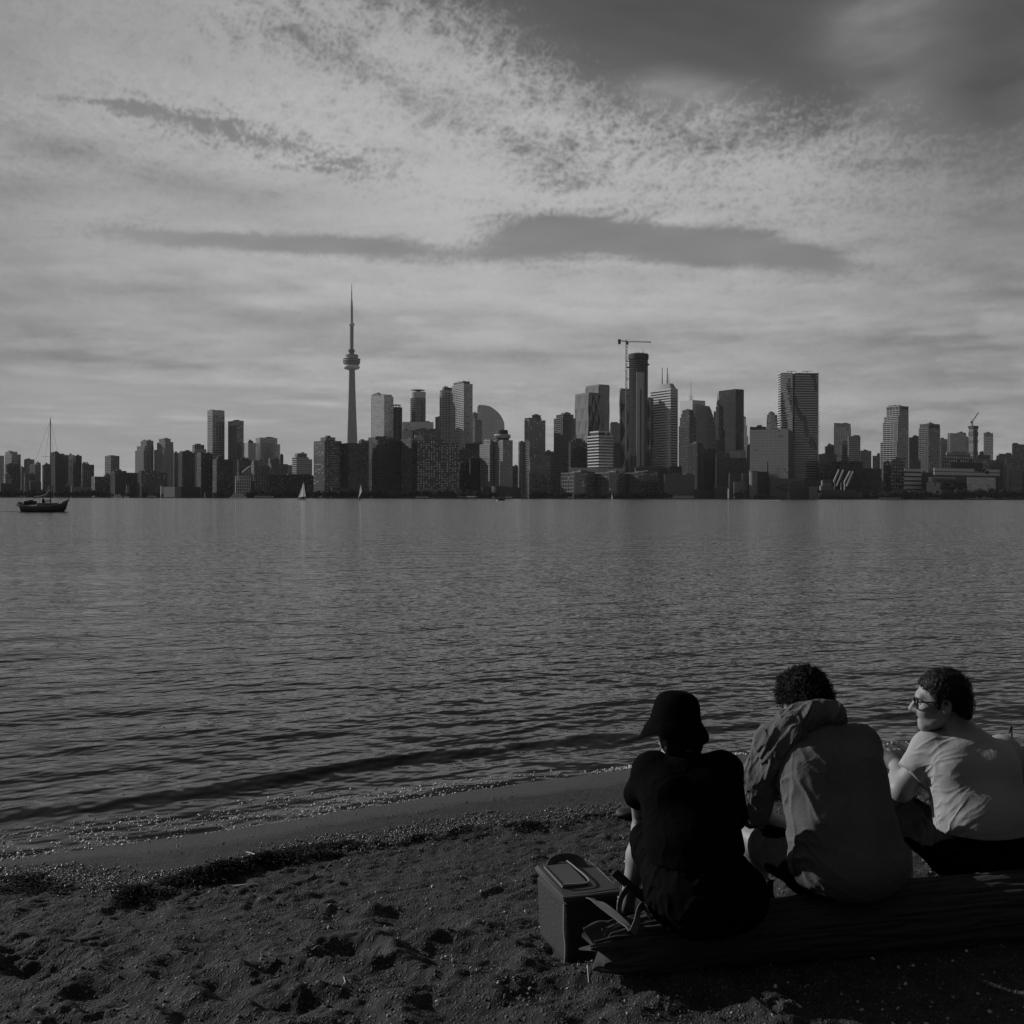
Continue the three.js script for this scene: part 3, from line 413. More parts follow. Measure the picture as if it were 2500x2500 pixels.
B(OB, 'dark cube with a pale frame left of the pale balcony tower', 'G', [1012, 1022, 1138], 1100, 2600, 'plain', { wall: 'd2', tiers: [[1042, 1134, 1076, 'plain', { wall: 'c2' }]] });
B(OB, 'plain grey slab right of the speckled tower', 'G', [1488, 1494, 1640], 1158, 2620, 'punch', { wall: 'c1' });
B(OB, 'low grey steps before the stepped waterfront tower', 'G', [1655, 1662, 1780], 1228, 2650, 'punch', { wall: 'd2', tiers: [[1712, 1778, 1205]] });
B(OB, 'low pale roof right of the wavy tower', 'G', [925, 930, 1170], 1205, 2550, 'plain', { wall: 'c1' });
B(OB, 'dark low block with a bright vertical sign edge', 'G', [905, 915, 1225], 1298, 2160, 'punch', { wall: 'd1' });
B(OB, 'dark low block behind the ship booms', 'G', [1215, 1220, 1525], 1300, 2180, 'punch', { wall: 'd1', panes: ['gk', 'gd', 'c2'] });
B(OB, 'dim brick block right of the ship booms', 'G', [1520, 1526, 1780], 1400, 2150, 'punch', { wall: 'd1' });
// --- far right
B(AT, 'stepped waterfront tower with dark crown and bright balconies', 'H', [150, 346, 492], 600, 2320, 'bal', { slab: 'c3', wall: 'gd', tiers: [[182, 492, 350], [196, 492, 282], [226, 492, 205], [226, 492, 155, 'plain', { wall: 'd2' }]] });
B(AT, 'dark ribbed tower between the two crowned balcony towers', 'H', [503, 512, 638], 548, 2520, 'rib', { slab: 'd2', wall: 'gk', tiers: [[550, 632, 526, 'plain', { wall: 'd2' }]] });
B(AT, 'second crowned balcony tower left of the pale office slab', 'H', [628, 740, 884], 430, 2420, 'bal', { slab: 'c2', wall: 'gd', tiers: [[640, 882, 378, 'rib', { slab: 'c1', wall: 'd2' }], [722, 800, 366, 'plain', { wall: 'd2' }]] });
B(AT, 'pale ribbed tower left of the pale office slab', 'H', [885, 892, 988], 566, 2740, 'rib', { slab: 'c3', wall: 'gm' });
B(OT, 'pale office slab with grid front left of the luffing crane', 'H', [984, 1012, 1212], 494, 2720, 'grid', { slab: 'c3', wall: 'gm', tiers: [[1095, 1210, 479]] });
B(OT, 'narrow pale slab squeezed against the crane tower', 'H', [1208, 1214, 1264], 546, 2760, 'band', { slab: 'c3', wall: 'gd' });
const coreTower = B(OT, 'bare concrete tower core under the luffing crane', 'H', [1245, 1300, 1356], 405, 2640, 'plain', { wall: 'c2', bare: 1 });
B(OT, 'lone pale tower right of the luffing crane', 'H', [1428, 1434, 1548], 528, 3050, 'band', { slab: 'c3', wall: 'gm', fh: 8, tiers: [[1428, 1546, 490, 'plain', { wall: 'c3' }]] });
B(OB, 'distant low grey rooftops right of the lone pale tower', 'H', [1585, 1592, 1790], 772, 2750, 'plain', { wall: 'c1', tiers: [[1615, 1785, 748]] });
B(OB, 'distant grey step left of the lone pale tower', 'H', [1352, 1360, 1512], 765, 2800, 'plain', { wall: 'd2', tiers: [[1376, 1432, 728]] });
B(OT, 'dark tower cut by the right edge of the picture', 'H', [1782, 1788, 2010], 630, 2320, 'glass', { wall: 'gk', slab: 'd2' });
B(AB, 'dark midrise below the tower at the right edge', 'H', [1700, 1706, 2000], 800, 2180, 'punch', { wall: 'd1' });
B(OB, 'grey waterfront block with a pale line at right edge', 'H', [1756, 1762, 1902], 968, 2040, 'band', { slab: 'c1', wall: 'd2', fh: 16, th: 12 });
B(OB, 'dark waterfront block touching the right edge', 'H', [1898, 1904, 2030], 975, 2060, 'plain', { wall: 'd1' });
B(AB, 'pale apartments with fin crowned roof behind the campus block', 'H', [960, 966, 1262], 768, 2180, 'punch', { wall: 'c1', tiers: [[966, 1256, 730, 'rib', { slab: 'c3', wall: 'd1' }]] });
B(AB, 'pale gridded apartments with big windows behind the campus block', 'H', [922, 930, 1308], 772, 2120, 'punch', { wall: 'd2', panes: ['c4', 'c3', 'gm'], cell: 8, fh: 7, wx: 0.6, wy: 0.62 });
B(OB, 'pale gridded office right of the black rooftop box', 'H', [1304, 1312, 1500], 815, 2140, 'grid', { slab: 'c2', wall: 'gk', fh: 4.4 });
B(OB, 'small pale rooftop building right of the gridded office', 'H', [1488, 1494, 1700], 828, 2200, 'punch', { wall: 'c2' });
B(OB, 'black rooftop plant box above the campus block', 'H', [1018, 1022, 1418], 856, 2050, 'plain', { wall: 'k', bare: 1 });
B(AB, 'dark brick loft block with pale windows left of the white banded office', 'H', [276, 282, 448], 852, 2050, 'punch', { wall: 'd1', panes: ['c2', 'c3', 'gd'], cell: 8, fh: 7, wx: 0.7, wy: 0.62, tiers: [[282, 470, 812, 'plain', { wall: 'd1' }]] });
B(AB, 'dim loft block left of the brick loft block', 'H', [184, 190, 280], 855, 2080, 'punch', { wall: 'd2', cell: 8, fh: 8 });
const bandedOffice = B(OB, 'white banded office at the water under trees', 'H', [447, 450, 656], 932, 1990, 'plain', { wall: 'k', bare: 1 });
B(OB, 'dark flank block right of the white banded office', 'H', [652, 658, 822], 985, 2030, 'plain', { wall: 'd1' });
const campus = B(OB, 'long campus block with two white upper bands', 'H', [813, 818, 1628], 922, 2010, 'plain', { wall: 'd2', bare: 1 });
B(OB, 'left glass wing of the campus block at the water', 'H', [742, 748, 1084], 1038, 1980, 'glass', { wall: 'gm', fh: 6, bare: 1 });
B(OB, 'right glass wing of the campus block at the water', 'H', [1224, 1230, 1580], 1040, 1978, 'glass', { wall: 'gm', fh: 6, bare: 1 });
B(OB, 'low glass podium in front of the campus block', 'H', [718, 724, 1600], 1104, 1962, 'glass', { wall: 'gd', fh: 8, pier: 7, bare: 1 });
// ---------------------------------------------------------------- landmark towers and one-off structures
const heightAt = (px, py, d) => EYE + (horizonAt(px) - py) / F * d - LAND;
function stand(name, label, category, px, d, group) { return thing(name, label, category, group, V((px - 1250) / F * d, LAND, -d)); }
{ // needle tower
  const d = 2630, m = d / F, px = 857.5, root = stand('observation_tower', 'tall concrete needle tower with round pod and antenna mast', 'tower', px, d);
  const Y = (zy) => heightAt(px, cy('N', zy), d), R = (w) => w / 4.6 * m;
  // three-legged shaft: star shaped section that tapers
  const rings = [[-2, 66, 0.55], [Y(1860), 63, 0.55], [Y(1600), 53, 0.6], [Y(1300), 42, 0.7], [Y(1064), 36, 0.85]], n = 36, pos = [], idx = [];
  rings.forEach(([y, r, k], j) => { for (let i = 0; i <= n; i++) { const a = i / n * 2 * Math.PI + 0.5, leg = Math.pow(0.5 + 0.5 * Math.cos(3 * a), 1.6), rr = R(r) * lerp(k, 1.06, leg); pos.push(Math.cos(a) * rr, y, Math.sin(a) * rr); if (j < rings.length - 1 && i < n) { const b = j * (n + 1) + i; idx.push(b, b + n + 1, b + 1, b + 1, b + n + 1, b + n + 2); } } });
  const g = new THREE.BufferGeometry(); g.setAttribute('position', new THREE.Float32BufferAttribute(pos, 3)); g.setIndex(idx); g.computeVertexNormals();
  part('shaft', g, CM.c3, root);
  const lathe = (pts, s = 40) => new THREE.LatheGeometry(pts.map(([r, zy]) => new THREE.Vector2(R(r), Y(zy))), s);
  part('radome', lathe([[34, 1072], [60, 1068], [86, 1058], [93, 1042], [88, 1026], [70, 1018], [30, 1014]]), CM.w, root);
  const pod = part('main_pod', lathe([[30, 1020], [84, 1012], [94, 1002], [94, 996], [80, 994]]), CM.c3, root);
  for (const [a, b, r] of [[990, 982, 98], [976, 962, 97], [956, 948, 99]]) part('deck_ring', lathe([[70, a], [r, a - 1], [r, b], [70, b - 2]]), CM.c4, pod);
  part('window_band', lathe([[90, 998], [92, 984], [91, 970], [90, 950]]), CM.gk, pod);
  part('upper_pod', lathe([[86, 948], [72, 945], [72, 925], [76, 922], [73, 903], [60, 900], [20, 898]]), CM.c3, root);
  const eq = part('equipment_collar', lathe([[30, 898], [30, 870], [37, 868], [37, 846], [24, 843]], 12), CM.c2, root);
  for (const a of [0.4, 2.5, 4.4]) part('equipment_box', box(R(18), R(22), R(14), Math.cos(a) * R(30), Y(857), Math.sin(a) * R(30)), CM.w, eq);
  part('upper_shaft', lathe([[24, 900], [23.5, 575]], 6), CM.c3, root);
  part('sky_pod', lathe([[20, 580], [26, 576], [34, 566], [33, 556], [24, 545], [17, 538]]), CM.w, root);
  const mast = part('antenna_mast', lathe([[16.5, 540], [15.5, 368], [16, 366], [16, 356], [12.5, 355], [11, 296], [8, 290]], 16), CM.c4, root);
  part('antenna_tip', lathe([[6, 292], [5.2, 190], [3.6, 188], [3.2, 125], [1.8, 123], [0.8, 88]], 10), CM.c2, mast);
}
function roundTower(name, label, c, x0, x1, ytop, d, S, o = {}) {   // circular apartment tower
  const p = (cx(c, x0) + cx(c, x1)) / 2, r = (cx(c, x1) - cx(c, x0)) / 2 / F * d, root = stand(name, label, 'building', p, d + r), Y = (zy) => heightAt(p, cy(c, zy), d + r), top = Y(ytop), nf = Math.round(top / S.fh);
  const L = (pts, s = 40) => new THREE.LatheGeometry(pts.map(([a, b]) => new THREE.Vector2(a, b)), s);
  part('wall', L([[r * (S.in || 0.93), -1], [r * (S.in || 0.93), top], [0, top]]), CM[S.wall], root);
  const slabs = []; for (let f = 1; f <= nf; f++) slabs.push(L([[r * 0.8, top * f / nf - S.th], [r, top * f / nf - S.th], [r, top * f / nf], [r * 0.8, top * f / nf]], 28)); part('balcony_slabs', merge(slabs), CM[S.slab], root, 'stuff');
  const piers = []; for (let i = 0; i < 18; i++) { const a = i / 18 * 6.283; piers.push(box(0.9, top, 0.9, Math.cos(a) * r * 0.95, top / 2, Math.sin(a) * r * 0.95)); } part('piers', merge(piers), CM[S.slab], root, 'stuff');
  return { root, r, top, Y, L };
}
{
  const t = roundTower('apartment_tower', 'round tower with a pale crown under a floating roof disc', 'C', 1385, 1597, 400, 2700, { fh: 5.2, th: 1.3, wall: 'gd', slab: 'c3' });
  part('crown', t.L([[t.r * 0.96, t.top], [t.r, t.Y(330)], [t.r * 0.97, t.Y(316)], [0, t.Y(314)]]), CM.c4, t.root);
  part('roof_disc', t.L([[0, t.Y(300)], [t.r * 0.9, t.Y(292)], [t.r * 0.9, t.Y(289)], [0, t.Y(283)]]), CM.d1, t.root);
  part('disc_column', bar(V(0, t.Y(316), 0), V(0, t.Y(290), 0), 6), CM.c1, t.root);
  const u = roundTower('apartment_tower', 'dark round balcony tower with small roof disc behind the slanted glass tower', 'C', 1110, 1280, 525, 2690, { fh: 4.6, th: 1.2, wall: 'gk', slab: 'c1' });
  part('roof_disc', u.L([[0, u.Y(500)], [u.r * 0.8, u.Y(494)], [u.r * 0.8, u.Y(488)], [0, u.Y(484)]]), CM.d1, u.root);
  for (let i = 0; i < 8; i++) { const a = i / 8 * 6.283; part('disc_column', box(1.2, u.Y(490) - u.top, 1.2, Math.cos(a) * u.r * 0.65, (u.Y(490) + u.top) / 2, Math.sin(a) * u.r * 0.65), CM.c3, u.root); }
}
{ // lettering on the pale office box
  const c = document.createElement('canvas'); c.width = 512; c.height = 160; const q = c.getContext('2d'); q.fillStyle = '#b8b8b8'; q.fillRect(0, 0, 512, 160);
  q.fillStyle = '#6e6e6e'; q.beginPath(); q.arc(150, 52, 38, 0, 7); q.fill(); q.fillStyle = '#b8b8b8'; q.beginPath(); q.arc(138, 44, 28, 0, 7); q.fill();
  q.fillStyle = '#777'; q.font = 'bold 44px sans-serif'; q.fillText('Sun', 40, 92); q.fillText('Life Financial', 78, 142);
  const t = new THREE.CanvasTexture(c); t.colorSpace = THREE.SRGBColorSpace;
  const d = 2397, w = (cx('C', 1500) - cx('C', 1290)) / F * d, h = (cy('C', 812) - cy('C', 726)) / F * d, px = (cx('C', 1500) + cx('C', 1290)) / 2;
  const s = thing('wall_sign', 'faint dark lettering and disc emblem on the pale office box', 'sign', undefined, at(px, (cy('C', 812) + cy('C', 726)) / 2, d)); 
  part('sign_panel', new THREE.BoxGeometry(w, h, 0.4), new THREE.MeshStandardMaterial({ map: t, roughness: 0.8 }), s);
}
{ // curved top office
  const d = 2520, pts = [[975, 960], [975, 700], [912, 690], [912, 520], [922, 497], [938, 488], [1010, 492], [1080, 506], [1118, 530], [1160, 562], [1200, 598], [1232, 640], [1255, 680], [1270, 722], [1276, 760], [1276, 960]];
  const p0 = cx('D', 1090), root = stand('office_tower', 'office building with a curved sail shaped roofline', 'building', p0, d), k = d / F;
  const P = pts.map(([x, y]) => [(cx('D', x) - p0) * k, heightAt(p0, cy('D', y), d)]);
  P[0][1] = P[P.length - 1][1] = -1;
  const sh = new THREE.Shape(P.map(([x, y]) => new THREE.Vector2(x, y))), g = new THREE.ExtrudeGeometry(sh, { depth: 36, bevelEnabled: false }); g.translate(0, 0, -36); part('glass_body', g, CM.gm, root);
  const xr = (y) => { for (let i = P.length - 1; i > 5; i--) if (P[i - 1][1] >= y) { const [ax, ay] = P[i], [bx, by] = P[i - 1]; return ax + (bx - ax) * clamp((y - ay) / (by - ay || 1), 0, 1); } return P[6][0]; };
  const a = new Acc(); for (let y = 60; y < P[5][1] - 3; y += 5.2) { const lo = y > P[2][1] ? P[2][0] : P[0][0]; a.box(lo - 0.3, Math.min(xr(y + 2.4), y < P[12][1] ? (cx('D', 1140) - p0) * k : xr(y + 2.4)) , y, y + 2.3, -1, 0.5); } part('floor_bands', a.geo(), CM.c4, root, 'stuff');
  for (const [x, y] of [[940, 600], [1215, 727]]) part('emblem_panel', box(6, 6.5, 0.5, (cx('D', x) - p0) * k, heightAt(p0, cy('D', y), d), 0.8), CM.w, root);
}
{ // revolving restaurant
  const h = restaurantHotel, rx = h.wide / 2, rz = -h.left / 2, Y = (zy) => heightAt(cx('D', 1256), cy('D', zy), 2000), r = (cx('D', 1368) - cx('D', 1145)) / 2 / F * 2000;
  const L = (pts) => { const g = new THREE.LatheGeometry(pts.map(([a, b]) => new THREE.Vector2(a, b)), 32); g.translate(rx, 0, rz); return g; };
  part('restaurant_stem', L([[r * 0.8, h.top - 0.5], [r * 0.85, Y(935)], [0, Y(934)]]), CM.d1, h.root);
  part('restaurant_ring', L([[r * 0.7, Y(938)], [r, Y(930)], [r, Y(915)], [r, Y(884)], [0, Y(880)]]), CM.c4, h.root);
  part('restaurant_windows', L([[r * 1.004, Y(922)], [r * 1.004, Y(900)]]), CM.gd, h.root);
  part('restaurant_roof', L([[r * 0.7, Y(882)], [r * 0.7, Y(838)], [r * 0.62, Y(822)], [0, Y(820)]]), CM.d1, h.root);
  const drum = stand('round_podium', 'broad round drum podium below the stepped hotel', 'building', cx('D', 1210), 1930); part('wall', new THREE.CylinderGeometry(14.5, 14.5, 22, 40).translate(0, 10, 0), CM.d2, drum); part('roof', new THREE.CylinderGeometry(15, 15, 0.8, 40).translate(0, 21.6, 0), CM.c1, drum);
}
// towers folded into tall glass diamonds
function facetTower(label, c, xs, ytop, d, bays, rows) {
  const r = B('glass_tower', label, c, xs, ytop, d, 'plain', { wall: 'gk', bare: 1 }), { root, wide, left, top } = r;
  const face = (len, put) => {
    const pos = [], n = bays * 2;
    for (let j = 0; j < rows; j++) for (let i = 0; i < n; i++) {
      const u = [i / n * len, (i + 1) / n * len], v = [j / rows * top, (j + 1) / rows * top], o = (a, b) => ((a + b) % 2 === 0 ? 0.4 : 2.2);
      const q = [[u[0], v[0], o(i, j)], [u[1], v[0], o(i + 1, j)], [u[1], v[1], o(i + 1, j + 1)], [u[0], v[1], o(i, j + 1)]];
      const t = (i + j) % 2 === 0 ? [0, 1, 2, 0, 2, 3] : [0, 1, 3, 1, 2, 3]; for (const k of t) pos.push(...put(...q[k]));
    }
    const g = new THREE.BufferGeometry(); g.setAttribute('position', new THREE.Float32BufferAttribute(pos, 3)); g.computeVertexNormals(); return g;
  };
  part('front_facets', face(wide, (u, v, o) => [u, v, o]), CM.gd, root);
  part('side_facets', face(left, (u, v, o) => [-o, v, -left + u]), CM.gm, root);
  part('roof_screen', box(wide, 6, left, wide / 2, top + 2.9, -left / 2), CM.c2, root);
  return r;
}
facetTower('faceted glass tower with tall diamond folds, front one of the pair', 'E', [570, 722, 852], 658, 2900, 2, 8);
facetTower('faceted glass tower with tall diamond folds, taller rear one of the pair', 'E', [688, 838, 952], 566, 3000, 2, 9);
facetTower('faceted glass tower left of the tower under construction', 'E', [1070, 1082, 1186], 612, 2900, 1, 8);
facetTower('narrow faceted glass tower right of the tower under construction', 'E', [1380, 1388, 1446], 712, 2960, 1, 8);
{ // tower under construction
  const t = roundTower('apartment_tower', 'tall rounded tower still under construction beside the tower crane', 'E', 1170, 1388, 268, 2360, { fh: 4.4, th: 1.2, wall: 'gk', slab: 'c1', in: 0.9 }), { root, r, top, Y, L } = t;
  part('formwork_crown', L([[r * 1.0, Y(272)], [r * 1.05, Y(262)], [r * 1.05, Y(212)], [r * 0.95, Y(205)], [0, Y(206)]]), CM.d1, root);
  const rods = []; const q = rng(8); for (let i = 0; i < 26; i++) { const a = q() * 6.28, x = Math.cos(a) * r * q(), z = Math.sin(a) * r * q(); rods.push(box(0.6, 3 + 5 * q(), 0.6, x, Y(203), z)); } rods.push(box(0.9, 16, 0.9, r * 0.48, Y(190), 0)); part('rebar', merge(rods), CM.d2, root, 'stuff');
  const k = (r * 2) / 218; part('stair_slab', box(82 * k, Y(422), 4, (1284 - 1279) * k, Y(422) / 2, r * 0.98), CM.c3, root);
  part('dark_recess', box(14 * k, Y(612), 1, (1292 - 1279) * k, Y(612) / 2, r * 0.98 + 2.2), CM.d1, root);
  part('side_slab', box(16 * k, Y(425), 5, (1328 - 1279) * k, Y(425) / 2 - 0.5, r * 0.97), CM.c2, root);
  part('hoist_platform', box(20 * k, 3, 6, r * 1.02, Y(322), 0), CM.d1, root); part('hoist_platform', box(20 * k, 3, 6, -r * 1.04, Y(354), 0), CM.d1, root);
}
function lattice(a, b, w, bays, r) { // square truss
  const dir = b.clone().sub(a), L = dir.length(), q = new THREE.Quaternion().setFromUnitVectors(V(0, 1, 0), dir.clone().normalize()), list = [], c = [[-1, -1], [1, -1], [1, 1], [-1, 1]].map(([x, z]) => [x * w / 2, z * w / 2]);
  for (const [x, z] of c) list.push(bar(V(x, 0, z), V(x, L, z), r, r, 4));
  for (let i = 0; i < bays; i++) for (let k = 0; k < 4; k++) { const p = c[k], n = c[(k + 1) % 4], y0 = L * i / bays, y1 = L * (i + 1) / bays; list.push(bar(V(p[0], i % 2 ? y1 : y0, p[1]), V(n[0], i % 2 ? y0 : y1, n[1]), r * 0.7, r * 0.7, 4)); }
  const g = merge(list); g.applyQuaternion(q); g.translate(a.x, a.y, a.z); return g;
}
{ // tower crane
  const d = 2380, p = cx('E', 1143), root = stand('tower_crane', 'tall tower crane with long level jib in the centre', 'crane', p, d), k = d / F / 4.6, Y = (zy) => heightAt(p, cy('E', zy), d), X = (zx) => (zx - 1143) * k;
  part('mast', lattice(V(0, 0, 0), V(0, Y(68), 0), 16 * k, 46, 0.5), CM.steel, root);
  part('jib', lattice(V(0, Y(64), 0), V(X(1420), Y(70), 0), 7 * k, 30, 0.35), CM.c3, root);
  const cj = part('counter_jib', lattice(V(0, Y(62), 0), V(X(1046), Y(52), 0), 7 * k, 10, 0.45), CM.steel, root);
  part('counterweight', box(6, 11, 5, X(1064), Y(66), 0), CM.d1, cj); part('cab', box(5, 7, 5, X(1152), Y(82), 2), CM.d2, root); part('mast_head', lattice(V(0, Y(64), 0), V(0, Y(42), 0), 5 * k, 4, 0.5), CM.steel, root);
  for (const zy of [285, 355, 485]) part('tie_beam', box(36 * k, 1.6, 2, 16 * k, Y(zy), 0), CM.d2, root);
  for (const zx of [1420, 1100]) part('pendant_cable', bar(V(0, Y(43), 0), V(X(zx), Y(64), 0), 0.2, 0.2, 4), CM.d2, root);
}
{ // bank tower crown and masts
  const { root, wide, left, top } = bankTower, k = 2920 / F / 4.6, Y = (zy) => heightAt(cx('E', 1642), cy('E', zy), 2920);
  const cr = new THREE.CylinderGeometry(0.66, 0.9, Y(526) - top, 4, 1); cr.rotateY(Math.PI / 4); cr.scale(wide / 1.414, 1, left / 1.414); cr.translate(wide / 2, (Y(526) + top) / 2, -left / 2); part('hipped_crown', cr, CM.c3, root);
  for (const [f, y0, r] of [[0.42, 330, 1.6], [0.6, 336, 1.9], [0.66, 400, 0.8]]) part('radio_mast', bar(V(wide * f * 1.1, Y(528), -left * (1 - f)), V(wide * f * 1.1, Y(y0), -left * (1 - f)), r, r * 0.5, 6), CM.d2, root);
  const w = whiteTower, Y2 = (zy) => heightAt(cx('F', 376), cy('F', zy), 3020), ax = w.wide * 0.38, az = -w.left * 0.5;
  for (const [dx, dz] of [[-7, 0], [5, 6], [5, -6]]) part('mast_leg', bar(V(ax + dx * 1.3, w.top, az + dz), V(ax, Y2(480), az), 0.9, 0.7, 5), CM.d2, w.root);
  part('radio_mast', bar(V(ax, Y2(482), az), V(ax, Y2(270), az), 0.9, 0.35, 5), CM.d2, w.root);
  for (const zy of [452, 468]) part('antenna_arm', box(17, 0.8, 0.8, ax, Y2(zy), az), CM.d2, w.root);
  const s = stand('rooftop_spire', 'needle spire on the small banded tower left of black tower', 'spire', cx('F', 709), 3052), Ys = (zy) => heightAt(cx('F', 709), cy('F', zy), 3052); s.position.y += Ys(574); part('needle', bar(V(0, 0, 0), V(0, Ys(420) - Ys(574), 0), 2.4, 0.5, 6), CM.d2, s); part('base', bar(V(0, -3, 0), V(0, 12, 0), 6, 2.4, 6), CM.c1, s);
}
{ // tower with a curved right flank
  const d = 2620, p0 = cx('F', 545), k = d / F, pts = [[412, 1500], [412, 576], [425, 572], [600, 600], [622, 650], [645, 720], [662, 790], [676, 870], [682, 960], [682, 1500]];
  const root = stand('office_tower', 'tower whose right flank leans in a smooth curve', 'building', p0, d), P = pts.map(([x, y]) => [(cx('F', x) - p0) * k, heightAt(p0, cy('F', y), d)]); P[0][1] = P[9][1] = -1;
  const g = new THREE.ExtrudeGeometry(new THREE.Shape(P.map(([x, y]) => new THREE.Vector2(x, y))), { depth: 40, bevelEnabled: false }); g.translate(0, 0, -40); part('wall', g, CM.gd, root);
  const xr = (y) => { for (let i = 9; i > 3; i--) if (P[i - 1][1] >= y) return P[i][0] + (P[i - 1][0] - P[i][0]) * clamp((y - P[i][1]) / (P[i - 1][1] - P[i][1] || 1), 0, 1); return P[3][0]; };
  const a = new Acc(), w = new Acc(); for (let y = 5; y < P[3][1] - 2; y += 4.6) { a.box(P[1][0] - 0.3, xr(y + 2) - 0.2, y, y + 1.4, -2, 0.35); if (y < P[5][1]) a.box((cx('F', 600) - p0) * k, xr(y + 2) + 0.5, y, y + 1.8, -39, 0.6); } part('floor_bands', a.geo(), CM.c2, root, 'stuff');
  for (let x = P[1][0] + 4; x < (cx('F', 600) - p0) * k; x += 6) w.box(x, x + 1, 0, P[3][1] - 4, -1, 0.45); part('piers', w.geo(), CM.c1, root, 'stuff');
}
{ // wavy balcony tower: each floor plate has its own gentle outline
  const d = 2200, p0 = cx('G', 675), k = d / F / 5.52, root = stand('apartment_tower', 'very tall tower with rippling white balcony edges', 'building', p0, d), half = 258 * k, top = heightAt(p0, cy('G', 112), d), deep = 24;
  part('core_left', box((588 - 425) * k, top - 1, deep, ((588 + 425) / 2 - 675) * k, top / 2 - 0.5, -deep / 2 - 2.4), CM.gd, root);
  part('core_right', box((925 - 604) * k, top - 1, deep + 2, ((925 + 604) / 2 - 675) * k, top / 2 - 0.6, -deep / 2 - 2.4), CM.gk, root);
  part('groove', box(30 * k, top - 3, deep - 4, (596 - 675) * k, top / 2, -deep / 2 - 3), CM.k, root);
  const nf = 52, slabs = [], q = rng(40);
  for (let f = 1; f <= nf; f++) for (const [zx0, zx1, ph] of [[415, 582, 0], [606, 937, 2]]) {
    const x0 = (zx0 - 675) * k, x1 = (zx1 - 675) * k, y = top * f / nf, sh = new THREE.Shape(), n = 12, am = 1.3;
    sh.moveTo(x0, deep + 2); for (let i = 0; i <= n; i++) { const t = i / n, x = lerp(x0, x1, t); sh.lineTo(x, -1.2 * am * Math.sin(t * 5.2 + f * 0.22 + ph) - am * noise2(x * 0.11, f * 0.19)); } sh.lineTo(x1, deep + 2);
    const g = new THREE.ExtrudeGeometry(sh, { depth: 1.9, bevelEnabled: false }); g.rotateX(-Math.PI / 2); g.scale(1, 1, 1); g.translate(0, y - 1.9, 0); 
    slabs.push(g);
  }
  // rotateX(-90) sends shape y to -z: the plate reaches back from the front edge
  part('balcony_slabs', merge(slabs), CM.c4, root, 'stuff');
  const bright = new Acc(), dark = new Acc(); for (let f = 0; f < nf; f++) for (let i = 0; i < 26; i++) { const x = lerp(-half + 2, half - 3, i / 25), y = top * f / nf, n = noise2(i * 0.22 + 3, f * 0.07) + 0.3 * (q() - 0.5); if (Math.abs(x - (596 - 675) * k) < 3.4) continue; const a = n > 0.04 ? bright : n < -0.18 ? dark : null; if (a) a.quad([x - 1.5, y + 0.1, -2.2], [x + 1.5, y + 0.1, -2.2], [x + 1.5, y + top / nf - 2, -2.2], [x - 1.5, y + top / nf - 2, -2.2], 0, 0, 1); }
  part('window_panes', bright.geo(), CM.gl, root, 'stuff'); part('window_panes', dark.geo(), CM.k, root, 'stuff');
  for (const [a, b] of [[505, 640], [720, 855]]) { const m = part('roof_davit', bar(V((a - 675) * k, top + 4.2, -8), V((b - 675) * k, top + 4.6, -8), 0.6, 0.5, 5), CM.d2, root); part('davit_post', bar(V(((a + b) / 2 - 675) * k, top - 0.5, -8), V(((a + b) / 2 - 675) * k, top + 4.4, -8), 0.7, 0.6, 5), CM.d2, m); }
}
{ // luffing crane on the bare core; banded fronts of the campus
  const d = 2640, p = cx('H', 1287), root = stand('luffing_crane', 'small luffing crane with raised jib on the bare core', 'crane', p, d), k = d / F / 5.084, Y = (zy) => heightAt(p, cy('H', zy), d); root.position.y += Y(405) - 1;
  const y0 = Y(405) - 1, P = (x, y) => V((x - 1287) * k, Y(y) - y0, 0);
  part('mast', lattice(P(1287, 404), P(1287, 350), 2.6, 8, 0.35), CM.steel, root); part('jib', lattice(P(1287, 352), P(1365, 240), 1.8, 16, 0.3), CM.steel, root); part('back_stay', bar(P(1287, 352), P(1268, 322), 0.5, 0.5, 5), CM.steel, root); part('counterweight', box(4, 4, 3, (1276 - 1287) * k, Y(362) - y0, 0), CM.d2, root);
  const c = coreTower; for (const [f, w] of [[0.18, 0.9], [0.35, 0.3], [0.62, 0.5]]) part('work_platform', box(c.wide * 1.14, 9 * w + 3, c.left * 1.1, c.wide / 2, c.top * (1 - f * 0.6), -c.left / 2), CM.c1, c.root);
  part('formwork', box(c.wide * 1.18, 7, c.left * 1.15, c.wide / 2, c.top - 3, -c.left / 2), CM.d2, c.root); part('core_slot', box(c.wide * 0.16, c.top - 12, 1, c.wide * 0.52, c.top / 2 - 6, 0.2), CM.d1, c.root);
  const b = bandedOffice, n = 7; for (let i = 0; i < n; i++) part('white_band', box(b.wide + 0.6, b.top / n * 0.62, b.left + 0.6, b.wide / 2, b.top * (i + 0.62) / n, -b.left / 2), CM.c4, b.root);
  const m = campus; for (const [a, z] of [[0.985, 0.055], [0.865, 0.055]]) part('white_band', box(m.wide + 0.8, m.top * z * 1.7, m.left + 0.8, m.wide / 2, m.top * (a - z * 0.85), -m.left / 2), CM.c4, m.root);
}
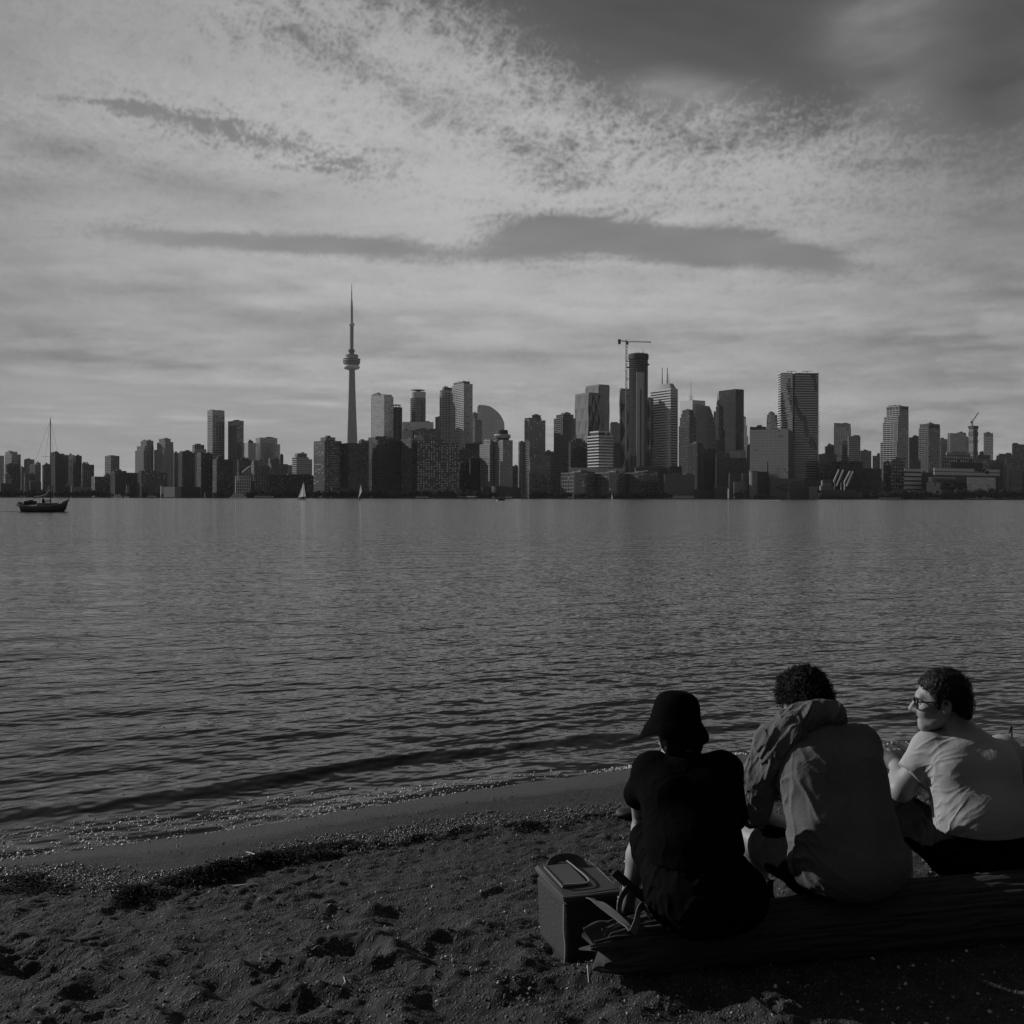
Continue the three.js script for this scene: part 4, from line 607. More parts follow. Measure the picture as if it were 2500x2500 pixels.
{ // white lattice front and curved bright canopy near the left sailboats
  const h = B(OB, 'low building with a white square lattice facing the water', 'B', [798, 804, 1022], 985, 1990, 'plain', { wall: 'd1', tiers: [[832, 1000, 897, 'punch', { wall: 'c1' }]] }), nx = 8, ny = 6;
  const a = new Acc(), w = h.wide * 0.77; for (let i = 0; i <= nx; i++) { const x = 0.3 + (w - 0.6) * i / nx; a.box(x - 0.55, x + 0.55, h.top * 0 + 3, 41, 0.02, 0.9); } for (let j = 0; j <= ny; j++) { const y = 5 + (41 - 5) * j / ny; a.box(0, w, y - 0.5, y + 0.5, 0.04, 0.8); } part('white_lattice', a.geo(), CM.w, h.root, 'stuff');
  const pts = [[880, 893], [905, 868], [930, 848], [955, 832], [975, 820]].map(([x, y]) => at(cx('B', x), cy('B', y), 2005)), cn = thing('curved_canopy', 'bright white curved canopy sloping up above the lattice building', 'canopy', undefined, pts[0]);
  const g = tube(pts.map((p) => p.clone().sub(pts[0])), 1.5, 16, 6); part('roof_edge', g, CM.w, cn); pts.forEach((p, i) => { if (i && i < 4) part('post', bar(V(p.x - pts[0].x, p.y - pts[0].y, 0), V(p.x - pts[0].x, LAND - pts[0].y + 20, 0), 0.5, 0.5, 5), CM.c3, cn); });
}
{ // stepped white roof panels behind the sloop
  for (const [label, list] of [['stair of bright white roof panels behind the sloop', [[1092, 748], [1117, 723], [1142, 698], [1160, 673], [1170, 649], [1215, 598]]], ['short stair of bright white roof panels right of the sloop', [[1565, 644], [1590, 618], [1610, 592]]]]) {
    const f = (x, y) => at(x / 9.66, 1120 + y / 9.66, 1925), o = f(...list[0]), t = thing('stepped_roof', label, 'roof', undefined, V(o.x, LAND, o.z));
    for (const [x, y] of list) { const p = f(x, y); const s = part('roof_panel', box(4.4, 0.5, 5, p.x - o.x, p.y - LAND, 0), CM.w, t); part('panel_support', box(1, p.y - LAND, 3, p.x - o.x + 1, (p.y - LAND) / 2, -1.4), CM.d2, s); }
  }
}
{ // industrial quay: silos, stack, conveyors, sheds, light tower
  const cyl = (name, label, c, x0, x1, yt, d, m) => { const p = (cx(c, x0) + cx(c, x1)) / 2, r = (cx(c, x1) - cx(c, x0)) / 2 / F * d, root = stand(name, label, name.includes('stack') ? 'chimney' : 'silo', p, d), h = heightAt(p, cy(c, yt), d); part('shell', new THREE.CylinderGeometry(r, r * 1.02, h + 1, 28).translate(0, h / 2 - 0.5, 0), CM[m], root); part('rim', new THREE.CylinderGeometry(r * 1.06, r * 1.06, Math.min(1.6, r), 28).translate(0, h, 0), CM.c1, root); return root; };
  cyl('storage_silo', 'tall concrete storage silo left of the curtain wall cube', 'F', 1122, 1232, 1452, 1970, 'c2');
  cyl('smoke_stack', 'thin dark smoke stack before the curtain wall cube', 'F', 1353, 1371, 1330, 1975, 'd1');
  cyl('storage_silo', 'slim pale tower on the far left quay', 'A', 1416, 1452, 1032, 1915, 'c2');
  cyl('storage_silo', 'short pale tower at the foot of the ribbed twins', 'A', 1803, 1842, 1040, 1915, 'c4');
  cyl('light_tower', 'little white light tower on the quay beside a dome tree', 'F', 843, 860, 1676, 1900, 'w');
  const S = (label, c, xs, y, d, wall, o = {}) => B(WH, label, c, xs, y, d, 'plain', { wall, bare: 1, ...o });
  S('stacked pale plant house left of the concrete silo', 'F', [852, 862, 1036], 1472, 1985, 'd2', { tiers: [] }); S('small pale plant house against the concrete silo', 'F', [1024, 1030, 1122], 1474, 1975, 'c1'); S('low pale plant shed below the stacked plant house', 'F', [918, 924, 1086], 1590, 1962, 'c2');
  S('dark frame house right of the concrete silo', 'F', [1232, 1240, 1378], 1458, 1965, 'd1'); S('long refinery shed below the curtain wall cube', 'G', [282, 288, 722], 1532, 1955, 'c1'); S('dark gabled refinery shed right of the long refinery shed', 'G', [715, 720, 918], 1545, 1965, 'd1'); S('small pale shed at the end of the refinery', 'G', [803, 808, 915], 1645, 1945, 'c2'); S('low flat pavilion on the quay by the light tower', 'F', [672, 678, 850], 1640, 1935, 'd2'); S('low wide house between grey shed and pavilion', 'F', [402, 408, 690], 1690, 1930, 'd1');
  S('long pale fence like shed at the waterline below the grey shed', 'F', [66, 70, 655], 1772, 1900, 'c3'); S('low terminal hall on the left quay', 'B', [0, 110, 415], 1050, 1930, 'd1'); S('small pale gatehouse on the left quay', 'B', [112, 118, 195], 1052, 1915, 'c2'); S('little shed left of the ferry landing', 'B', [455, 462, 565], 1118, 1905, 'd2'); S('tiny boathouse on the left quay', 'B', [545, 550, 672], 1138, 1897, 'c1');
  S('low glazed pavilion below the first dark harbourfront pair', 'C', [325, 332, 838], 1598, 1925, 'd2'); S('quay hall under the pale midrise', 'D', [1700, 1706, 1960], 1672, 1915, 'd2'); S('flat shed among trees left of the sloop', 'A', [0, 6, 190], 1010, 1940, 'd2'); S('shed with white gable among trees left of the sloop', 'A', [332, 338, 462], 990, 1930, 'd2', { tiers: [[335, 380, 982, 'plain', { wall: 'c4' }]] }); S('pale gridded terrace low right of the sloop', 'A', [800, 806, 1020], 1050, 1935, 'c2');
  const conv = (label, a, b, d) => { const p = at(cx('G', a[0]), cy('G', a[1]), d), q = at(cx('G', b[0]), cy('G', b[1]), d), t = thing('conveyor_bridge', label, 'conveyor', undefined, p); part('truss', lattice(V(0, 0, 0), q.clone().sub(p), 3, 14, 0.4), CM.d2, t); const mid = q.clone().sub(p).multiplyScalar(0.55); part('gallery', (() => { const g = box(q.distanceTo(p), 1.6, 2.2); g.rotateZ(Math.atan2(q.y - p.y, q.x - p.x)); g.translate((q.x - p.x) / 2, (q.y - p.y) / 2, 0); return g; })(), CM.d1, t); part('leg', box(1.2, Math.max(2, mid.y + p.y - LAND), 1.2, mid.x, mid.y - Math.max(2, mid.y + p.y - LAND) / 2, 0), CM.d2, t); };
  conv('conveyor bridge rising left over the refinery shed', [760, 1770], [340, 1640], 1925); conv('conveyor bridge rising right over the refinery shed', [340, 1642], [690, 1560], 1930);
}
// ---------------------------------------------------------------- shore trees
const treeProtos = [];
function leafCrown(r, w, h, n, leaf, lobes) {                 // many small leaf clumps spread through uneven lobes
  const a = new Acc(), balls = [];
  for (let i = 0; i < lobes; i++) { const t = r() * 6.28, q = Math.sqrt(r()) * 0.55; balls.push([Math.cos(t) * q * w, (0.25 + 0.6 * r()) * h, Math.sin(t) * q * w, (0.28 + 0.22 * r()) * Math.min(w * 1.5, h)]); }
  for (let i = 0; i < n; i++) {
    const b = balls[Math.floor(r() * lobes)], u = r() * 2 - 1, t = r() * 6.28, s = Math.sqrt(1 - u * u), q = b[3] * (0.55 + 0.5 * Math.cbrt(r())), c = V(b[0] + Math.cos(t) * s * q, b[1] + u * q * 0.85, b[2] + Math.sin(t) * s * q);
    const e1 = V(r() - 0.5, r() - 0.5, r() - 0.5).normalize(), e2 = V(r() - 0.5, r() - 0.5, r() - 0.5).cross(e1).normalize(), l = leaf * (0.6 + 0.8 * r()), nn = e1.clone().cross(e2);
    const P = (x, y) => [c.x + e1.x * x * l + e2.x * y * l, c.y + e1.y * x * l + e2.y * y * l, c.z + e1.z * x * l + e2.z * y * l];
    a.quad(P(-1, -0.5), P(0.2, -0.8), P(1, 0.4), P(-0.3, 0.8), nn.x, nn.y, nn.z);
  }
  return a.geo();
}
{
  const r = rng(90);
  for (let k = 0; k < 5; k++) treeProtos.push([leafCrown(r, 0.42, 0.92, 520, 0.06, 8), merge([bar(V(0, 0, 0), V(0.02, 0.45, 0), 0.03, 0.018, 6), bar(V(0.01, 0.3, 0), V(0.16, 0.6, 0.05), 0.014, 0.007, 5), bar(V(0.01, 0.32, 0), V(-0.14, 0.62, -0.06), 0.014, 0.007, 5)])]);
  const q = rng(17);
  for (const [a, b, h, gap, d0, label] of [[-10, 255, 13, 8, 1915, 'dark leafy tree on the quay behind or left of the sloop'], [262, 332, 7, 8, 1900, 'small tree on the quay below the two ribbed midrises'], [345, 400, 8, 8, 1900, 'small tree on the quay below the ribbed twin towers'], [505, 562, 9, 8, 1898, 'small tree on the quay right of the white harbour ferry'], [598, 780, 13, 8, 1900, 'leafy quay tree below the first dark harbourfront tower'], [780, 905, 15, 8, 1900, 'leafy quay tree directly below the needle tower'], [905, 1100, 13, 8, 1898, 'leafy quay tree below the wide hotel slab'], [1100, 1215, 12, 8, 1898, 'leafy quay tree below the stepped hotel'], [1296, 1350, 13, 8, 1900, 'leafy quay tree at the foot of the lone balcony tower'], [1355, 1450, 10, 8, 1897, 'leafy quay tree at the foot of the pale midrise'], [1450, 1640, 11, 7, 1896, 'low leafy tree in front of the three quayside blocks'], [1838, 1900, 8, 8, 1898, 'low tree on the quay before the refinery shed'], [2075, 2200, 12, 8, 1900, 'leafy tree on the quay right of the freighter'], [2196, 2510, 18, 9, 1910, 'tall leafy tree in the belt before the campus block']])
    for (let p = a + q() * gap; p < b; p += gap * (0.6 + 0.8 * q())) {
      const d = d0 + q() * 14, [crown, trunk] = treeProtos[Math.floor(q() * 5)], s = h * (0.65 + 0.55 * q()), t = stand('shore_tree', label, 'tree', p, d, 'row of trees: ' + label);
      t.rotation.y = q() * 6.28; t.scale.set(s * (0.9 + 0.5 * q()), s, s * (0.9 + 0.5 * q())); part('crown', crown, q() < 0.5 ? CM.leaf : CM.leaf2, t); part('trunk', trunk, CM.bark, t);
    }
  const t = stand('dome_tree', 'single broad dome shaped tree on the quay by the light tower', 'tree', 1808, 1900), big = leafCrown(rng(3), 0.6, 0.9, 900, 0.06, 12); t.scale.set(21, 17, 21); part('crown', big, CM.leaf, t); part('trunk', treeProtos[0][1], CM.bark, t);
  for (const [x, y, w] of [[1342, 960, 'leftmost'], [1386, 965, 'second'], [1432, 966, 'third'], [1478, 990, 'lower rightmost']]) { const p = at(cx('H', x), cy('H', y) + 5, 1996), o = thing('roof_tree', w + ' small tree on the roof terrace of the campus block', 'tree', 'roof terrace trees', p); o.scale.setScalar(9); part('crown', treeProtos[1][0], CM.leaf, o); part('trunk', treeProtos[1][1], CM.bark, o); }
}
// ---------------------------------------------------------------- boats
const boatMats = { hull: mat(0.03, 0.35), white: mat(0.75, 0.5), sail: new THREE.MeshPhysicalMaterial({ color: grey(0.8), roughness: 1, transmission: 0.35, thickness: 0 }), trim: mat(0.16, 0.6), dark: mat(0.015, 0.7), deck: mat(0.12, 0.7), wood: mat(0.06, 0.7), metal: mat(0.2, 0.35, { metalness: 0.6 }), foam: mat(0.85, 0.9), canvas: mat(0.3, 0.9), skin: mat(0.3, 0.7) };
const BM = boatMats;
// hull lofted from sections: [x, half beam at deck, keel y, deck y]
function hullGeo(sec, n = 10) { const pos = [], idx = [], m = 2 * n + 1; sec.forEach(([x, b, k, dk], j) => { for (let i = 0; i <= 2 * n; i++) { const t = i / n - 1, s = Math.abs(t), z = Math.sign(t) * b * Math.pow(Math.sin(Math.min(1, s) * Math.PI / 2), 0.55), y = lerp(k, dk, Math.pow(s, 2.2)); pos.push(x, y, z); } if (j) for (let i = 0; i < 2 * n; i++) { const a = (j - 1) * m + i, c = j * m + i; idx.push(a, c, a + 1, a + 1, c, c + 1); } }); const g = new THREE.BufferGeometry(); g.setAttribute('position', new THREE.Float32BufferAttribute(pos, 3)); g.setIndex(idx); g.computeVertexNormals(); return g; }
function deckGeo(sec, dy) { const pos = [], idx = []; sec.forEach(([x, b, , dk], j) => { pos.push(x, dk + dy, -b, x, dk + dy, b); if (j) { const a = 2 * j - 2; idx.push(a, a + 1, a + 2, a + 1, a + 3, a + 2); } }); const g = new THREE.BufferGeometry(); g.setAttribute('position', new THREE.Float32BufferAttribute(pos, 3)); g.setIndex(idx); g.computeVertexNormals(); return g; }
function sailGeo(a, b, c, belly) { const pos = [], idx = [], n = 8; for (let i = 0; i <= n; i++) for (let j = 0; j <= n; j++) { const u = i / n, v = j / n, p = a.clone().multiplyScalar(1 - u).add(b.clone().lerp(c, v).multiplyScalar(u)); p.z += belly * Math.sin(Math.PI * u) * Math.sin(Math.PI * v) * u; pos.push(p.x, p.y, p.z); if (i < n && j < n) { const k = i * (n + 1) + j; idx.push(k, k + n + 1, k + 1, k + 1, k + n + 1, k + n + 2); } } const g = new THREE.BufferGeometry(); g.setAttribute('position', new THREE.Float32BufferAttribute(pos, 3)); g.setIndex(idx); g.computeVertexNormals(); return g; }
{ // dark sloop under bare mast
  const d = 139, k = d / F / 4.6, zx0 = 490, root = thing('sloop', 'dark hulled sloop with bare mast under way at left', 'sailboat', undefined, V((cx('A', zx0) - 1250) / F * d, 0, -d)), X = (zx) => (zx - zx0) * k, Y = (zy) => EYE + (horizonAt(106) - cy('A', zy)) / F * d;
  const sec = [[X(208), 0.35, Y(1255), Y(1228)], [X(225), 0.7, Y(1300), Y(1240)], [X(270), 1.05, -0.15, Y(1258)], [X(360), 1.3, -0.4, Y(1268)], [X(500), 1.4, -0.5, Y(1270)], [X(620), 1.2, -0.45, Y(1262)], [X(700), 0.72, -0.2, Y(1244)], [X(740), 0.3, Y(1290), Y(1222)], [X(765), 0.06, Y(1215), Y(1208)]];
  part('hull', hullGeo(sec), BM.hull, root); part('deck', deckGeo(sec, -0.03), BM.deck, root);
  part('rub_rail', tube(sec.map((s) => V(s[0], s[3], s[1])), 0.04, 40, 6), BM.trim, root); part('rub_rail', tube(sec.map((s) => V(s[0], s[3], -s[1])), 0.04, 40, 6), BM.trim, root);
  const cab = part('cabin', new RoundedBoxGeometry(X(640) - X(440), 0.42, 1.5, 2, 0.1).translate((X(640) + X(440)) / 2, Y(1248), 0), BM.trim, root);
  for (const zx of [520, 560, 600]) part('cabin_window', box(0.26, 0.13, 0.04, X(zx), Y(1248), 0.76), BM.dark, cab);
  part('hatch', new RoundedBoxGeometry(0.6, 0.18, 0.7, 2, 0.05).translate(X(545), Y(1210), 0), BM.deck, root);
  part('spray_dodger', new RoundedBoxGeometry(X(388) - X(290), 0.55, 1.6, 3, 0.16).translate(X(340), Y(1232), 0), BM.dark, root);
  part('outboard_box', new RoundedBoxGeometry(0.4, 0.22, 0.5, 2, 0.05).translate(X(350), Y(1206), 0), BM.dark, root);
  const mast = part('mast', bar(V(X(566), Y(1262), 0), V(X(564), Y(285), 0), 0.075, 0.05, 8), BM.wood, root); part('spreader', bar(V(X(475), Y(708), 0.25), V(X(566), Y(712), 0), 0.02, 0.02, 5), BM.metal, mast); part('spreader', bar(V(X(620), Y(700), -0.5), V(X(566), Y(712), 0), 0.02, 0.02, 5), BM.metal, mast); part('masthead', bar(V(X(564), Y(290), 0), V(X(563), Y(268), 0), 0.03, 0.015, 5), BM.dark, mast);
  for (const [x, y, z] of [[478, 1250, 1.0], [640, 1250, -1.1], [225, 1240, 0], [765, 1200, 0]]) part('shroud', bar(V(X(x), Y(y), z), V(X(564), Y(x < 500 || x > 700 ? 300 : 420), 0), 0.012, 0.012, 4), BM.dark, root);
  part('boom', bar(V(X(566), Y(1150), 0), V(X(395), Y(1180), 0.3), 0.05, 0.04, 6), BM.wood, root);
  part('furled_sail', tube([V(X(572), Y(1085), 0), V(X(545), Y(1108), 0.05), V(X(520), Y(1142), 0.12), V(X(475), Y(1158), 0.2), V(X(400), Y(1172), 0.3)], 0.13, 30, 8), BM.canvas, root);
  part('flag_staff', bar(V(X(325), Y(1235), 0.4), V(X(325), Y(1010), 0.4), 0.03, 0.02, 5), BM.dark, root);
  part('stern_rail', tube([V(X(285), Y(1238), 0.8), V(X(265), Y(1222), 0.8), V(X(222), Y(1222), 0.6), V(X(208), Y(1236), 0), V(X(222), Y(1222), -0.6), V(X(285), Y(1225), -0.9)], 0.025, 40, 6), BM.dark, root); part('life_ring', new THREE.TorusGeometry(0.22, 0.06, 8, 20).translate(X(226), Y(1246), 0.5), BM.trim, root);
  const bs = part('bowsprit', tube([V(X(700), Y(1225), 0), V(X(745), Y(1205), 0), V(X(780), Y(1196), 0)], 0.09, 12, 8), BM.trim, root); part('pulpit_rail', tube([V(X(690), Y(1200), 0.5), V(X(735), Y(1183), 0.3), V(X(776), Y(1186), 0), V(X(735), Y(1183), -0.3), V(X(690), Y(1200), -0.5)], 0.02, 24, 5), BM.metal, bs);
  part('winch', new THREE.CylinderGeometry(0.05, 0.07, 0.12, 8).translate(X(665), Y(1246), 0.6), BM.metal, root); part('winch', new THREE.CylinderGeometry(0.05, 0.07, 0.12, 8).translate(X(380), Y(1185), 0.1), BM.metal, root);
  const wk = thing('wake_foam', 'flat dark wake trailing left of the sloop', 'wake', undefined, V(root.position.x + X(150), 0.02, -d)); part('ripple', new THREE.SphereGeometry(1, 20, 8).scale(3.2, 0.06, 0.6), BM.hull, wk); part('ripple', new THREE.SphereGeometry(1, 20, 8).scale(0.9, 0.05, 0.4).translate(X(735) - X(150), 0, 0.6), BM.hull, wk);
}
const far = (c, x, d, name, label, category) => { const p = cx(c, x), root = thing(name, label, category, undefined, V((p - 1250) / F * d, 0, -d)), k = d / F / CROP[c][2]; return { root, X: (zx) => (zx - x) * k, Y: (zy) => EYE + (horizonAt(p) - cy(c, zy)) / F * d }; };
{
  const s = far('B', 1555, 730, 'sailboat', 'white sailboat with two raised sails, the left one', 'sailboat'); let { root, X, Y } = s;
  const sec = [[X(1508), 0.5, 0.2, 1.0], [X(1530), 1.2, -0.3, 0.9], [X(1570), 1.3, -0.4, 0.9], [X(1604), 0.1, 0.4, 1.2]]; part('hull', hullGeo(sec, 6), BM.white, root); part('deck', deckGeo(sec, -0.03), BM.deck, root); part('cabin', box(2.4, 0.6, 1.2, X(1558), 1.2, 0), BM.dark, root);
  part('mast', bar(V(X(1572), 0.8, 0), V(X(1570), Y(992), 0), 0.12, 0.08, 6), BM.trim, root); part('main_sail', sailGeo(V(X(1568), Y(1000), 0), V(X(1568), Y(1160), 0), V(X(1514), Y(1172), 1.2), 0.9), BM.sail, root); part('jib_sail', sailGeo(V(X(1572), Y(1006), 0), V(X(1578), Y(1165), 0.3), V(X(1592), Y(1158), -0.4), -0.5), BM.sail, root);
}
{
  const { root, X, Y } = far('C', 700, 655, 'sailboat', 'white sailboat seen nearly edge on, below the needle tower', 'sailboat');
  const sec = [[X(672), 0.7, 0.1, 1.1], [X(690), 1.1, -0.3, 1.0], [X(722), 0.1, 0.3, 1.1]]; part('hull', hullGeo(sec, 6), BM.white, root); part('deck', deckGeo(sec, -0.03), BM.dark, root); part('mast', bar(V(X(722), 0.8, 0), V(X(721), Y(1548), 0), 0.1, 0.07, 6), BM.trim, root); part('main_sail', sailGeo(V(X(721), Y(1552), 0), V(X(737), Y(1655), 0.2), V(X(690), Y(1752), 1.2), 0.6), BM.sail, root);
}
{
  const { root, X, Y } = far('E', 984, 1500, 'sailboat', 'tiny far sailboat under the quayside blocks', 'sailboat'); part('hull', hullGeo([[X(974), 0.7, 0, 0.9], [X(984), 1.0, -0.2, 0.8], [X(994), 0.1, 0.2, 1]], 5), BM.white, root); part('sail', sailGeo(V(X(983), Y(1760), 0), V(X(992), Y(1825), 0), V(X(976), Y(1828), 0.5), 0.5), BM.sail, root);
}
{
  const { root, X, Y } = far('D', 1232, 720, 'motor_boat', 'small dark motor boat with white bow wave at centre', 'motorboat'); part('hull', hullGeo([[X(1178), 0.1, 0.3, 1.3], [X(1200), 0.9, -0.2, 1.1], [X(1285), 1.0, -0.2, 1.0]], 6), BM.hull, root); part('cabin', new RoundedBoxGeometry(X(1275) - X(1190), 1.5, 1.6, 2, 0.3).translate(X(1235), 1.7, 0), BM.trim, root); part('cabin_window', box(2.6, 0.5, 0.05, X(1235), 1.9, 0.82), BM.dark, root); part('bow_wave', new THREE.SphereGeometry(1, 14, 8).scale(1.0, 0.5, 0.8).translate(X(1188), 0.1, 0.3), BM.foam, root);
}
{
  const { root, X, Y } = far('F', 1555, 900, 'speed_boat', 'dark speedboat drawing a long white wake at right', 'speedboat'); part('hull', hullGeo([[X(1535), 0.8, -0.1, 0.8], [X(1560), 0.9, -0.2, 0.8], [X(1580), 0.1, 0.5, 1]], 6), BM.hull, root); part('cabin', box(1.2, 0.8, 1.1, X(1553), 1.1, 0), BM.dark, root);
  const q = rng(6), f = []; for (let i = 0; i < 60; i++) { const t = q(), x = lerp(X(1590), X(1370), t ** 1.2), g = new THREE.SphereGeometry(1, 6, 5); g.scale(0.5 + 0.9 * q(), 0.18 + 0.35 * q() * (1 - t), 0.4); g.translate(x, 0.05, (q() - 0.5) * 2); f.push(g); } for (let i = 0; i < 30; i++) { const g = new THREE.SphereGeometry(1, 6, 5); g.scale(0.8 + q(), 0.08, 0.4); g.translate(lerp(X(1370), X(1160), q()), 0.02, (q() - 0.5) * 2); f.push(g); } part('wake', merge(f), BM.foam, root, 'stuff');
}
function ferry(label, c, x0, x1, decks, d, dark) { const { root, X } = far(c, (x0 + x1) / 2, d, 'ferry_boat', label, 'ferry'), L = X(x1) - X(x0), b = Math.min(4.5, L * 0.16); part('hull', hullGeo([[-L / 2, b * 0.6, 0, 1.8], [-L * 0.4, b, -0.5, 1.5], [L * 0.4, b, -0.5, 1.5], [L / 2, 0.2, 0.5, 2.1]], 6), dark ? BM.hull : BM.white, root); for (let i = 0; i < decks; i++) { const w = L * (0.8 - 0.2 * i), dk = part('deck_house', new RoundedBoxGeometry(w, 2.1, b * 1.6, 2, 0.2).translate(-L * 0.04 * i, 2.4 + 2.3 * i, 0), dark && i % 2 ? BM.trim : BM.white, root); part('window_strip', box(w * 0.9, 0.8, 0.06, -L * 0.04 * i, 2.6 + 2.3 * i, b * 0.8 + 0.01), BM.dark, dk); } part('mast', bar(V(0, 2 + 2.3 * decks, 0), V(0, 5 + 2.5 * decks, 0), 0.15, 0.08, 5), BM.trim, root); return root; }
ferry('moored white cruise boat on the left quay', 'A', 1272, 1372, 2, 1860); ferry('smaller moored launch right of the white cruise boat', 'A', 1392, 1450, 1, 1862); ferry('low moored tour boat below the ribbed twins', 'A', 1650, 1760, 2, 1862, true); ferry('white tiered harbour ferry in front of the lattice building', 'B', 742, 932, 3, 1855); ferry('long dark harbour ferry right of the lattice building', 'B', 1002, 1250, 2, 1858, true); ferry('flat white striped barge below the wide hotel slab', 'C', 1445, 1648, 1, 1856, true); ferry('moored excursion boat left of the quay podium', 'D', 1282, 1392, 2, 1866, true);
{ // moored tall ship
  const { root, X, Y } = far('D', 780, 1862, 'tall_ship', 'moored sailing ship with bare masts and lit rails below the hotel', 'ship'); part('hull', hullGeo([[X(630), 0.5, 0.5, 3.4], [X(670), 3, -0.5, 2.6], [X(880), 3.2, -0.5, 2.4], [X(932), 1.5, 0.5, 3.2]], 6), BM.hull, root); part('rail', box(X(925) - X(640), 0.5, 0.3, X(782), 3.4, 3), BM.white, root); part('deck_house', box(14, 2.2, 3, X(830), 3.6, 0), BM.white, root); for (const zx of [685, 770, 870]) { const m = part('mast', bar(V(X(zx), 2, 0), V(X(zx), Y(1620), 0), 0.35, 0.2, 6), BM.trim, root); part('yard', box(9, 0.35, 0.35, X(zx), Y(1660), 0), BM.trim, m); }
}
{ // freighter with unloading booms
  const d = 1880, { root, X, Y } = far('G', 1150, d, 'freighter', 'dark freighter with four raised pale booms at the refinery', 'ship'); part('hull', hullGeo([[X(925), 0.5, 2, Y(1740)], [X(965), 9, -1, Y(1690)], [X(1380), 9, -1, Y(1695)], [X(1420), 3, 1, Y(1690)]], 8), BM.hull, root); part('deck', box(X(1400) - X(960), 0.6, 17, X(1180), Y(1694), 0), BM.trim, root);
  const br = part('bridge_house', box(X(1085) - X(972), Y(1562) - Y(1640), 9, X(1028), (Y(1562) + Y(1640)) / 2, 0), BM.trim, root); part('window_strip', box(X(1075) - X(982), 2, 0.2, X(1028), Y(1582), 4.6), BM.dark, br); part('lower_house', box(X(1120) - X(950), Y(1635) - Y(1695), 12, X(1035), (Y(1635) + Y(1695)) / 2, 0), CM.c1, root);
  for (const [a, b] of [[[1130, 1590], [1205, 1415]], [[1170, 1640], [1265, 1420]], [[1275, 1590], [1355, 1435]], [[1305, 1640], [1395, 1440]]]) part('boom', lattice(V(X(a[0]), Y(a[1]), 0), V(X(b[0]), Y(b[1]), 0), 1.7, 12, 0.45), CM.c4, root);
  for (const zx of [1088, 1142, 1228, 1276]) part('king_post', bar(V(X(zx), Y(1690), 1), V(X(zx), Y(1590), 1), 0.9, 0.8, 8), CM.w, root);
}
{ const { root, X, Y } = far('H', 262, 1876, 'pontoon_dock', 'low pontoon dock with a white rail at right', 'dock'); part('deck', box(X(400) - X(125), 0.8, 4, 0, 0.9, 0), CM.c1, root); part('rail', box(X(398) - X(127), 0.5, 0.3, 0, 2.9, 1.8), CM.w, root); for (let i = 0; i < 12; i++) part('post', box(0.4, 1.6, 0.3, lerp(X(130), X(395), i / 11), 2.0, 1.8), CM.w, root); }
scene.fog = new THREE.FogExp2(new THREE.Color(1, 1, 1), 0.000016);
// ---------------------------------------------------------------- soft bodies: distance fields turned into surfaces
const smin = (a, b, k) => { const h = Math.max(k - Math.abs(a - b), 0) / k; return Math.min(a, b) - h * h * k * 0.25; };
const smax = (a, b, k) => -smin(-a, -b, k);
function cone(a, b, r1, r2 = r1) { const bx = b.x - a.x, by = b.y - a.y, bz = b.z - a.z, q = 1 / (bx * bx + by * by + bz * bz || 1e-9); return (x, y, z) => { const px = x - a.x, py = y - a.y, pz = z - a.z, t = clamp((px * bx + py * by + pz * bz) * q, 0, 1), dx = px - bx * t, dy = py - by * t, dz = pz - bz * t; return Math.sqrt(dx * dx + dy * dy + dz * dz) - r1 - (r2 - r1) * t; }; }
function ell(c, rx, ry, rz) { return (x, y, z) => { x -= c.x; y -= c.y; z -= c.z; const k0 = Math.hypot(x / rx, y / ry, z / rz), k1 = Math.hypot(x / (rx * rx), y / (ry * ry), z / (rz * rz)); return k1 < 1e-9 ? -Math.min(rx, ry, rz) : k0 * (k0 - 1) / k1; }; }
function blend(list, k) { return (x, y, z) => { let d = list[0](x, y, z); for (let i = 1; i < list.length; i++) d = smin(d, list[i](x, y, z), k); return d; }; }
const plane = (p, n) => { const m = n.clone().normalize(); return (x, y, z) => (x - p.x) * m.x + (y - p.y) * m.y + (z - p.z) * m.z; };   // positive on the side n points to
const cut = (f, pl, k = 0.01) => (x, y, z) => smax(f(x, y, z), pl(x, y, z), k);
function framed(c, fwd, up, s, f) { const z = fwd.clone().normalize(), x = up.clone().cross(z).normalize(), y = z.clone().cross(x); return Object.assign((px, py, pz) => { const a = (px - c.x) / s, b = (py - c.y) / s, e = (pz - c.z) / s; return s * f(a * x.x + b * x.y + e * x.z, a * y.x + b * y.y + e * y.z, a * z.x + b * z.y + e * z.z); }, { to: (v) => V(c.x + s * (x.x * v.x + y.x * v.y + z.x * v.z), c.y + s * (x.y * v.x + y.y * v.y + z.y * v.z), c.z + s * (x.z * v.x + y.z * v.y + z.z * v.z)) }); }
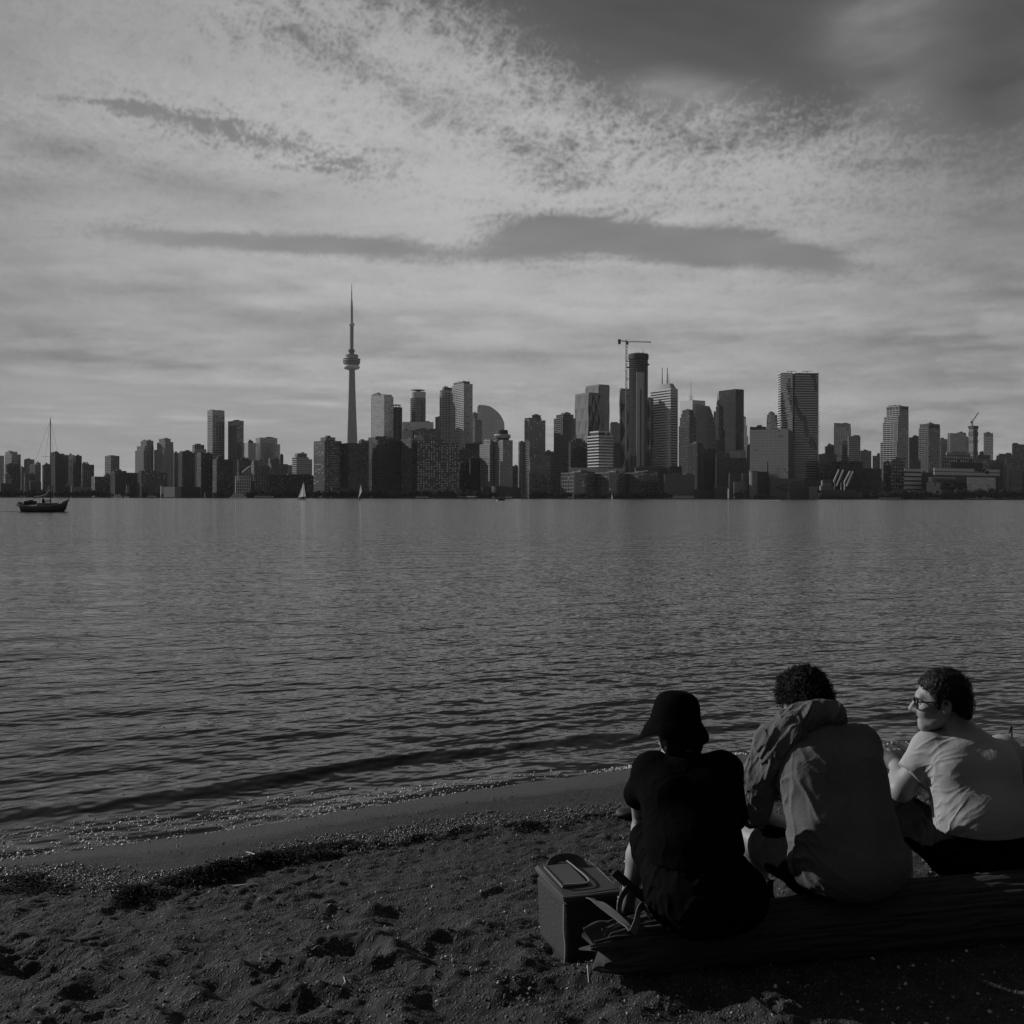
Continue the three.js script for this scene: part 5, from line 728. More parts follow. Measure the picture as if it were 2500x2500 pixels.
function surface(f, lo, hi, h, origin) {
  const nx = Math.ceil((hi.x - lo.x) / h) + 1, ny = Math.ceil((hi.y - lo.y) / h) + 1, nz = Math.ceil((hi.z - lo.z) / h) + 1, val = new Float32Array(nx * ny * nz).fill(1);
  const visit = (i, j, k, N) => {
    const c = f(lo.x + (i + N / 2) * h, lo.y + (j + N / 2) * h, lo.z + (k + N / 2) * h), k1 = Math.min(nz, k + N), j1 = Math.min(ny, j + N), i1 = Math.min(nx, i + N);
    if (Math.abs(c) > N * h * 0.87 * 1.1 + 0.022) { if (c < 0) for (let q = k; q < k1; q++) for (let b = j; b < j1; b++) val.fill(-1, (q * ny + b) * nx + i, (q * ny + b) * nx + i1); return; }
    if (N > 3) { const m = N / 2; for (let q = k; q < k1; q += m) for (let b = j; b < j1; b += m) for (let a = i; a < i1; a += m) visit(a, b, q, m); return; }
    for (let q = k; q < k1; q++) for (let b = j; b < j1; b++) for (let a = i; a < i1; a++) val[(q * ny + b) * nx + a] = f(lo.x + a * h, lo.y + b * h, lo.z + q * h);
  };
  for (let k = 0; k < nz; k += 12) for (let j = 0; j < ny; j += 12) for (let i = 0; i < nx; i += 12) visit(i, j, k, 12);
  const id = new Int32Array(nx * ny * nz).fill(-1), pos = [], nor = [], idx = [], at3 = (i, j, k) => (k * ny + j) * nx + i;
  const E = [[0, 1], [2, 3], [4, 5], [6, 7], [0, 2], [1, 3], [4, 6], [5, 7], [0, 4], [1, 5], [2, 6], [3, 7]], v = new Float32Array(8);
  for (let k = 0; k < nz - 1; k++) for (let j = 0; j < ny - 1; j++) for (let i = 0; i < nx - 1; i++) {
    let m = 0; for (let q = 0; q < 8; q++) { v[q] = val[at3(i + (q & 1), j + (q >> 1 & 1), k + (q >> 2))]; if (v[q] < 0) m |= 1 << q; }
    if (m === 0 || m === 255) continue;
    let n = 0, x = 0, y = 0, z = 0;
    for (const [a, b] of E) { if ((v[a] < 0) === (v[b] < 0)) continue; const t = v[a] / (v[a] - v[b]); n++; x += (a & 1) + t * ((b & 1) - (a & 1)); y += (a >> 1 & 1) + t * ((b >> 1 & 1) - (a >> 1 & 1)); z += (a >> 2) + t * ((b >> 2) - (a >> 2)); }
    const X = lo.x + (i + x / n) * h, Y = lo.y + (j + y / n) * h, Z = lo.z + (k + z / n) * h, e = h * 0.6;
    const gX = f(X + e, Y, Z) - f(X - e, Y, Z), gY = f(X, Y + e, Z) - f(X, Y - e, Z), gZ = f(X, Y, Z + e) - f(X, Y, Z - e), l = 1 / (Math.hypot(gX, gY, gZ) || 1);
    id[at3(i, j, k)] = pos.length / 3; pos.push(X - origin.x, Y - origin.y, Z - origin.z); nor.push(gX * l, gY * l, gZ * l);
  }
  const quad = (a, b, c, d, flip) => { if (a < 0 || b < 0 || c < 0 || d < 0) return; flip ? idx.push(a, c, b, a, d, c) : idx.push(a, b, c, a, c, d); };
  for (let k = 1; k < nz - 1; k++) for (let j = 1; j < ny - 1; j++) for (let i = 1; i < nx - 1; i++) {
    const s = val[at3(i, j, k)] < 0;
    if (s !== (val[at3(i + 1, j, k)] < 0)) quad(id[at3(i, j - 1, k - 1)], id[at3(i, j, k - 1)], id[at3(i, j, k)], id[at3(i, j - 1, k)], !s);
    if (s !== (val[at3(i, j + 1, k)] < 0)) quad(id[at3(i - 1, j, k - 1)], id[at3(i - 1, j, k)], id[at3(i, j, k)], id[at3(i, j, k - 1)], !s);
    if (s !== (val[at3(i, j, k + 1)] < 0)) quad(id[at3(i - 1, j - 1, k)], id[at3(i, j - 1, k)], id[at3(i, j, k)], id[at3(i - 1, j, k)], !s);
  }
  const uv = [], mx = (lo.x + hi.x) / 2 - origin.x, mz = (lo.z + hi.z) / 2 - origin.z; for (let i = 0; i < pos.length; i += 3) uv.push(Math.atan2(pos[i] - mx, pos[i + 2] - mz) * 0.22 / 0.4, pos[i + 1] / 0.4);
  const g = new THREE.BufferGeometry(); g.setAttribute('position', new THREE.Float32BufferAttribute(pos, 3)); g.setAttribute('normal', new THREE.Float32BufferAttribute(nor, 3)); g.setAttribute('uv', new THREE.Float32BufferAttribute(uv, 2)); g.setIndex(idx); return g;
}
const spot = at;
const around = (pts, r) => { const b = new THREE.Box3().setFromPoints(pts).expandByScalar(r); return [b.min, b.max]; };
// folds: ridges along dir
function folds(f, dir, scale, amp, stretch, seed, mask) {
  const d = dir.clone().normalize(), u = Math.abs(d.y) < 0.9 ? V(0, 1, 0).cross(d).normalize() : V(1, 0, 0).cross(d).normalize(), w = d.clone().cross(u);
  return (x, y, z) => { const b = f(x, y, z); if (b > 0.04 || b < -0.04) return b; const a = (x * d.x + y * d.y + z * d.z) * scale / stretch, p = (x * u.x + y * u.y + z * u.z) * scale, q = (x * w.x + y * w.y + z * w.z) * scale, wv = 0.7 * noise3(a * 2 + seed, p * 0.5, q * 0.5), n = noise3(a + seed, p + wv, q + wv), r = 0.5 - Math.abs(n); return b - amp * (mask ? mask(x, y, z) : 1) * (r * r * 2.4 + 0.5 * noise3(x * 9 + seed, y * 9, z * 9)); };
}
function headField(open) {
  const base = blend([ell(V(0, 0.035, -0.018), 0.074, 0.094, 0.095), ell(V(0, -0.03, 0.03), 0.057, 0.078, 0.06), cone(V(0.047, -0.048, -0.005), V(0.006, -0.094, 0.062), 0.022, 0.02), cone(V(-0.047, -0.048, -0.005), V(-0.006, -0.094, 0.062), 0.022, 0.02), cone(V(-0.03, 0.024, 0.076), V(0.03, 0.024, 0.076), 0.013), cone(V(0.04, -0.016, 0.056), V(0.03, -0.03, 0.066), 0.02), cone(V(-0.04, -0.016, 0.056), V(-0.03, -0.03, 0.066), 0.02), cone(V(0, -0.05, 0.07), V(0, -0.07, 0.068), 0.018)], 0.028);
  const nose = blend([cone(V(0, 0.014, 0.086), V(0, -0.026, 0.113), 0.0085, 0.0125), cone(V(0.011, -0.031, 0.1), V(-0.011, -0.031, 0.1), 0.009)], 0.012);
  const up = cone(V(-0.02, -0.051, 0.079), V(0.02, -0.051, 0.079), 0.0075), dn = cone(V(-0.018, -0.068 - open, 0.077), V(0.018, -0.068 - open, 0.077), 0.0085), chin = cone(V(-0.01, -0.094 - open, 0.072), V(0.01, -0.094 - open, 0.072), 0.017);
  const eyeL = ell(V(0.031, 0.004, 0.088), 0.016, 0.011, 0.016), eyeR = ell(V(-0.031, 0.004, 0.088), 0.016, 0.011, 0.016), ballL = ell(V(0.031, 0.003, 0.072), 0.013, 0.012, 0.013), ballR = ell(V(-0.031, 0.003, 0.072), 0.013, 0.012, 0.013), mouth = ell(V(0, -0.0595 - open / 2, 0.09), 0.02, 0.003 + open * 0.5, 0.012);
  const ear = (s) => { const o = ell(V(0.078 * s, -0.004, -0.014), 0.012, 0.033, 0.021), i = ell(V(0.09 * s, -0.002, -0.012), 0.011, 0.02, 0.011); return (x, y, z) => smax(o(x, y, z), -i(x, y, z), 0.006); };
  const eL = ear(1), eR = ear(-1);
  return (x, y, z) => { let d = base(x, y, z); d = smin(d, nose(x, y, z), 0.014); d = smin(d, chin(x, y, z), 0.02); d = smax(d, -Math.min(eyeL(x, y, z), eyeR(x, y, z)), 0.012); d = Math.min(d, ballL(x, y, z), ballR(x, y, z)); d = smin(d, Math.min(up(x, y, z), dn(x, y, z)), 0.007); d = smax(d, -mouth(x, y, z), 0.004); return smin(d, Math.min(eL(x, y, z), eR(x, y, z)), 0.008); };
}
// wrist, towards the knuckles, back of the hand, thumb side (+1 or -1 along back x dir), how far fingers close
function handPrims(w, dir, back, side, curl, spread = 1) {
  const d = dir.clone().normalize(), b = back.clone().addScaledVector(d, -back.dot(d)).normalize(), s = d.clone().cross(b).multiplyScalar(side), P = (a, c, e) => w.clone().addScaledVector(d, a).addScaledVector(s, c).addScaledVector(b, e), list = [cone(P(-0.01, 0, 0), P(0.03, 0, 0), 0.026, 0.022), cone(P(0.025, 0.022, 0), P(0.08, 0.028, 0), 0.017, 0.0135), cone(P(0.025, 0.006, 0), P(0.086, 0.008, 0.003), 0.018, 0.0135), cone(P(0.025, -0.01, 0), P(0.083, -0.012, 0.002), 0.017, 0.013), cone(P(0.025, -0.022, 0), P(0.076, -0.03, -0.002), 0.015, 0.0125)], fingers = [];
  [[0.028, 0.081, 0.04, 0.026, 0.02], [0.008, 0.087, 0.045, 0.03, 0.022], [-0.012, 0.084, 0.041, 0.027, 0.021], [-0.031, 0.076, 0.033, 0.021, 0.018]].forEach(([c, a, l1, l2, l3], i) => {
    let ang = curl[i] * 0.55, p = P(a, c, 0.002), rr = 0.0098 - (i === 3 ? 0.001 : 0); const sp = (i - 1.4) * -0.05 * spread, seg = [];
    for (const [l, k] of [[l1, 1], [l2, 1.25], [l3, 0.7]]) { const n = p.clone().addScaledVector(d, Math.cos(ang) * l).addScaledVector(b, -Math.sin(ang) * l).addScaledVector(s, sp * l); seg.push(cone(p, n, rr, rr - 0.0008)); p = n; rr -= 0.0008; ang += curl[i] * k * 0.7; }
    fingers.push(blend(seg, 0.006));
  });
  const t0 = P(0.02, 0.026, -0.006), t1 = P(0.05, 0.05, -0.014 - 0.01 * curl[4]), t2 = P(0.078, 0.054 - 0.012 * curl[4], -0.018 - 0.018 * curl[4]), t3 = P(0.1, 0.05 - 0.022 * curl[4], -0.02 - 0.026 * curl[4]);
  fingers.push(blend([cone(t0, t1, 0.015, 0.012), cone(t1, t2, 0.0118, 0.0108), cone(t2, t3, 0.0105, 0.0085)], 0.008));
  const palm = blend(list, 0.014);
  return { f: (x, y, z) => { let q = palm(x, y, z); let m = 1; for (const g of fingers) m = Math.min(m, g(x, y, z)); return smin(q, m, 0.006); }, pts: [w, P(0.18, 0.06, 0.05), P(0.18, -0.06, -0.08), P(0, 0.06, -0.05)] };
}
const skinMat = new THREE.MeshPhysicalMaterial({ color: grey(0.3), roughness: 0.55 });
const crumple = (() => { const n = 512, P = (x, y, f, o) => { const u = x / n, v = y / n; return lerp(lerp(noise2(u * f + o, v * f), noise2((u - 1) * f + o, v * f), u), lerp(noise2(u * f + o, (v - 1) * f), noise2((u - 1) * f + o, (v - 1) * f), u), v); }; const q = rng(15); return grainTexture(n, (x, y) => 0.5 + 0.5 * (0.35 - Math.abs(P(x, y, 9, 3))) + 0.3 * (0.3 - Math.abs(P(x, y, 22, 9))) + 0.12 * P(x, y, 60, 1) + 0.1 * (q() - 0.5)); })();
const fabric = (v, b = 0.003) => new THREE.MeshPhysicalMaterial({ color: grey(v), roughness: 1, specularIntensity: 0.04, bumpMap: crumple, bumpScale: b });
const cloth = { tee: fabric(0.38), grey: fabric(0.14, 0.005), knit: fabric(0.14, 0.006), black: fabric(0.006), navy: fabric(0.006), hair: new THREE.MeshPhysicalMaterial({ color: grey(0.006), roughness: 0.62, specularIntensity: 0.5 }), frame: new THREE.MeshPhysicalMaterial({ color: grey(0.01), roughness: 0.2 }), lens: new THREE.MeshPhysicalMaterial({ color: grey(0.95), roughness: 0.02, transmission: 1, thickness: 0 }) };
// curls: little bent tubes over a scalp
function curls(field, c, r, n, len, rad, seed, keep) {
  const q = rng(seed), list = [];
  for (let i = 0; i < n; i++) {
    const u = q() * 2 - 1, t = q() * 6.283, s = Math.sqrt(1 - u * u), dir = V(Math.cos(t) * s, u, Math.sin(t) * s); let p = c.clone().addScaledVector(dir, r * 1.8);
    for (let k = 0; k < 24; k++) { const dd = field(p.x, p.y, p.z); if (dd < 0.002) break; p.addScaledVector(dir, -dd * 0.8); }
    if (!keep(p)) continue;
    const a = V(q() - 0.5, q() - 0.7, q() - 0.5).normalize(), b = dir.clone().cross(a).normalize(), pts = [];
    for (let k = 0; k < 6; k++) { const w = k / 5 * (2.4 + 2 * q()), l = len * (0.6 + 0.6 * q()); pts.push(p.clone().addScaledVector(dir, 0.004 + 0.55 * len * Math.sin(w) * 0.7).addScaledVector(b, l * 0.5 * (1 - Math.cos(w))).addScaledVector(a, l * k / 8)); }
    list.push(tube(pts, rad * (0.7 + 0.6 * q()), 7, 4));
  }
  return merge(list);
}
const shift = (g, o) => g.translate(-o.x, -o.y, -o.z);
{ // ------------------------------------------------ person at left: bucket hat, dark clothes
  const at = (px, py, d) => spot(px, py, d * 0.975), o = V(at(1705, 2200, 3.98).x, 0.28, -3.88), root = thing('person', 'person in a dark bucket hat and black clothes seated on the log', 'person', 'people seated on the log', o);
  const pel = at(1712, 2165, 3.99), wai = at(1693, 2050, 4.0), che = at(1678, 1938, 4.07), upp = at(1668, 1872, 4.13), nek = at(1655, 1838, 4.16), hc = at(1648, 1762, 4.18), sL = at(1592, 1884, 4.13), sR = at(1765, 1884, 4.1), eL = at(1560, 1942, 4.24), eR = at(1788, 1990, 4.2), wL = at(1560, 1985, 4.42), kL = at(1577, 2022, 4.46), aL = at(1533, 2212, 4.5), hL = at(1650, 2165, 4.05), kR = at(1612, 2025, 4.52), aR = at(1625, 2225, 4.5), hR = at(1775, 2170, 4.05), wR = at(1640, 2010, 4.5);
  const hand = handPrims(wL, V(0.02, -0.7, -0.5), V(-0.8, 0.3, 0.2), 1, [0.7, 0.8, 0.85, 0.9, 0.3]);
  const footL = cone(aL, aL.clone().add(V(-0.05, -0.05, -0.17)), 0.036, 0.028);
  const skin = blend([cone(nek, hc, 0.055, 0.05), cone(che, wai, 0.1, 0.1), cone(wai, pel, 0.1, 0.11), cone(upp, nek, 0.08, 0.055), cone(sL, eL, 0.045, 0.04), cone(eL, wL, 0.038, 0.026), cone(sR, eR, 0.045, 0.04), cone(eR, wR, 0.038, 0.026), cone(upp, sL, 0.06, 0.045), cone(upp, sR, 0.06, 0.045), cone(pel, hL, 0.1, 0.09), cone(hL, kL, 0.082, 0.055), cone(kL, kL.clone().lerp(aL, 0.35), 0.05, 0.05), cone(kL.clone().lerp(aL, 0.35), aL, 0.05, 0.032), cone(pel, hR, 0.1, 0.09), cone(hR, kR, 0.082, 0.055), cone(kR, aR, 0.052, 0.034), footL, cone(aR, aR.clone().add(V(0.02, -0.05, -0.17)), 0.036, 0.028)], 0.03);
  const skinH = (x, y, z) => smin(skin(x, y, z), hand.f(x, y, z), 0.01);
  const [l1, h1] = around([pel, sL, sR, eL, eR, aL, aR, kL, kR, nek, hR, aL.clone().add(V(0, -0.06, -0.2))], 0.13);
  const head = framed(hc, V(-0.5, -0.12, -0.86), V(-0.04, 1, -0.1), 0.92, headField(0)), [l2, h2] = around([hc], 0.16), [l3, h3] = around(hand.pts, 0.03);
  part('body', merge([surface(skinH, l1, h1, 0.011, o), surface(head, l2, h2, 0.0045, o), surface(hand.f, l3, h3, 0.0035, o)]), skinMat, root);
  // tee shirt with wide sleeves
  const dx = V(0.062, 0, 0), tee0 = blend([cone(wai.clone().sub(dx), che.clone().sub(dx), 0.118, 0.115), cone(wai.clone().add(dx), che.clone().add(dx), 0.12, 0.118), cone(che.clone().sub(dx), sL, 0.11, 0.066), cone(che.clone().add(dx), sR, 0.115, 0.07), cone(upp, nek, 0.09, 0.062), cone(sL, eL.clone().lerp(sL, 0.05), 0.066, 0.062), cone(sR, eR, 0.07, 0.064), cone(wai, pel.clone().add(V(0, 0.05, 0)), 0.165, 0.18)], 0.05);
  const tee = folds(cut(cut(tee0, plane(at(1700, 2085, 4), V(0.12, -1, 0)), 0.01), (x, y, z) => 0.07 - Math.hypot(x - nek.x, (y - nek.y - 0.045) * 0.8, z - nek.z), 0.02), V(0.6, -0.6, -0.3), 16, 0.004, 3.2, 3);
  const [l4, h4] = around([sL, sR, eL, eR, pel, nek], 0.2); part('tee_shirt', surface(tee, l4, h4, 0.008, o), cloth.black, root);
  // long skirt spread over the log, falling between the knees
  const sk0 = blend([ell(pel.clone().add(V(0.02, -0.01, 0.02)), 0.205, 0.15, 0.18), cone(hL, kL.clone().lerp(hL, 0.18), 0.12, 0.075), cone(hR.clone().add(V(0.04, -0.03, 0)), kR, 0.12, 0.08), cone(wai, pel, 0.15, 0.17), cone(kL.clone().lerp(hL, 0.3), at(1620, 2190, 4.3), 0.07, 0.06), cone(at(1610, 2060, 4.4), at(1640, 2210, 4.25), 0.06, 0.07), cone(pel, at(1815, 2190, 3.97), 0.15, 0.06)], 0.06);
  const sk = folds(cut(sk0, plane(at(1690, 2062, 4), V(-0.05, 1, 0)), 0.01), V(-0.3, -1, -0.2), 18, 0.016, 4, 8); const [l5, h5] = around([pel, hL, hR, kL, kR, at(1620, 2200, 4.3), at(1815, 2190, 3.97)], 0.19); part('skirt', surface(sk, l5, h5, 0.009, o), cloth.black, root);
  // bob of dark hair
  const hairF = framed(hc, V(-0.5, -0.12, -0.86), V(-0.04, 1, -0.1), 1, (x, y, z) => { const b = blend([ell(V(0, 0.0, -0.025), 0.08, 0.07, 0.085), ell(V(0.04, -0.075, -0.04), 0.05, 0.06, 0.05), ell(V(-0.045, -0.075, -0.04), 0.05, 0.06, 0.05)], 0.04)(x, y, z); return smax(b, 0.9 * z - 0.25 * y - 0.05, 0.012) - 0.006 * noise3(x * 45, y * 14, z * 45); });
  const [l6, h6] = around([hc.clone().add(V(0, -0.03, 0))], 0.19); part('hair', surface(hairF, l6, h6, 0.007, o), cloth.hair, root);
  // bucket hat
  const prof = [[0, 0.114], [0.03, 0.113], [0.056, 0.106], [0.076, 0.092], [0.089, 0.066], [0.095, 0.03], [0.098, 0.004], [0.105, -0.008], [0.118, -0.03], [0.128, -0.056], [0.129, -0.076], [0.126, -0.076], [0.124, -0.058], [0.114, -0.034], [0.098, -0.01], [0.092, 0.02], [0.085, 0.06], [0.058, 0.095], [0, 0.104]], hg = new THREE.LatheGeometry(prof.map(([r, y]) => new THREE.Vector2(r, y)), 72), hp = hg.attributes.position;
  for (let i = 0; i < hp.count; i++) { const x = hp.getX(i), y = hp.getY(i), z = hp.getZ(i), a = Math.atan2(z, x), br = sstep(0.02, -0.06, y); hp.setXYZ(i, x * (1 + 0.05 * br * Math.sin(2 * a + 0.6)) + 0.004 * noise3(x * 22, y * 22, z * 22), y + br * 0.014 * Math.sin(3 * a + 1) + 0.006 * noise3(x * 18 + 4, y * 18, z * 18), z * (1 + 0.03 * br * Math.cos(3 * a)) + 0.004 * noise3(x * 22, y * 22 + 7, z * 22)); }
  hg.computeVertexNormals(); hg.rotateX(-0.1); hg.rotateZ(-0.1); hg.translate(hc.x - o.x + 0.002, hc.y - o.y + 0.012, hc.z - o.z + 0.018); const hat = part('bucket_hat', hg, cloth.black, root);
  const band = new THREE.TorusGeometry(0.0995, 0.0022, 6, 60); band.rotateX(Math.PI / 2); band.translate(0, 0.004, 0); band.rotateX(-0.1); band.rotateZ(-0.1); band.translate(hc.x - o.x + 0.002, hc.y - o.y + 0.012, hc.z - o.z + 0.018); part('stitched_band', band, cloth.navy, hat);
  part('shoe', surface(blend([cone(aL.clone().add(V(0, -0.045, 0.02)), aL.clone().add(V(-0.05, -0.06, -0.18)), 0.04, 0.036)], 0.02), ...around([aL.clone().add(V(0, -0.05, 0)), aL.clone().add(V(-0.05, -0.06, -0.18))], 0.07), 0.008, o), cloth.black, root);
}
{ // ------------------------------------------------ person in the middle: grey shirt, knit thrown over one shoulder
  const at = (px, py, d) => spot(px, py, d * 0.995), o = V(at(2060, 2200, 4.12).x, 0.3, -4.1), root = thing('person', 'person with curly dark hair, bowed head and knit draped over shoulder', 'person', 'people seated on the log', o);
  const pel = at(2068, 2105, 4.13), wai = at(2058, 2010, 4.14), che = at(2030, 1885, 4.24), upp = at(2012, 1800, 4.33), nek = at(1994, 1755, 4.38), hc = at(1964, 1720, 4.45), sL = at(1898, 1815, 4.32), sR = at(2098, 1822, 4.36), eL = at(1850, 1985, 4.4), eR = at(2136, 1940, 4.45), wL = at(1930, 2020, 4.66), wR = at(2040, 2010, 4.7), hL = at(1985, 2115, 4.2), hR = at(2135, 2115, 4.22), kL = at(1836, 2048, 4.55), kR = at(2150, 2050, 4.66), aL = at(1862, 2215, 4.6), aR = at(2140, 2215, 4.7);
  const hndL = handPrims(wL, V(0.7, -0.1, -0.6), V(0, 0.8, 0.4), -1, [0.9, 0.9, 0.9, 0.9, 0.5]), hndR = handPrims(wR, V(-0.7, -0.1, -0.6), V(0, 0.8, 0.4), 1, [0.9, 0.9, 0.9, 0.9, 0.5]);
  const skin = blend([cone(nek, hc, 0.06, 0.055), cone(upp, nek, 0.08, 0.06), cone(che, wai, 0.12, 0.12), cone(wai, pel, 0.12, 0.12), cone(che, upp, 0.11, 0.09), cone(upp, sL, 0.07, 0.05), cone(upp, sR, 0.07, 0.05), cone(sL, eL, 0.048, 0.042), cone(eL, wL, 0.042, 0.028), cone(sR, eR, 0.048, 0.042), cone(eR, wR, 0.042, 0.028), cone(pel, hL, 0.11, 0.09), cone(pel, hR, 0.11, 0.09), cone(hL, kL, 0.088, 0.062), cone(hR, kR, 0.088, 0.062), cone(kL, kL.clone().lerp(aL, 0.35), 0.056, 0.057), cone(kL.clone().lerp(aL, 0.35), aL, 0.057, 0.036), cone(kR, aR, 0.058, 0.037), cone(aL, aL.clone().add(V(0, -0.05, -0.18)), 0.04, 0.03), cone(aR, aR.clone().add(V(0, -0.05, -0.18)), 0.04, 0.03)], 0.03);
  const skinH = (x, y, z) => smin(skin(x, y, z), Math.min(hndL.f(x, y, z), hndR.f(x, y, z)), 0.01), [l1, h1] = around([pel, sL, sR, eL, eR, wL, wR, kL, kR, aL, aR, nek, aL.clone().add(V(0, -0.06, -0.2))], 0.14);
  const hf = V(-0.3, -0.62, -0.72), hu = V(-0.12, 0.75, -0.66), head = framed(hc, hf, hu, 1.02, headField(0)), [l2, h2] = around([hc], 0.17), [l3, h3] = around([...hndL.pts, ...hndR.pts], 0.03);
  part('body', merge([surface(skinH, l1, h1, 0.011, o), surface(head, l2, h2, 0.005, o), surface((x, y, z) => Math.min(hndL.f(x, y, z), hndR.f(x, y, z)), l3, h3, 0.004, o)]), skinMat, root);
  const dx = V(0.078, 0, 0), sh0 = blend([cone(wai.clone().sub(dx), che.clone().sub(dx), 0.135, 0.13), cone(wai.clone().add(dx), che.clone().add(dx), 0.135, 0.132), cone(che.clone().sub(dx), sL, 0.125, 0.075), cone(che.clone().add(dx), sR, 0.128, 0.078), cone(upp, nek, 0.11, 0.07), cone(sL, sL.clone().lerp(eL, 0.55), 0.072, 0.07), cone(sR, sR.clone().lerp(eR, 0.62), 0.078, 0.068), ell(pel.clone().add(V(0.012, 0.012, 0.0)), 0.238, 0.16, 0.185)], 0.06);
  const neckHole = (c, r) => (x, y, z) => r - Math.hypot(x - c.x, (y - c.y) * 0.8, z - c.z);
  const shirt = folds(folds(cut(cut(sh0, plane(at(2070, 2192, 4.1), V(-0.07, -1, 0)), 0.008), neckHole(nek.clone().add(V(0, 0.05, -0.02)), 0.075), 0.02), V(0.8, -0.55, 0), 13, 0.013, 7, 21, (x, y, z) => sstep(at(2060, 1800, 4.2).x, at(1960, 1800, 4.2).x, x) * 0.8 + 0.3), V(0.2, -1, 0), 17, 0.005, 7, 5);
  const [l4, h4] = around([sL, sR, pel, nek, eR], 0.26); part('shirt', surface(shirt, l4, h4, 0.0075, o), cloth.grey, root);
  part('shorts', surface(folds(blend([cone(pel, hL, 0.13, 0.115), cone(pel, hR, 0.13, 0.115), cone(hL, kL.clone().lerp(hL, 0.32), 0.112, 0.092), cone(hR, kR.clone().lerp(hR, 0.2), 0.112, 0.09)], 0.04), V(-0.7, 0.2, -0.5), 14, 0.008, 2, 12), ...around([pel, hL, hR, kL, kR], 0.16), 0.009, o), cloth.navy, root);
  // knit: round the neck, across the left shoulder and down over the arm
  const n = (px, py, d) => at(px, py, d), kn0 = blend([cone(n(2050, 1760, 4.34), n(2036, 1744, 4.29), 0.03, 0.036), cone(n(2036, 1744, 4.29), n(1985, 1746, 4.28), 0.037, 0.042), cone(n(1985, 1746, 4.28), n(1930, 1774, 4.28), 0.042, 0.046), cone(n(1930, 1774, 4.28), n(1890, 1814, 4.29), 0.05, 0.07), cone(n(1890, 1814, 4.29), n(1857, 1900, 4.34), 0.074, 0.07), cone(n(1857, 1900, 4.34), n(1842, 1985, 4.4), 0.07, 0.06), cone(n(1945, 1795, 4.22), n(1885, 1880, 4.24), 0.024, 0.026), cone(n(2000, 1726, 4.31), n(1950, 1742, 4.31), 0.024, 0.03), cone(n(1925, 1758, 4.4), n(1900, 1802, 4.46), 0.045, 0.055)], 0.035);
  const kn = folds(folds(kn0, V(-0.45, -1, 0.15), 19, 0.016, 10, 31), V(-0.6, -0.8, 0.1), 34, 0.007, 8, 2), [l5, h5] = around([n(2052, 1748, 4.34), n(1888, 1812, 4.29), n(1842, 1990, 4.4), n(2000, 1700, 4.3)], 0.13); part('draped_knit', surface(kn, l5, h5, 0.0065, o), cloth.knit, root);
  const sc = framed(hc, hf, hu, 1.0, (x, y, z) => smax(blend([ell(V(0, 0.048, -0.022), 0.092, 0.1, 0.11), ell(V(0, -0.02, -0.06), 0.078, 0.07, 0.06)], 0.04)(x, y, z), 0.66 * (z - 0.075) - 0.75 * (y - 0.07), 0.02) - 0.013 * noise3(x * 26, y * 26, z * 26) - 0.006 * noise3(x * 60, y * 60, z * 60)), [l6, h6] = around([hc], 0.2);
  const hair = part('hair', surface(sc, l6, h6, 0.006, o), cloth.hair, root); part('curls', shift(curls(sc, hc, 0.12, 4200, 0.03, 0.0011, 61, (p) => sc(p.x, p.y, p.z) < 0.02), o), cloth.hair, hair, 'stuff');
  for (const a of [aL, aR]) part('shoe', surface(cone(a.clone().add(V(0, -0.04, 0.02)), a.clone().add(V(0, -0.06, -0.2)), 0.045, 0.04), ...around([a, a.clone().add(V(0, -0.06, -0.2))], 0.07), 0.008, o), cloth.black, root);
}
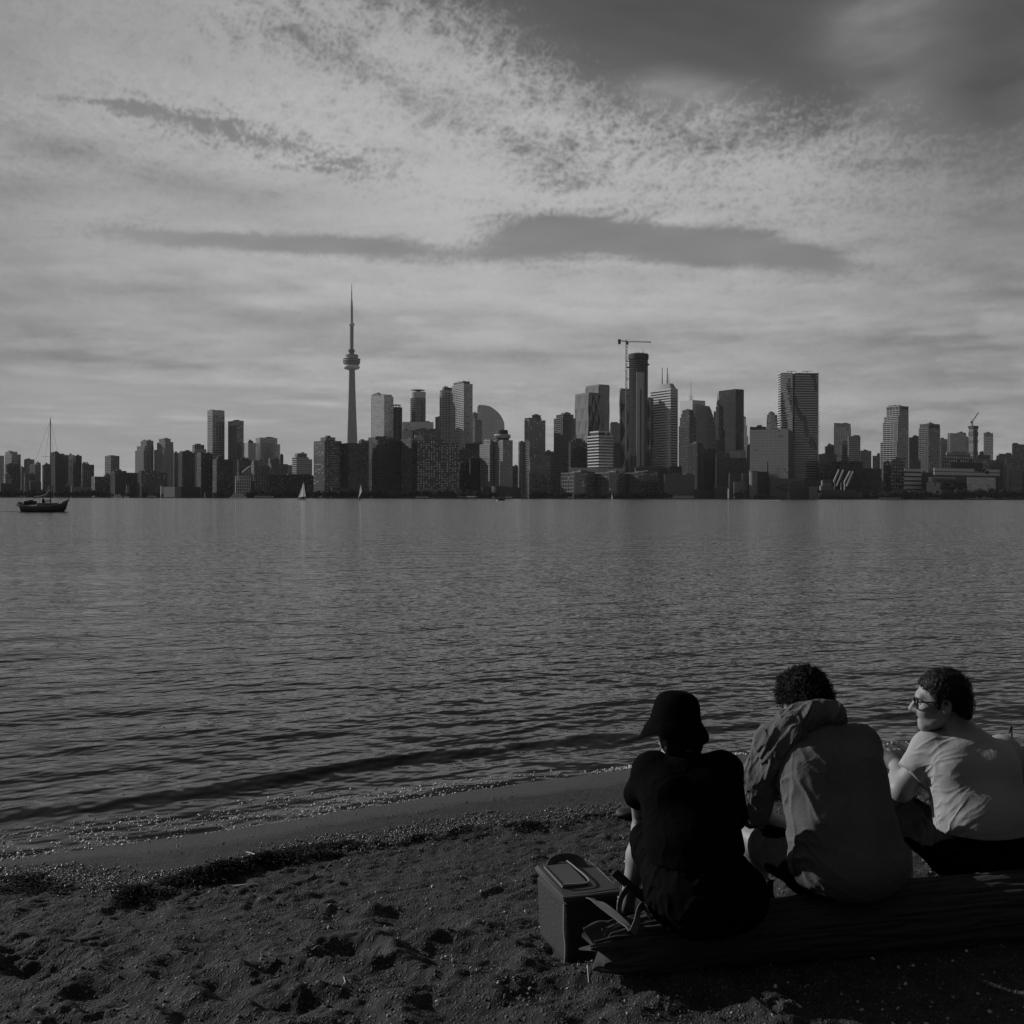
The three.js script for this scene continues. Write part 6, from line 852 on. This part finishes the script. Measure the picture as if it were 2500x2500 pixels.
{ // ------------------------------------------------ person at right: pale tee, glasses, head turned left
  const at = (px, py, d) => spot(px, py, d * 1.03), o = V(at(2385, 2130, 4.33).x, 0.3, -4.33), root = thing('person', 'person in a pale tee and dark glasses turning head to the left', 'person', 'people seated on the log', o);
  const pel = at(2398, 2090, 4.36), wai = at(2398, 1990, 4.32), che = at(2372, 1880, 4.37), upp = at(2352, 1810, 4.43), nek = at(2338, 1778, 4.44), hc = at(2297, 1711, 4.42), sL = at(2274, 1828, 4.43), sR = at(2448, 1842, 4.48), eL = at(2202, 1928, 4.42), eR = at(2520, 1930, 4.6), wL = at(2190, 1866, 4.6), wR = at(2226, 1850, 4.7), hL = at(2350, 2085, 4.38), hR = at(2450, 2085, 4.42), kL = at(2184, 1972, 4.66), kR = at(2570, 1985, 4.75), aL = at(2215, 2180, 4.78), aR = at(2560, 2190, 4.8);
  const hndL = handPrims(wL, V(-0.8, 0.32, -0.45), V(-0.25, 0.55, 0.8), 1, [0.55, 0.75, 0.9, 1.05, -0.4]), hndR = handPrims(wR, V(-1, 0.06, 0.05), V(-0.05, 0.25, -1), -1, [0.5, 0.8, 0.95, 1, -0.9]);
  const skin = blend([cone(nek, hc.clone().add(V(0.02, -0.03, 0)), 0.066, 0.058), cone(upp, nek, 0.09, 0.068), cone(che, wai, 0.12, 0.12), cone(wai, pel, 0.12, 0.12), cone(che, upp, 0.11, 0.09), cone(upp, sL, 0.07, 0.055), cone(upp, sR, 0.07, 0.055), cone(sL, eL, 0.056, 0.05), cone(eL, eL.clone().lerp(wL, 0.35), 0.047, 0.046), cone(eL.clone().lerp(wL, 0.35), wL, 0.046, 0.029), cone(sR, eR, 0.056, 0.048), cone(eR, wR, 0.046, 0.029), cone(pel, hL, 0.11, 0.09), cone(pel, hR, 0.11, 0.09), cone(hL, kL, 0.09, 0.064), cone(hR, kR, 0.09, 0.064), cone(kL, kL.clone().lerp(aL, 0.35), 0.06, 0.06), cone(kL.clone().lerp(aL, 0.35), aL, 0.06, 0.038), cone(kR, aR, 0.062, 0.038), cone(aL, aL.clone().add(V(-0.03, -0.05, -0.19)), 0.042, 0.03), cone(aR, aR.clone().add(V(0.03, -0.05, -0.19)), 0.042, 0.03)], 0.028);
  const skinH = (x, y, z) => smin(skin(x, y, z), Math.min(hndL.f(x, y, z), hndR.f(x, y, z)), 0.01), [l1, h1] = around([pel, sL, sR, eL, eR, wL, wR, kL, kR, aL, aR, nek, hc, aL.clone().add(V(0, -0.06, -0.2))], 0.14);
  const hf = V(-0.93, -0.1, -0.28), hu = V(-0.12, 1, 0.02), head = framed(hc, hf, hu, 1.1, headField(0.007)), [l2, h2] = around([hc], 0.17), hands = (x, y, z) => Math.min(hndL.f(x, y, z), hndR.f(x, y, z)), [l3, h3] = around([...hndL.pts, ...hndR.pts], 0.03);
  part('body', merge([surface(skinH, l1, h1, 0.01, o), surface(head, l2, h2, 0.0032, o), surface(hands, l3, h3, 0.0032, o)]), skinMat, root);
  const dx = V(0.072, 0, 0), se = sL.clone().lerp(eL, 0.66), t0 = blend([cone(wai.clone().sub(dx), che.clone().sub(dx), 0.125, 0.118), cone(wai.clone().add(dx), che.clone().add(dx), 0.125, 0.125), cone(che.clone().sub(dx), sL, 0.112, 0.076), cone(che.clone().add(dx), sR, 0.12, 0.08), cone(upp, nek, 0.105, 0.076), cone(wai, pel.clone().add(V(0, 0.03, 0.01)), 0.17, 0.19)], 0.055);
  const arm = cut(cone(sL, eL, 0.076, 0.068), plane(se, eL.clone().sub(sL).add(V(-0.02, 0.03, 0))), 0.006), armR = cut(cone(sR, eR, 0.078, 0.07), plane(sR.clone().lerp(eR, 0.66), eR.clone().sub(sR)), 0.006);
  const tee0 = (x, y, z) => smin(cut(t0, plane(at(2400, 2026, 4.3), V(0.02, -1, 0)), 0.008)(x, y, z), Math.min(arm(x, y, z), armR(x, y, z)), 0.035), nh = nek.clone().add(V(-0.005, 0.052, -0.02));
  const arX = at(2290, 1860, 4.4), wsX = at(2330, 1990, 4.3), nearPt = (c, r) => (x, y, z) => Math.exp(-((x - c.x) ** 2 + (y - c.y) ** 2 + (z - c.z) ** 2) / (r * r));
  const m1 = nearPt(arX, 0.12), m2 = nearPt(wsX, 0.13);
  const tee = folds(folds(folds((x, y, z) => smax(tee0(x, y, z), 0.08 - Math.hypot(x - nh.x, (y - nh.y) * 0.85, z - nh.z), 0.016), V(0.85, 0.35, 0.1), 30, 0.013, 9, 44, m1), V(0.75, 0.65, 0.1), 28, 0.012, 9, 9, m2), V(0.5, -0.8, 0.2), 10, 0.0025, 4, 18);
  const [l4, h4] = around([sL, sR, pel, nek, se, eR], 0.22); const shirt = part('tee_shirt', surface(tee, l4, h4, 0.006, o), cloth.tee, root);
  const sd = eL.clone().sub(sL).normalize(), ring = new THREE.TorusGeometry(0.0715, 0.0024, 6, 40); ring.applyQuaternion(new THREE.Quaternion().setFromUnitVectors(V(0, 0, 1), sd)); ring.translate(se.x - o.x - sd.x * 0.012, se.y - o.y - sd.y * 0.012, se.z - o.z - sd.z * 0.012); part('sleeve_hem', ring, cloth.tee, shirt);
  { const on = (px, py) => { const a = spot(px, py, 1), c = V(0, EYE, 0), dr = a.clone().sub(c); let t = 4.1; for (let k = 0; k < 60; k++) { const p = c.clone().addScaledVector(dr, t), q = tee(p.x, p.y, p.z); if (q < 0.0008) break; t += q * 0.6; } return c.clone().addScaledVector(dr, t).sub(o); }; part('shoulder_seam', tube([[2282, 1768], [2292, 1792], [2300, 1820], [2300, 1848]].map(([x, y]) => on(x, y)), 0.0024, 30, 5), cloth.tee, shirt); part('collar', tube([[2318, 1768], [2338, 1762], [2362, 1760], [2386, 1766]].map(([x, y]) => on(x, y)), 0.005, 30, 6), cloth.tee, shirt); }
  part('shorts', surface(folds(blend([cone(pel, hL, 0.15, 0.125), cone(pel, hR, 0.15, 0.125), cone(hL, kL.clone().lerp(hL, 0.16), 0.122, 0.094), cone(hR, kR.clone().lerp(hR, 0.16), 0.122, 0.094), cone(pel.clone().add(V(-0.08, 0.04, 0.02)), pel.clone().add(V(0.1, 0.04, 0.02)), 0.14, 0.15)], 0.045), V(-0.8, 0.4, -0.4), 15, 0.014, 3, 27), ...around([pel, hL, hR, kL, kR], 0.19), 0.009, o), cloth.navy, root);
  const hairF = framed(hc, hf, hu, 1.13, (x, y, z) => { const s = ell(V(0, 0.034, -0.02), 0.08, 0.096, 0.1)(x, y, z), nape = ell(V(0, -0.035, -0.06), 0.066, 0.06, 0.056)(x, y, z), side = Math.max(ell(V(0.07 * Math.sign(x), 0.012, 0.016), 0.013, 0.028, 0.012)(x, y, z), -1); return smin(smax(smin(s, nape, 0.03), 0.66 * (z - 0.066) - 0.75 * (y - 0.062), 0.012), side, 0.01) - 0.005 * noise3(x * 34, y * 34, z * 34) - 0.003 * noise3(x * 90, y * 60, z * 90); }), [l6, h6] = around([hc], 0.19);
  const hair = part('hair', surface(hairF, l6, h6, 0.0045, o), cloth.hair, root); part('hair_tufts', shift(curls(hairF, hc, 0.12, 4200, 0.005, 0.0007, 62, (p) => hairF(p.x, p.y, p.z) < 0.02 && p.y > hc.y - 0.03), o), cloth.hair, hair, 'stuff');
  const T = (x, y, z) => head.to(V(x, y, z)).sub(o), gl = new THREE.Group(); gl.name = 'glasses'; root.add(gl);
  for (const s of [1, -1]) { const pts = [[0.012, 0.02], [0.034, 0.023], [0.058, 0.02], [0.061, 0.002], [0.052, -0.017], [0.034, -0.021], [0.016, -0.016], [0.01, 0.002]].map(([x, y]) => T(x * s, y + 0.002, 0.099 - x * 0.14)); part('rim', tube(pts, 0.0034, 48, 7, true), cloth.frame, gl); const sh = []; for (let k = 0; k < pts.length; k++) { const a = pts[k], b = pts[(k + 1) % pts.length], c = T(0.035 * s, 0.002, 0.093); sh.push(...(s > 0 ? [a, b, c] : [b, a, c]).flatMap((v) => [v.x, v.y, v.z])); } const lg = new THREE.BufferGeometry(); lg.setAttribute('position', new THREE.Float32BufferAttribute(sh, 3)); lg.computeVertexNormals(); part('lens', lg, cloth.lens, gl); part('temple_arm', tube([T(0.061 * s, 0.014, 0.09), T(0.078 * s, 0.014, 0.04), T(0.082 * s, 0.012, -0.005), T(0.08 * s, -0.006, -0.03)], 0.0036, 20, 6), cloth.frame, gl); }
  part('bridge', tube([T(0.012, 0.008, 0.099), T(0, 0.011, 0.104), T(-0.012, 0.008, 0.099)], 0.0032, 8, 6), cloth.frame, gl);
  part('finger_ring', (() => { const g = new THREE.TorusGeometry(0.0112, 0.0022, 6, 20); const c = hndL.pts[0].clone().add(V(-0.085, 0.02, -0.05)); g.rotateY(0.6); g.translate(c.x - o.x, c.y - o.y, c.z - o.z); return g; })(), mat(0.6, 0.2, { metalness: 1 }), root);
  for (const a of [aL, aR]) part('shoe', surface(cone(a.clone().add(V(0, -0.05, 0.02)), a.clone().add(V(-0.02, -0.07, -0.2)), 0.047, 0.04), ...around([a, a.clone().add(V(-0.02, -0.07, -0.2))], 0.08), 0.008, o), cloth.black, root);
}
// ---------------------------------------------------------------- things on the beach
{ // driftwood log used as a bench
  const dir = logB.clone().sub(logA), L = dir.length(), d = dir.clone().normalize(), side = V(0, 1, 0).cross(d).normalize(), up = d.clone().cross(side), nu = 520, nv = 150, pos = [], idx = [], root = thing('driftwood_log', 'long weathered driftwood log with ragged left end', 'log', undefined, V(logA.x, 0.27, logA.z));
  for (let i = 0; i <= nu; i++) for (let j = 0; j < nv; j++) {
    const t = i / nu, a = j / nv * 2 * Math.PI, ca = Math.cos(a), sa = Math.sin(a), ragged = 0.2 * noise3(ca * 1.6 + 5, sa * 1.6, 2.3) + 0.1 * noise3(ca * 5, sa * 5, 8) - 0.1 * Math.max(0, ca * 0.4 + sa * 0.2);
    const s = Math.max(0.01, 0.09 + t * L + ragged * sstep(0.12, 0, t)), r0 = lerp(0.105, 0.15, sstep(0, 0.5, t)) * (1 - 0.18 * sstep(0.025, 0, t)), cr = noise3(s * 1.1, ca * 5.5 + 2, sa * 5.5), r = r0 + 0.012 * noise3(s * 2.2, ca * 1.5, sa * 1.5) - 0.03 * Math.max(0, 0.14 - Math.abs(cr)) * 4 - 0.012 * Math.max(0, 0.16 - Math.abs(noise3(s * 2.4 + 7, ca * 11, sa * 11))) * 4 + 0.006 * noise3(s * 3, ca * 22, sa * 22) + 0.004 * noise3(s * 16, ca * 34, sa * 34);
    const c = logA.clone().addScaledVector(d, s); c.y += 0.008 * Math.sin(s * 2); const p = c.addScaledVector(up, sa * r).addScaledVector(side, ca * r); pos.push(p.x - root.position.x, p.y - root.position.y, p.z - root.position.z);
    if (i < nu) { const k = i * nv + j, n = i * nv + (j + 1) % nv; idx.push(k, n, k + nv, n, n + nv, k + nv); }
  }
  const c0 = pos.length / 3, cc = logA.clone().addScaledVector(d, 0.06).sub(root.position); pos.push(cc.x, cc.y, cc.z); for (let j = 0; j < nv; j++) idx.push(c0, (j + 1) % nv, j);
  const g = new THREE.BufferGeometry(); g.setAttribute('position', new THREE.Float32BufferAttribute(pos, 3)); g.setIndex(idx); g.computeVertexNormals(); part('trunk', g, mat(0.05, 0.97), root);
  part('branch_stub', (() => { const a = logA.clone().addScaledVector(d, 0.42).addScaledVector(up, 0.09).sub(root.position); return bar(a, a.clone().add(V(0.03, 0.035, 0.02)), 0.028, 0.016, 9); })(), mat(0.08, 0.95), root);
}
{ // soft cool bag
  const bx = 0.212, bz = -4.05, ang = Math.atan2(0.34, 0.94), o = V(bx, sandHeight(bx, bz) - 0.012, bz), root = thing('cooler_bag', 'square soft cooler bag with pale piping beside the log end', 'bag', undefined, o); root.rotation.y = ang;
  const w = 0.235, dp = 0.31, h = 0.262, fab = new THREE.MeshStandardMaterial({ color: grey(0.032), roughness: 0.8, bumpMap: crumple, bumpScale: 0.006 }), lidM = mat(0.06, 0.75), pip = mat(0.3, 0.8), dark = mat(0.02, 0.9), web = mat(0.14, 0.9);
  // x runs along the right face, -z along the left face
  const g = new RoundedBoxGeometry(w, h, dp, 14, 0.02), p = g.attributes.position; for (let i = 0; i < p.count; i++) { const x = p.getX(i), y = p.getY(i), z = p.getZ(i), k = (1 - (2 * y / h) ** 2); const tp = 0.9 + 0.1 * sstep(-h / 2, h * 0.2, y); p.setXYZ(i, x * tp + Math.sign(x) * 0.013 * k * (1 - (2 * z / dp) ** 2) + 0.012 * noise3(x * 9, y * 11, z * 9), y, z * tp + Math.sign(z) * 0.012 * k * (1 - (2 * x / w) ** 2) + 0.012 * noise3(x * 8 + 3, y * 12, z * 8)); } g.computeVertexNormals(); g.translate(w / 2, h / 2, -dp / 2); part('body', g, fab, root);
  const lid = new RoundedBoxGeometry(w + 0.012, 0.03, dp + 0.012, 14, 0.013), q = lid.attributes.position; for (let i = 0; i < q.count; i++) { const x = q.getX(i), z = q.getZ(i), y = q.getY(i); q.setY(i, y + 0.03 * noise2(x * 8 + 2, z * 7) + 0.014 * sstep(0, -dp / 2, z)); } lid.computeVertexNormals(); lid.translate(w / 2, h + 0.006, -dp / 2); const L = part('lid', lid, lidM, root);
  const seam = (pts, r, m, par, n = 'piping') => part(n, tube(pts, r, 60, 6), m, par);
  seam([V(-0.003, h + 0.014, 0.002), V(0.1, h + 0.012, 0.006), V(w + 0.003, h + 0.01, 0.002)], 0.0045, pip, L); seam([V(-0.004, h + 0.014, 0.002), V(-0.006, h + 0.02, -0.15), V(-0.003, h + 0.024, -dp)], 0.0045, lidM, L); seam([V(w + 0.004, h + 0.01, 0), V(w + 0.007, h + 0.018, -0.15), V(w + 0.004, h + 0.026, -dp)], 0.0045, pip, L); seam([V(-0.002, h - 0.01, 0.001), V(-0.005, h * 0.6, 0.006), V(0.002, h * 0.3, 0.005), V(0.001, 0.012, -0.001)], 0.0048, pip, root);
  seam([V(-0.003, h - 0.018, 0.004), V(w * 0.5, h - 0.02, 0.012), V(w, h - 0.022, 0.004)], 0.003, dark, root, 'zip'); 
  const flap = new RoundedBoxGeometry(0.115, 0.012, 0.21, 8, 0.006); flap.rotateX(0.06); flap.translate(0.075, h + 0.031, -0.17); const F2 = part('pocket_flap', flap, mat(0.1, 0.7), L); seam([V(0.018, h + 0.036, -0.066), V(0.132, h + 0.034, -0.066), V(0.134, h + 0.046, -0.2), V(0.125, h + 0.052, -0.274)], 0.0032, pip, F2); seam([V(0.017, h + 0.036, -0.07), V(0.018, h + 0.047, -0.272)], 0.0025, lidM, F2);
  const ribbon = (pts, wd, nrm, m, par, name) => { const c = new THREE.CatmullRomCurve3(pts, false, 'centripetal'), n = 40, P = [], I = []; for (let i = 0; i <= n; i++) { const a = c.getPoint(i / n), t = c.getTangent(i / n), b = t.clone().cross(nrm).normalize().multiplyScalar(wd / 2), u = b.clone().cross(t).normalize().multiplyScalar(0.0016); for (const [s, e] of [[-1, 1], [1, 1], [1, -1], [-1, -1]]) P.push(a.x + b.x * s + u.x * e, a.y + b.y * s + u.y * e, a.z + b.z * s + u.z * e); if (i < n) for (let k = 0; k < 4; k++) { const A = i * 4 + k, B2 = i * 4 + (k + 1) % 4; I.push(A, A + 4, B2, B2, A + 4, B2 + 4); } } const gg = new THREE.BufferGeometry(); gg.setAttribute('position', new THREE.Float32BufferAttribute(P, 3)); gg.setIndex(I); const f = gg.toNonIndexed(); f.computeVertexNormals(); return part(name, f, m, par); };
  // grab handle arched over the lid, and the shoulder strap lying over the log
  ribbon([V(0.045, h + 0.02, -dp + 0.03), V(0.07, h + 0.045, -dp + 0.005), V(0.12, h + 0.055, -dp + 0.0), V(0.18, h + 0.045, -dp + 0.02), V(0.2, h + 0.02, -dp + 0.06)], 0.035, V(0, 0, 1), mat(0.1, 0.8), root, 'grab_handle');
  const toLocal = (v) => v.clone().sub(o).applyAxisAngle(V(0, 1, 0), -ang);
  ribbon([toLocal(at(1442, 2193, 4.04)), toLocal(at(1465, 2205, 3.96)), toLocal(at(1505, 2235, 3.87)), toLocal(at(1535, 2262, 3.78)), toLocal(at(1546, 2278, 3.72))], 0.034, V(0.1, 0.5, 1), web, root, 'shoulder_strap');
  ribbon([toLocal(at(1546, 2278, 3.72)), toLocal(at(1556, 2255, 3.74)), toLocal(at(1562, 2225, 3.8)), toLocal(at(1572, 2214, 3.9)), toLocal(at(1590, 2236, 3.8))], 0.036, V(0.4, 0.2, 1), web, root, 'shoulder_strap');
  ribbon([toLocal(at(1503, 2130, 4.18)), toLocal(at(1525, 2150, 4.16)), toLocal(at(1545, 2168, 4.14)), toLocal(at(1580, 2195, 4.12))], 0.04, V(0.2, 0.4, 1), dark, root, 'shoulder_strap'); ribbon([toLocal(at(1533, 2170, 4.12)), toLocal(at(1520, 2190, 4.08)), toLocal(at(1514, 2215, 4.05)), toLocal(at(1516, 2240, 4.02))], 0.03, V(0.3, 0, 1), web, root, 'strap_tail');
}
{ // small things lying about
  const put = (px, py, h = 0) => { let d = 5; for (let k = 0; k < 30; k++) { const x = (px - 1250) / F * d; d = (EYE - sandHeight(x, -d) - h) * F / (py - horizonAt(px)); } const x = (px - 1250) / F * d; return V(x, sandHeight(x, -d) + h, -d); };
  const straw = mat(0.55, 0.8), twigM = mat(0.06, 0.9);
  [[[603, 2080], [612, 2082], [640, 2092], 'pale curved straw above the seaweed ridge', 0.003], [[572, 2163], [600, 2160], [634, 2159], 'pale straight straw below the seaweed ridge', 0.0032], [[301, 2182], [306, 2176], [313, 2172], 'short pale bent straw at the end of the seaweed', 0.003], [[290, 2465], [300, 2460], [318, 2453], 'pale straw in the lower left sand', 0.003], [[765, 2325], [780, 2322], [795, 2318], 'pale straw beside the hollow at left of the bag', 0.0022], [[842, 2385], [845, 2400], [842, 2412], 'thin pale upright straw in the sand below the bag', 0.002], [[1435, 2365], [1437, 2373], [1440, 2380], 'tiny pale straw below the log end', 0.002]].forEach(([a, b, c, label, r]) => { const P = [put(...a, 0.006), put(...b, 0.01), put(...c, 0.006)], s = thing('straw', label, 'straw', 'straws on the sand', P[1]); part('stem', tube(P.map((v) => v.clone().sub(P[1])), r, 14, 6), straw, s); part('frayed_end', bar(P[0].clone().sub(P[1]), P[0].clone().sub(P[1]).add(V(-0.006, 0.004, 0.002)), r * 1.3, r * 0.4, 5), straw, s); });
  { const P = put(1536, 1993), g = new THREE.IcosahedronGeometry(0.07, 4), p = g.attributes.position; for (let i = 0; i < p.count; i++) { const x = p.getX(i), y = p.getY(i), z = p.getZ(i), n = 1 + 0.3 * noise3(x * 14, y * 14, z * 14); p.setXYZ(i, x * 1.1 * n + y * 0.5, y * 0.55 * n, z * 0.8 * n); } const q = mergeVertices(clean(g)); q.deleteAttribute('normal'); const q2 = mergeVertices(q); q2.computeVertexNormals(); q2.translate(0, 0.03, 0); const r = thing('wet_stone', 'dark slanting stone at the edge of the wet sand', 'stone', undefined, P); part('stone', q2, mat(0.02, 0.6), r); }
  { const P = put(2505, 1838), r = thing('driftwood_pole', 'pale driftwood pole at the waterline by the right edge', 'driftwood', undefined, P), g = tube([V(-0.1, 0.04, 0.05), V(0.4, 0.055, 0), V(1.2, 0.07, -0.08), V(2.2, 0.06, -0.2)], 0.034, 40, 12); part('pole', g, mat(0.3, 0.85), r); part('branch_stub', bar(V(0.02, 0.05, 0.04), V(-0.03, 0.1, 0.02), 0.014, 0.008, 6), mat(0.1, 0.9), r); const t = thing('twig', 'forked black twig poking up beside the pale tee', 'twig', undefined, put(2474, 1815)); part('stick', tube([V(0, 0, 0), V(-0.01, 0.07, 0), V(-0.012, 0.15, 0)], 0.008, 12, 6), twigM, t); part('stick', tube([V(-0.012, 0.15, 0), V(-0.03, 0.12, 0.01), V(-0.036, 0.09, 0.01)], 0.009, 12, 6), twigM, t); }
  { const P = V(at(1882, 2165, 4.3).x, 0, -4.3); P.y = sandHeight(P.x, P.z); const r = thing('glass_bottle', 'dark glossy bottle standing between two seated people', 'bottle', undefined, P), pr = [[0, 0], [0.036, 0], [0.04, 0.01], [0.04, 0.12], [0.034, 0.145], [0.016, 0.17], [0.014, 0.215], [0.0155, 0.218], [0.0155, 0.23], [0, 0.231]]; part('glass', new THREE.LatheGeometry(pr.map(([x, y]) => new THREE.Vector2(x, y)), 32), new THREE.MeshPhysicalMaterial({ color: grey(0.01), roughness: 0.06, clearcoat: 1, clearcoatRoughness: 0.03 }), r); part('label_band', new THREE.CylinderGeometry(0.0406, 0.0406, 0.05, 32, 1, true).translate(0, 0.07, 0), mat(0.12, 0.7), r); }
  // countless small pieces: gravel, glinting bubbles at the lip of the water, seaweed
  const r = rng(700), stone = new THREE.IcosahedronGeometry(1, 1), M = new THREE.Matrix4(), Q = new THREE.Quaternion(), E = new THREE.Euler();
  const scatter = (name, label, category, geo, material, n, pick, tint) => { const list = []; for (let i = 0; i < n; i++) { const t = pick(); if (t) list.push(t); } const im = new THREE.InstancedMesh(geo, material, list.length); list.forEach((t, i) => { E.set(r() * 6.28, r() * 6.28, r() * 6.28); if (t.flat) E.set((r() - 0.5) * 0.7, r() * 6.28, (r() - 0.5) * 0.7); M.compose(t.p, Q.setFromEuler(E), t.s); im.setMatrixAt(i, M); if (tint) im.setColorAt(i, grey(tint())); }); im.name = name; im.castShadow = im.receiveShadow = true; tag(im, label, category, undefined, 'stuff'); scene.add(im); };
  scatter('gravel', 'fine gravel and shell bits strewn over the sand', 'gravel', stone, mat(0.3, 0.75), 60000, () => { const z = -2.7 - 4.4 * Math.pow(r(), 1.2), x = -4 + 9 * r(), s = inland(x, z); if (s < wrackS(x) + 0.05) return null; if (fbm2(x * 2.4, z * 2.8, 2) + 0.1 < (r() - 0.5) * 0.7) return null; const q = 0.0018 + 0.0062 * r() ** 5; return { p: V(x, sandHeight(x, z) + q * 0.2, z), s: V(q * (0.8 + 0.6 * r()), q * 0.7, q) }; }, () => 0.2 + 1.9 * r() ** 5);
  const wetStone = new THREE.MeshPhysicalMaterial({ color: grey(0.09), roughness: 0.2 });
  scatter('wet_pebbles', 'wet glinting pebbles along the tide line', 'pebbles', stone, wetStone, 26000, () => { const x = -4.5 + 8.5 * r(), w = wrackS(x), s = w - 0.16 + 0.3 * (r() + r() - 1) * 0.9, z = s / 0.9 - shoreD(x); if (r() > 0.9 - 0.65 * sstep(-0.6, 1.2, x)) return null; const q = 0.0028 + 0.0065 * r() ** 3; return { p: V(x, sandHeight(x, z) + 0.006, z), s: V(q * 1.2, q * 0.7, q), flat: 1 }; });
  scatter('strewn_pebbles', 'few dark pebbles strewn over the soaked strip of sand', 'pebbles', stone, wetStone, 5000, () => { const x = -4.5 + 9 * r(), s = 0.02 + (wrackS(x) - 0.05) * r() ** 0.6, z = s / 0.9 - shoreD(x); if (noise2(x * 2.2, z * 5) < 0.05 + 0.3 * (r() - 0.5)) return null; const q = 0.002 + 0.006 * r() ** 4; return { p: V(x, sandHeight(x, z) + 0.006, z), s: V(q * 1.2, q * 0.6, q), flat: 1 }; });
  const bubble = new THREE.MeshPhysicalMaterial({ color: grey(0.75), roughness: 0.25, ior: 1.33 });
  scatter('foam_bubbles', 'glinting bubbles and ripples along the lip of the water', 'foam', new THREE.IcosahedronGeometry(1, 2), bubble, 17000, () => { const x = -4 + 8.4 * r(), dense = 0.12 + 0.88 * sstep(0.4, -2.2, x) + 0.9 * sstep(0.5, 1.2, x) * sstep(2.6, 2.0, x); const s = x > 0.4 ? -0.02 - 0.07 * r() : 0.0 - 0.62 * Math.pow(r(), 1.6) * (0.4 + 0.6 * sstep(0.4, -2, x)), z = s / 0.9 - shoreD(x); if (r() > dense || fbm2(x * 3, z * 4, 2) < -0.12 + 0.3 * (r() - 0.5)) return null; const q = 0.0012 + 0.0065 * r() ** 5; return { p: V(x, Math.max(lakeHeight(x, z, 0.03), sandHeight(x, z)) + q * 0.3, z), s: V(q * (1 + r()), q * 0.8, q), flat: 1 }; });
  // seaweed: strands thrown in ridges
  const strand = tube([V(-1, 0, 0), V(-0.4, 0.25, 0.12), V(0.3, 0.1, -0.1), V(1, 0.05, 0.15)], 0.07, 8, 4);
  scatter('seaweed', 'black seaweed strands heaped along the tide line', 'seaweed', strand, mat(0.008, 0.9), 22000, () => { const k = r(), x = k < 0.5 ? -2.05 + 1.2 * r() : k < 0.7 ? -4 + 1.9 * r() : -1 + 3 * r(), th = wrackThick(x), s = wrackS(x) + (0.05 + 0.13 * th) * (r() + r() - 1), z = s / 0.9 - shoreD(x); if (noise2(x * 4.5, z * 7) + 0.5 * noise2(x * 13, z * 15) + 0.5 * th < 0.1 + 0.3 * r()) return null; const q = 0.01 + 0.022 * r() ** 1.5; return { p: V(x, sandHeight(x, z) + 0.02 * th * r(), z), s: V(q, q * 0.8, q), flat: 1 }; });
}

{ // the island's own trees close behind the beach
  const q = rng(321), crowns = [0, 1, 2].map(() => leafCrown(q, 0.42, 0.86, 3600, 0.03, 16));
  [[-9, 9, 11], [-5, 8, 12], [-1, 9.5, 13], [3, 8, 12], [7, 8.5, 13], [11, 7, 12], [15, 6, 13], [18, 1, 12], [20, -4, 11]].forEach(([x, z, h], i) => { const t = thing('island_tree', ['leafy tree standing behind the beach, first from the west', 'second leafy tree behind the beach', 'third leafy tree behind the beach', 'fourth leafy tree behind the beach', 'fifth leafy tree behind the beach', 'sixth leafy tree behind the beach', 'seventh leafy tree behind the beach', 'eighth leafy tree, at the beach edge to the right', 'ninth leafy tree, nearest the water to the right'][i], 'tree', 'trees behind the beach', V(x, sandHeight(x, z), z)); t.scale.set(h * 0.8, h, h * 0.8); t.rotation.y = q() * 6; part('crown', crowns[i % 3], CM.leaf2, t); part('trunk', treeProtos[i % 5][1], CM.bark, t); });
}

{ // helmsman of the sloop
  const d = 138.6, c = V((cx('A', 487) - 1250) / F * d, 0, -d), Y = (zy) => EYE + (horizonAt(106) - cy('A', zy)) / F * d, o = V(c.x, Y(1238), c.z), root = thing('person', 'tiny figure in dark clothes steering the sloop', 'person', undefined, o);
  const hp = V(c.x, Y(1236), c.z), ch = V(c.x - 0.02, Y(1204), c.z), hd = V(c.x - 0.04, Y(1189), c.z), kn = V(c.x + 0.32, Y(1236), c.z + 0.1), ft = V(c.x + 0.36, Y(1262), c.z + 0.1), sh = V(c.x, Y(1206), c.z + 0.17), el = V(c.x + 0.15, Y(1222), c.z + 0.2), hn = V(c.x + 0.34, Y(1222), c.z + 0.12);
  const f = blend([cone(hp, ch, 0.15, 0.17), cone(ch, hd, 0.08, 0.06), ell(hd.clone().add(V(0, 0.05, 0)), 0.09, 0.115, 0.095), cone(hp, kn, 0.1, 0.07), cone(kn, ft, 0.07, 0.05), cone(sh, el, 0.06, 0.05), cone(el, hn, 0.045, 0.035), cone(V(sh.x, sh.y, c.z - 0.17), V(el.x, el.y, c.z - 0.2), 0.06, 0.05)], 0.05);
  part('body', surface(f, ...around([hp, ch, hd, kn, ft, hn], 0.26), 0.025, o), cloth.navy, root);
}
renderer.render(scene, camera);
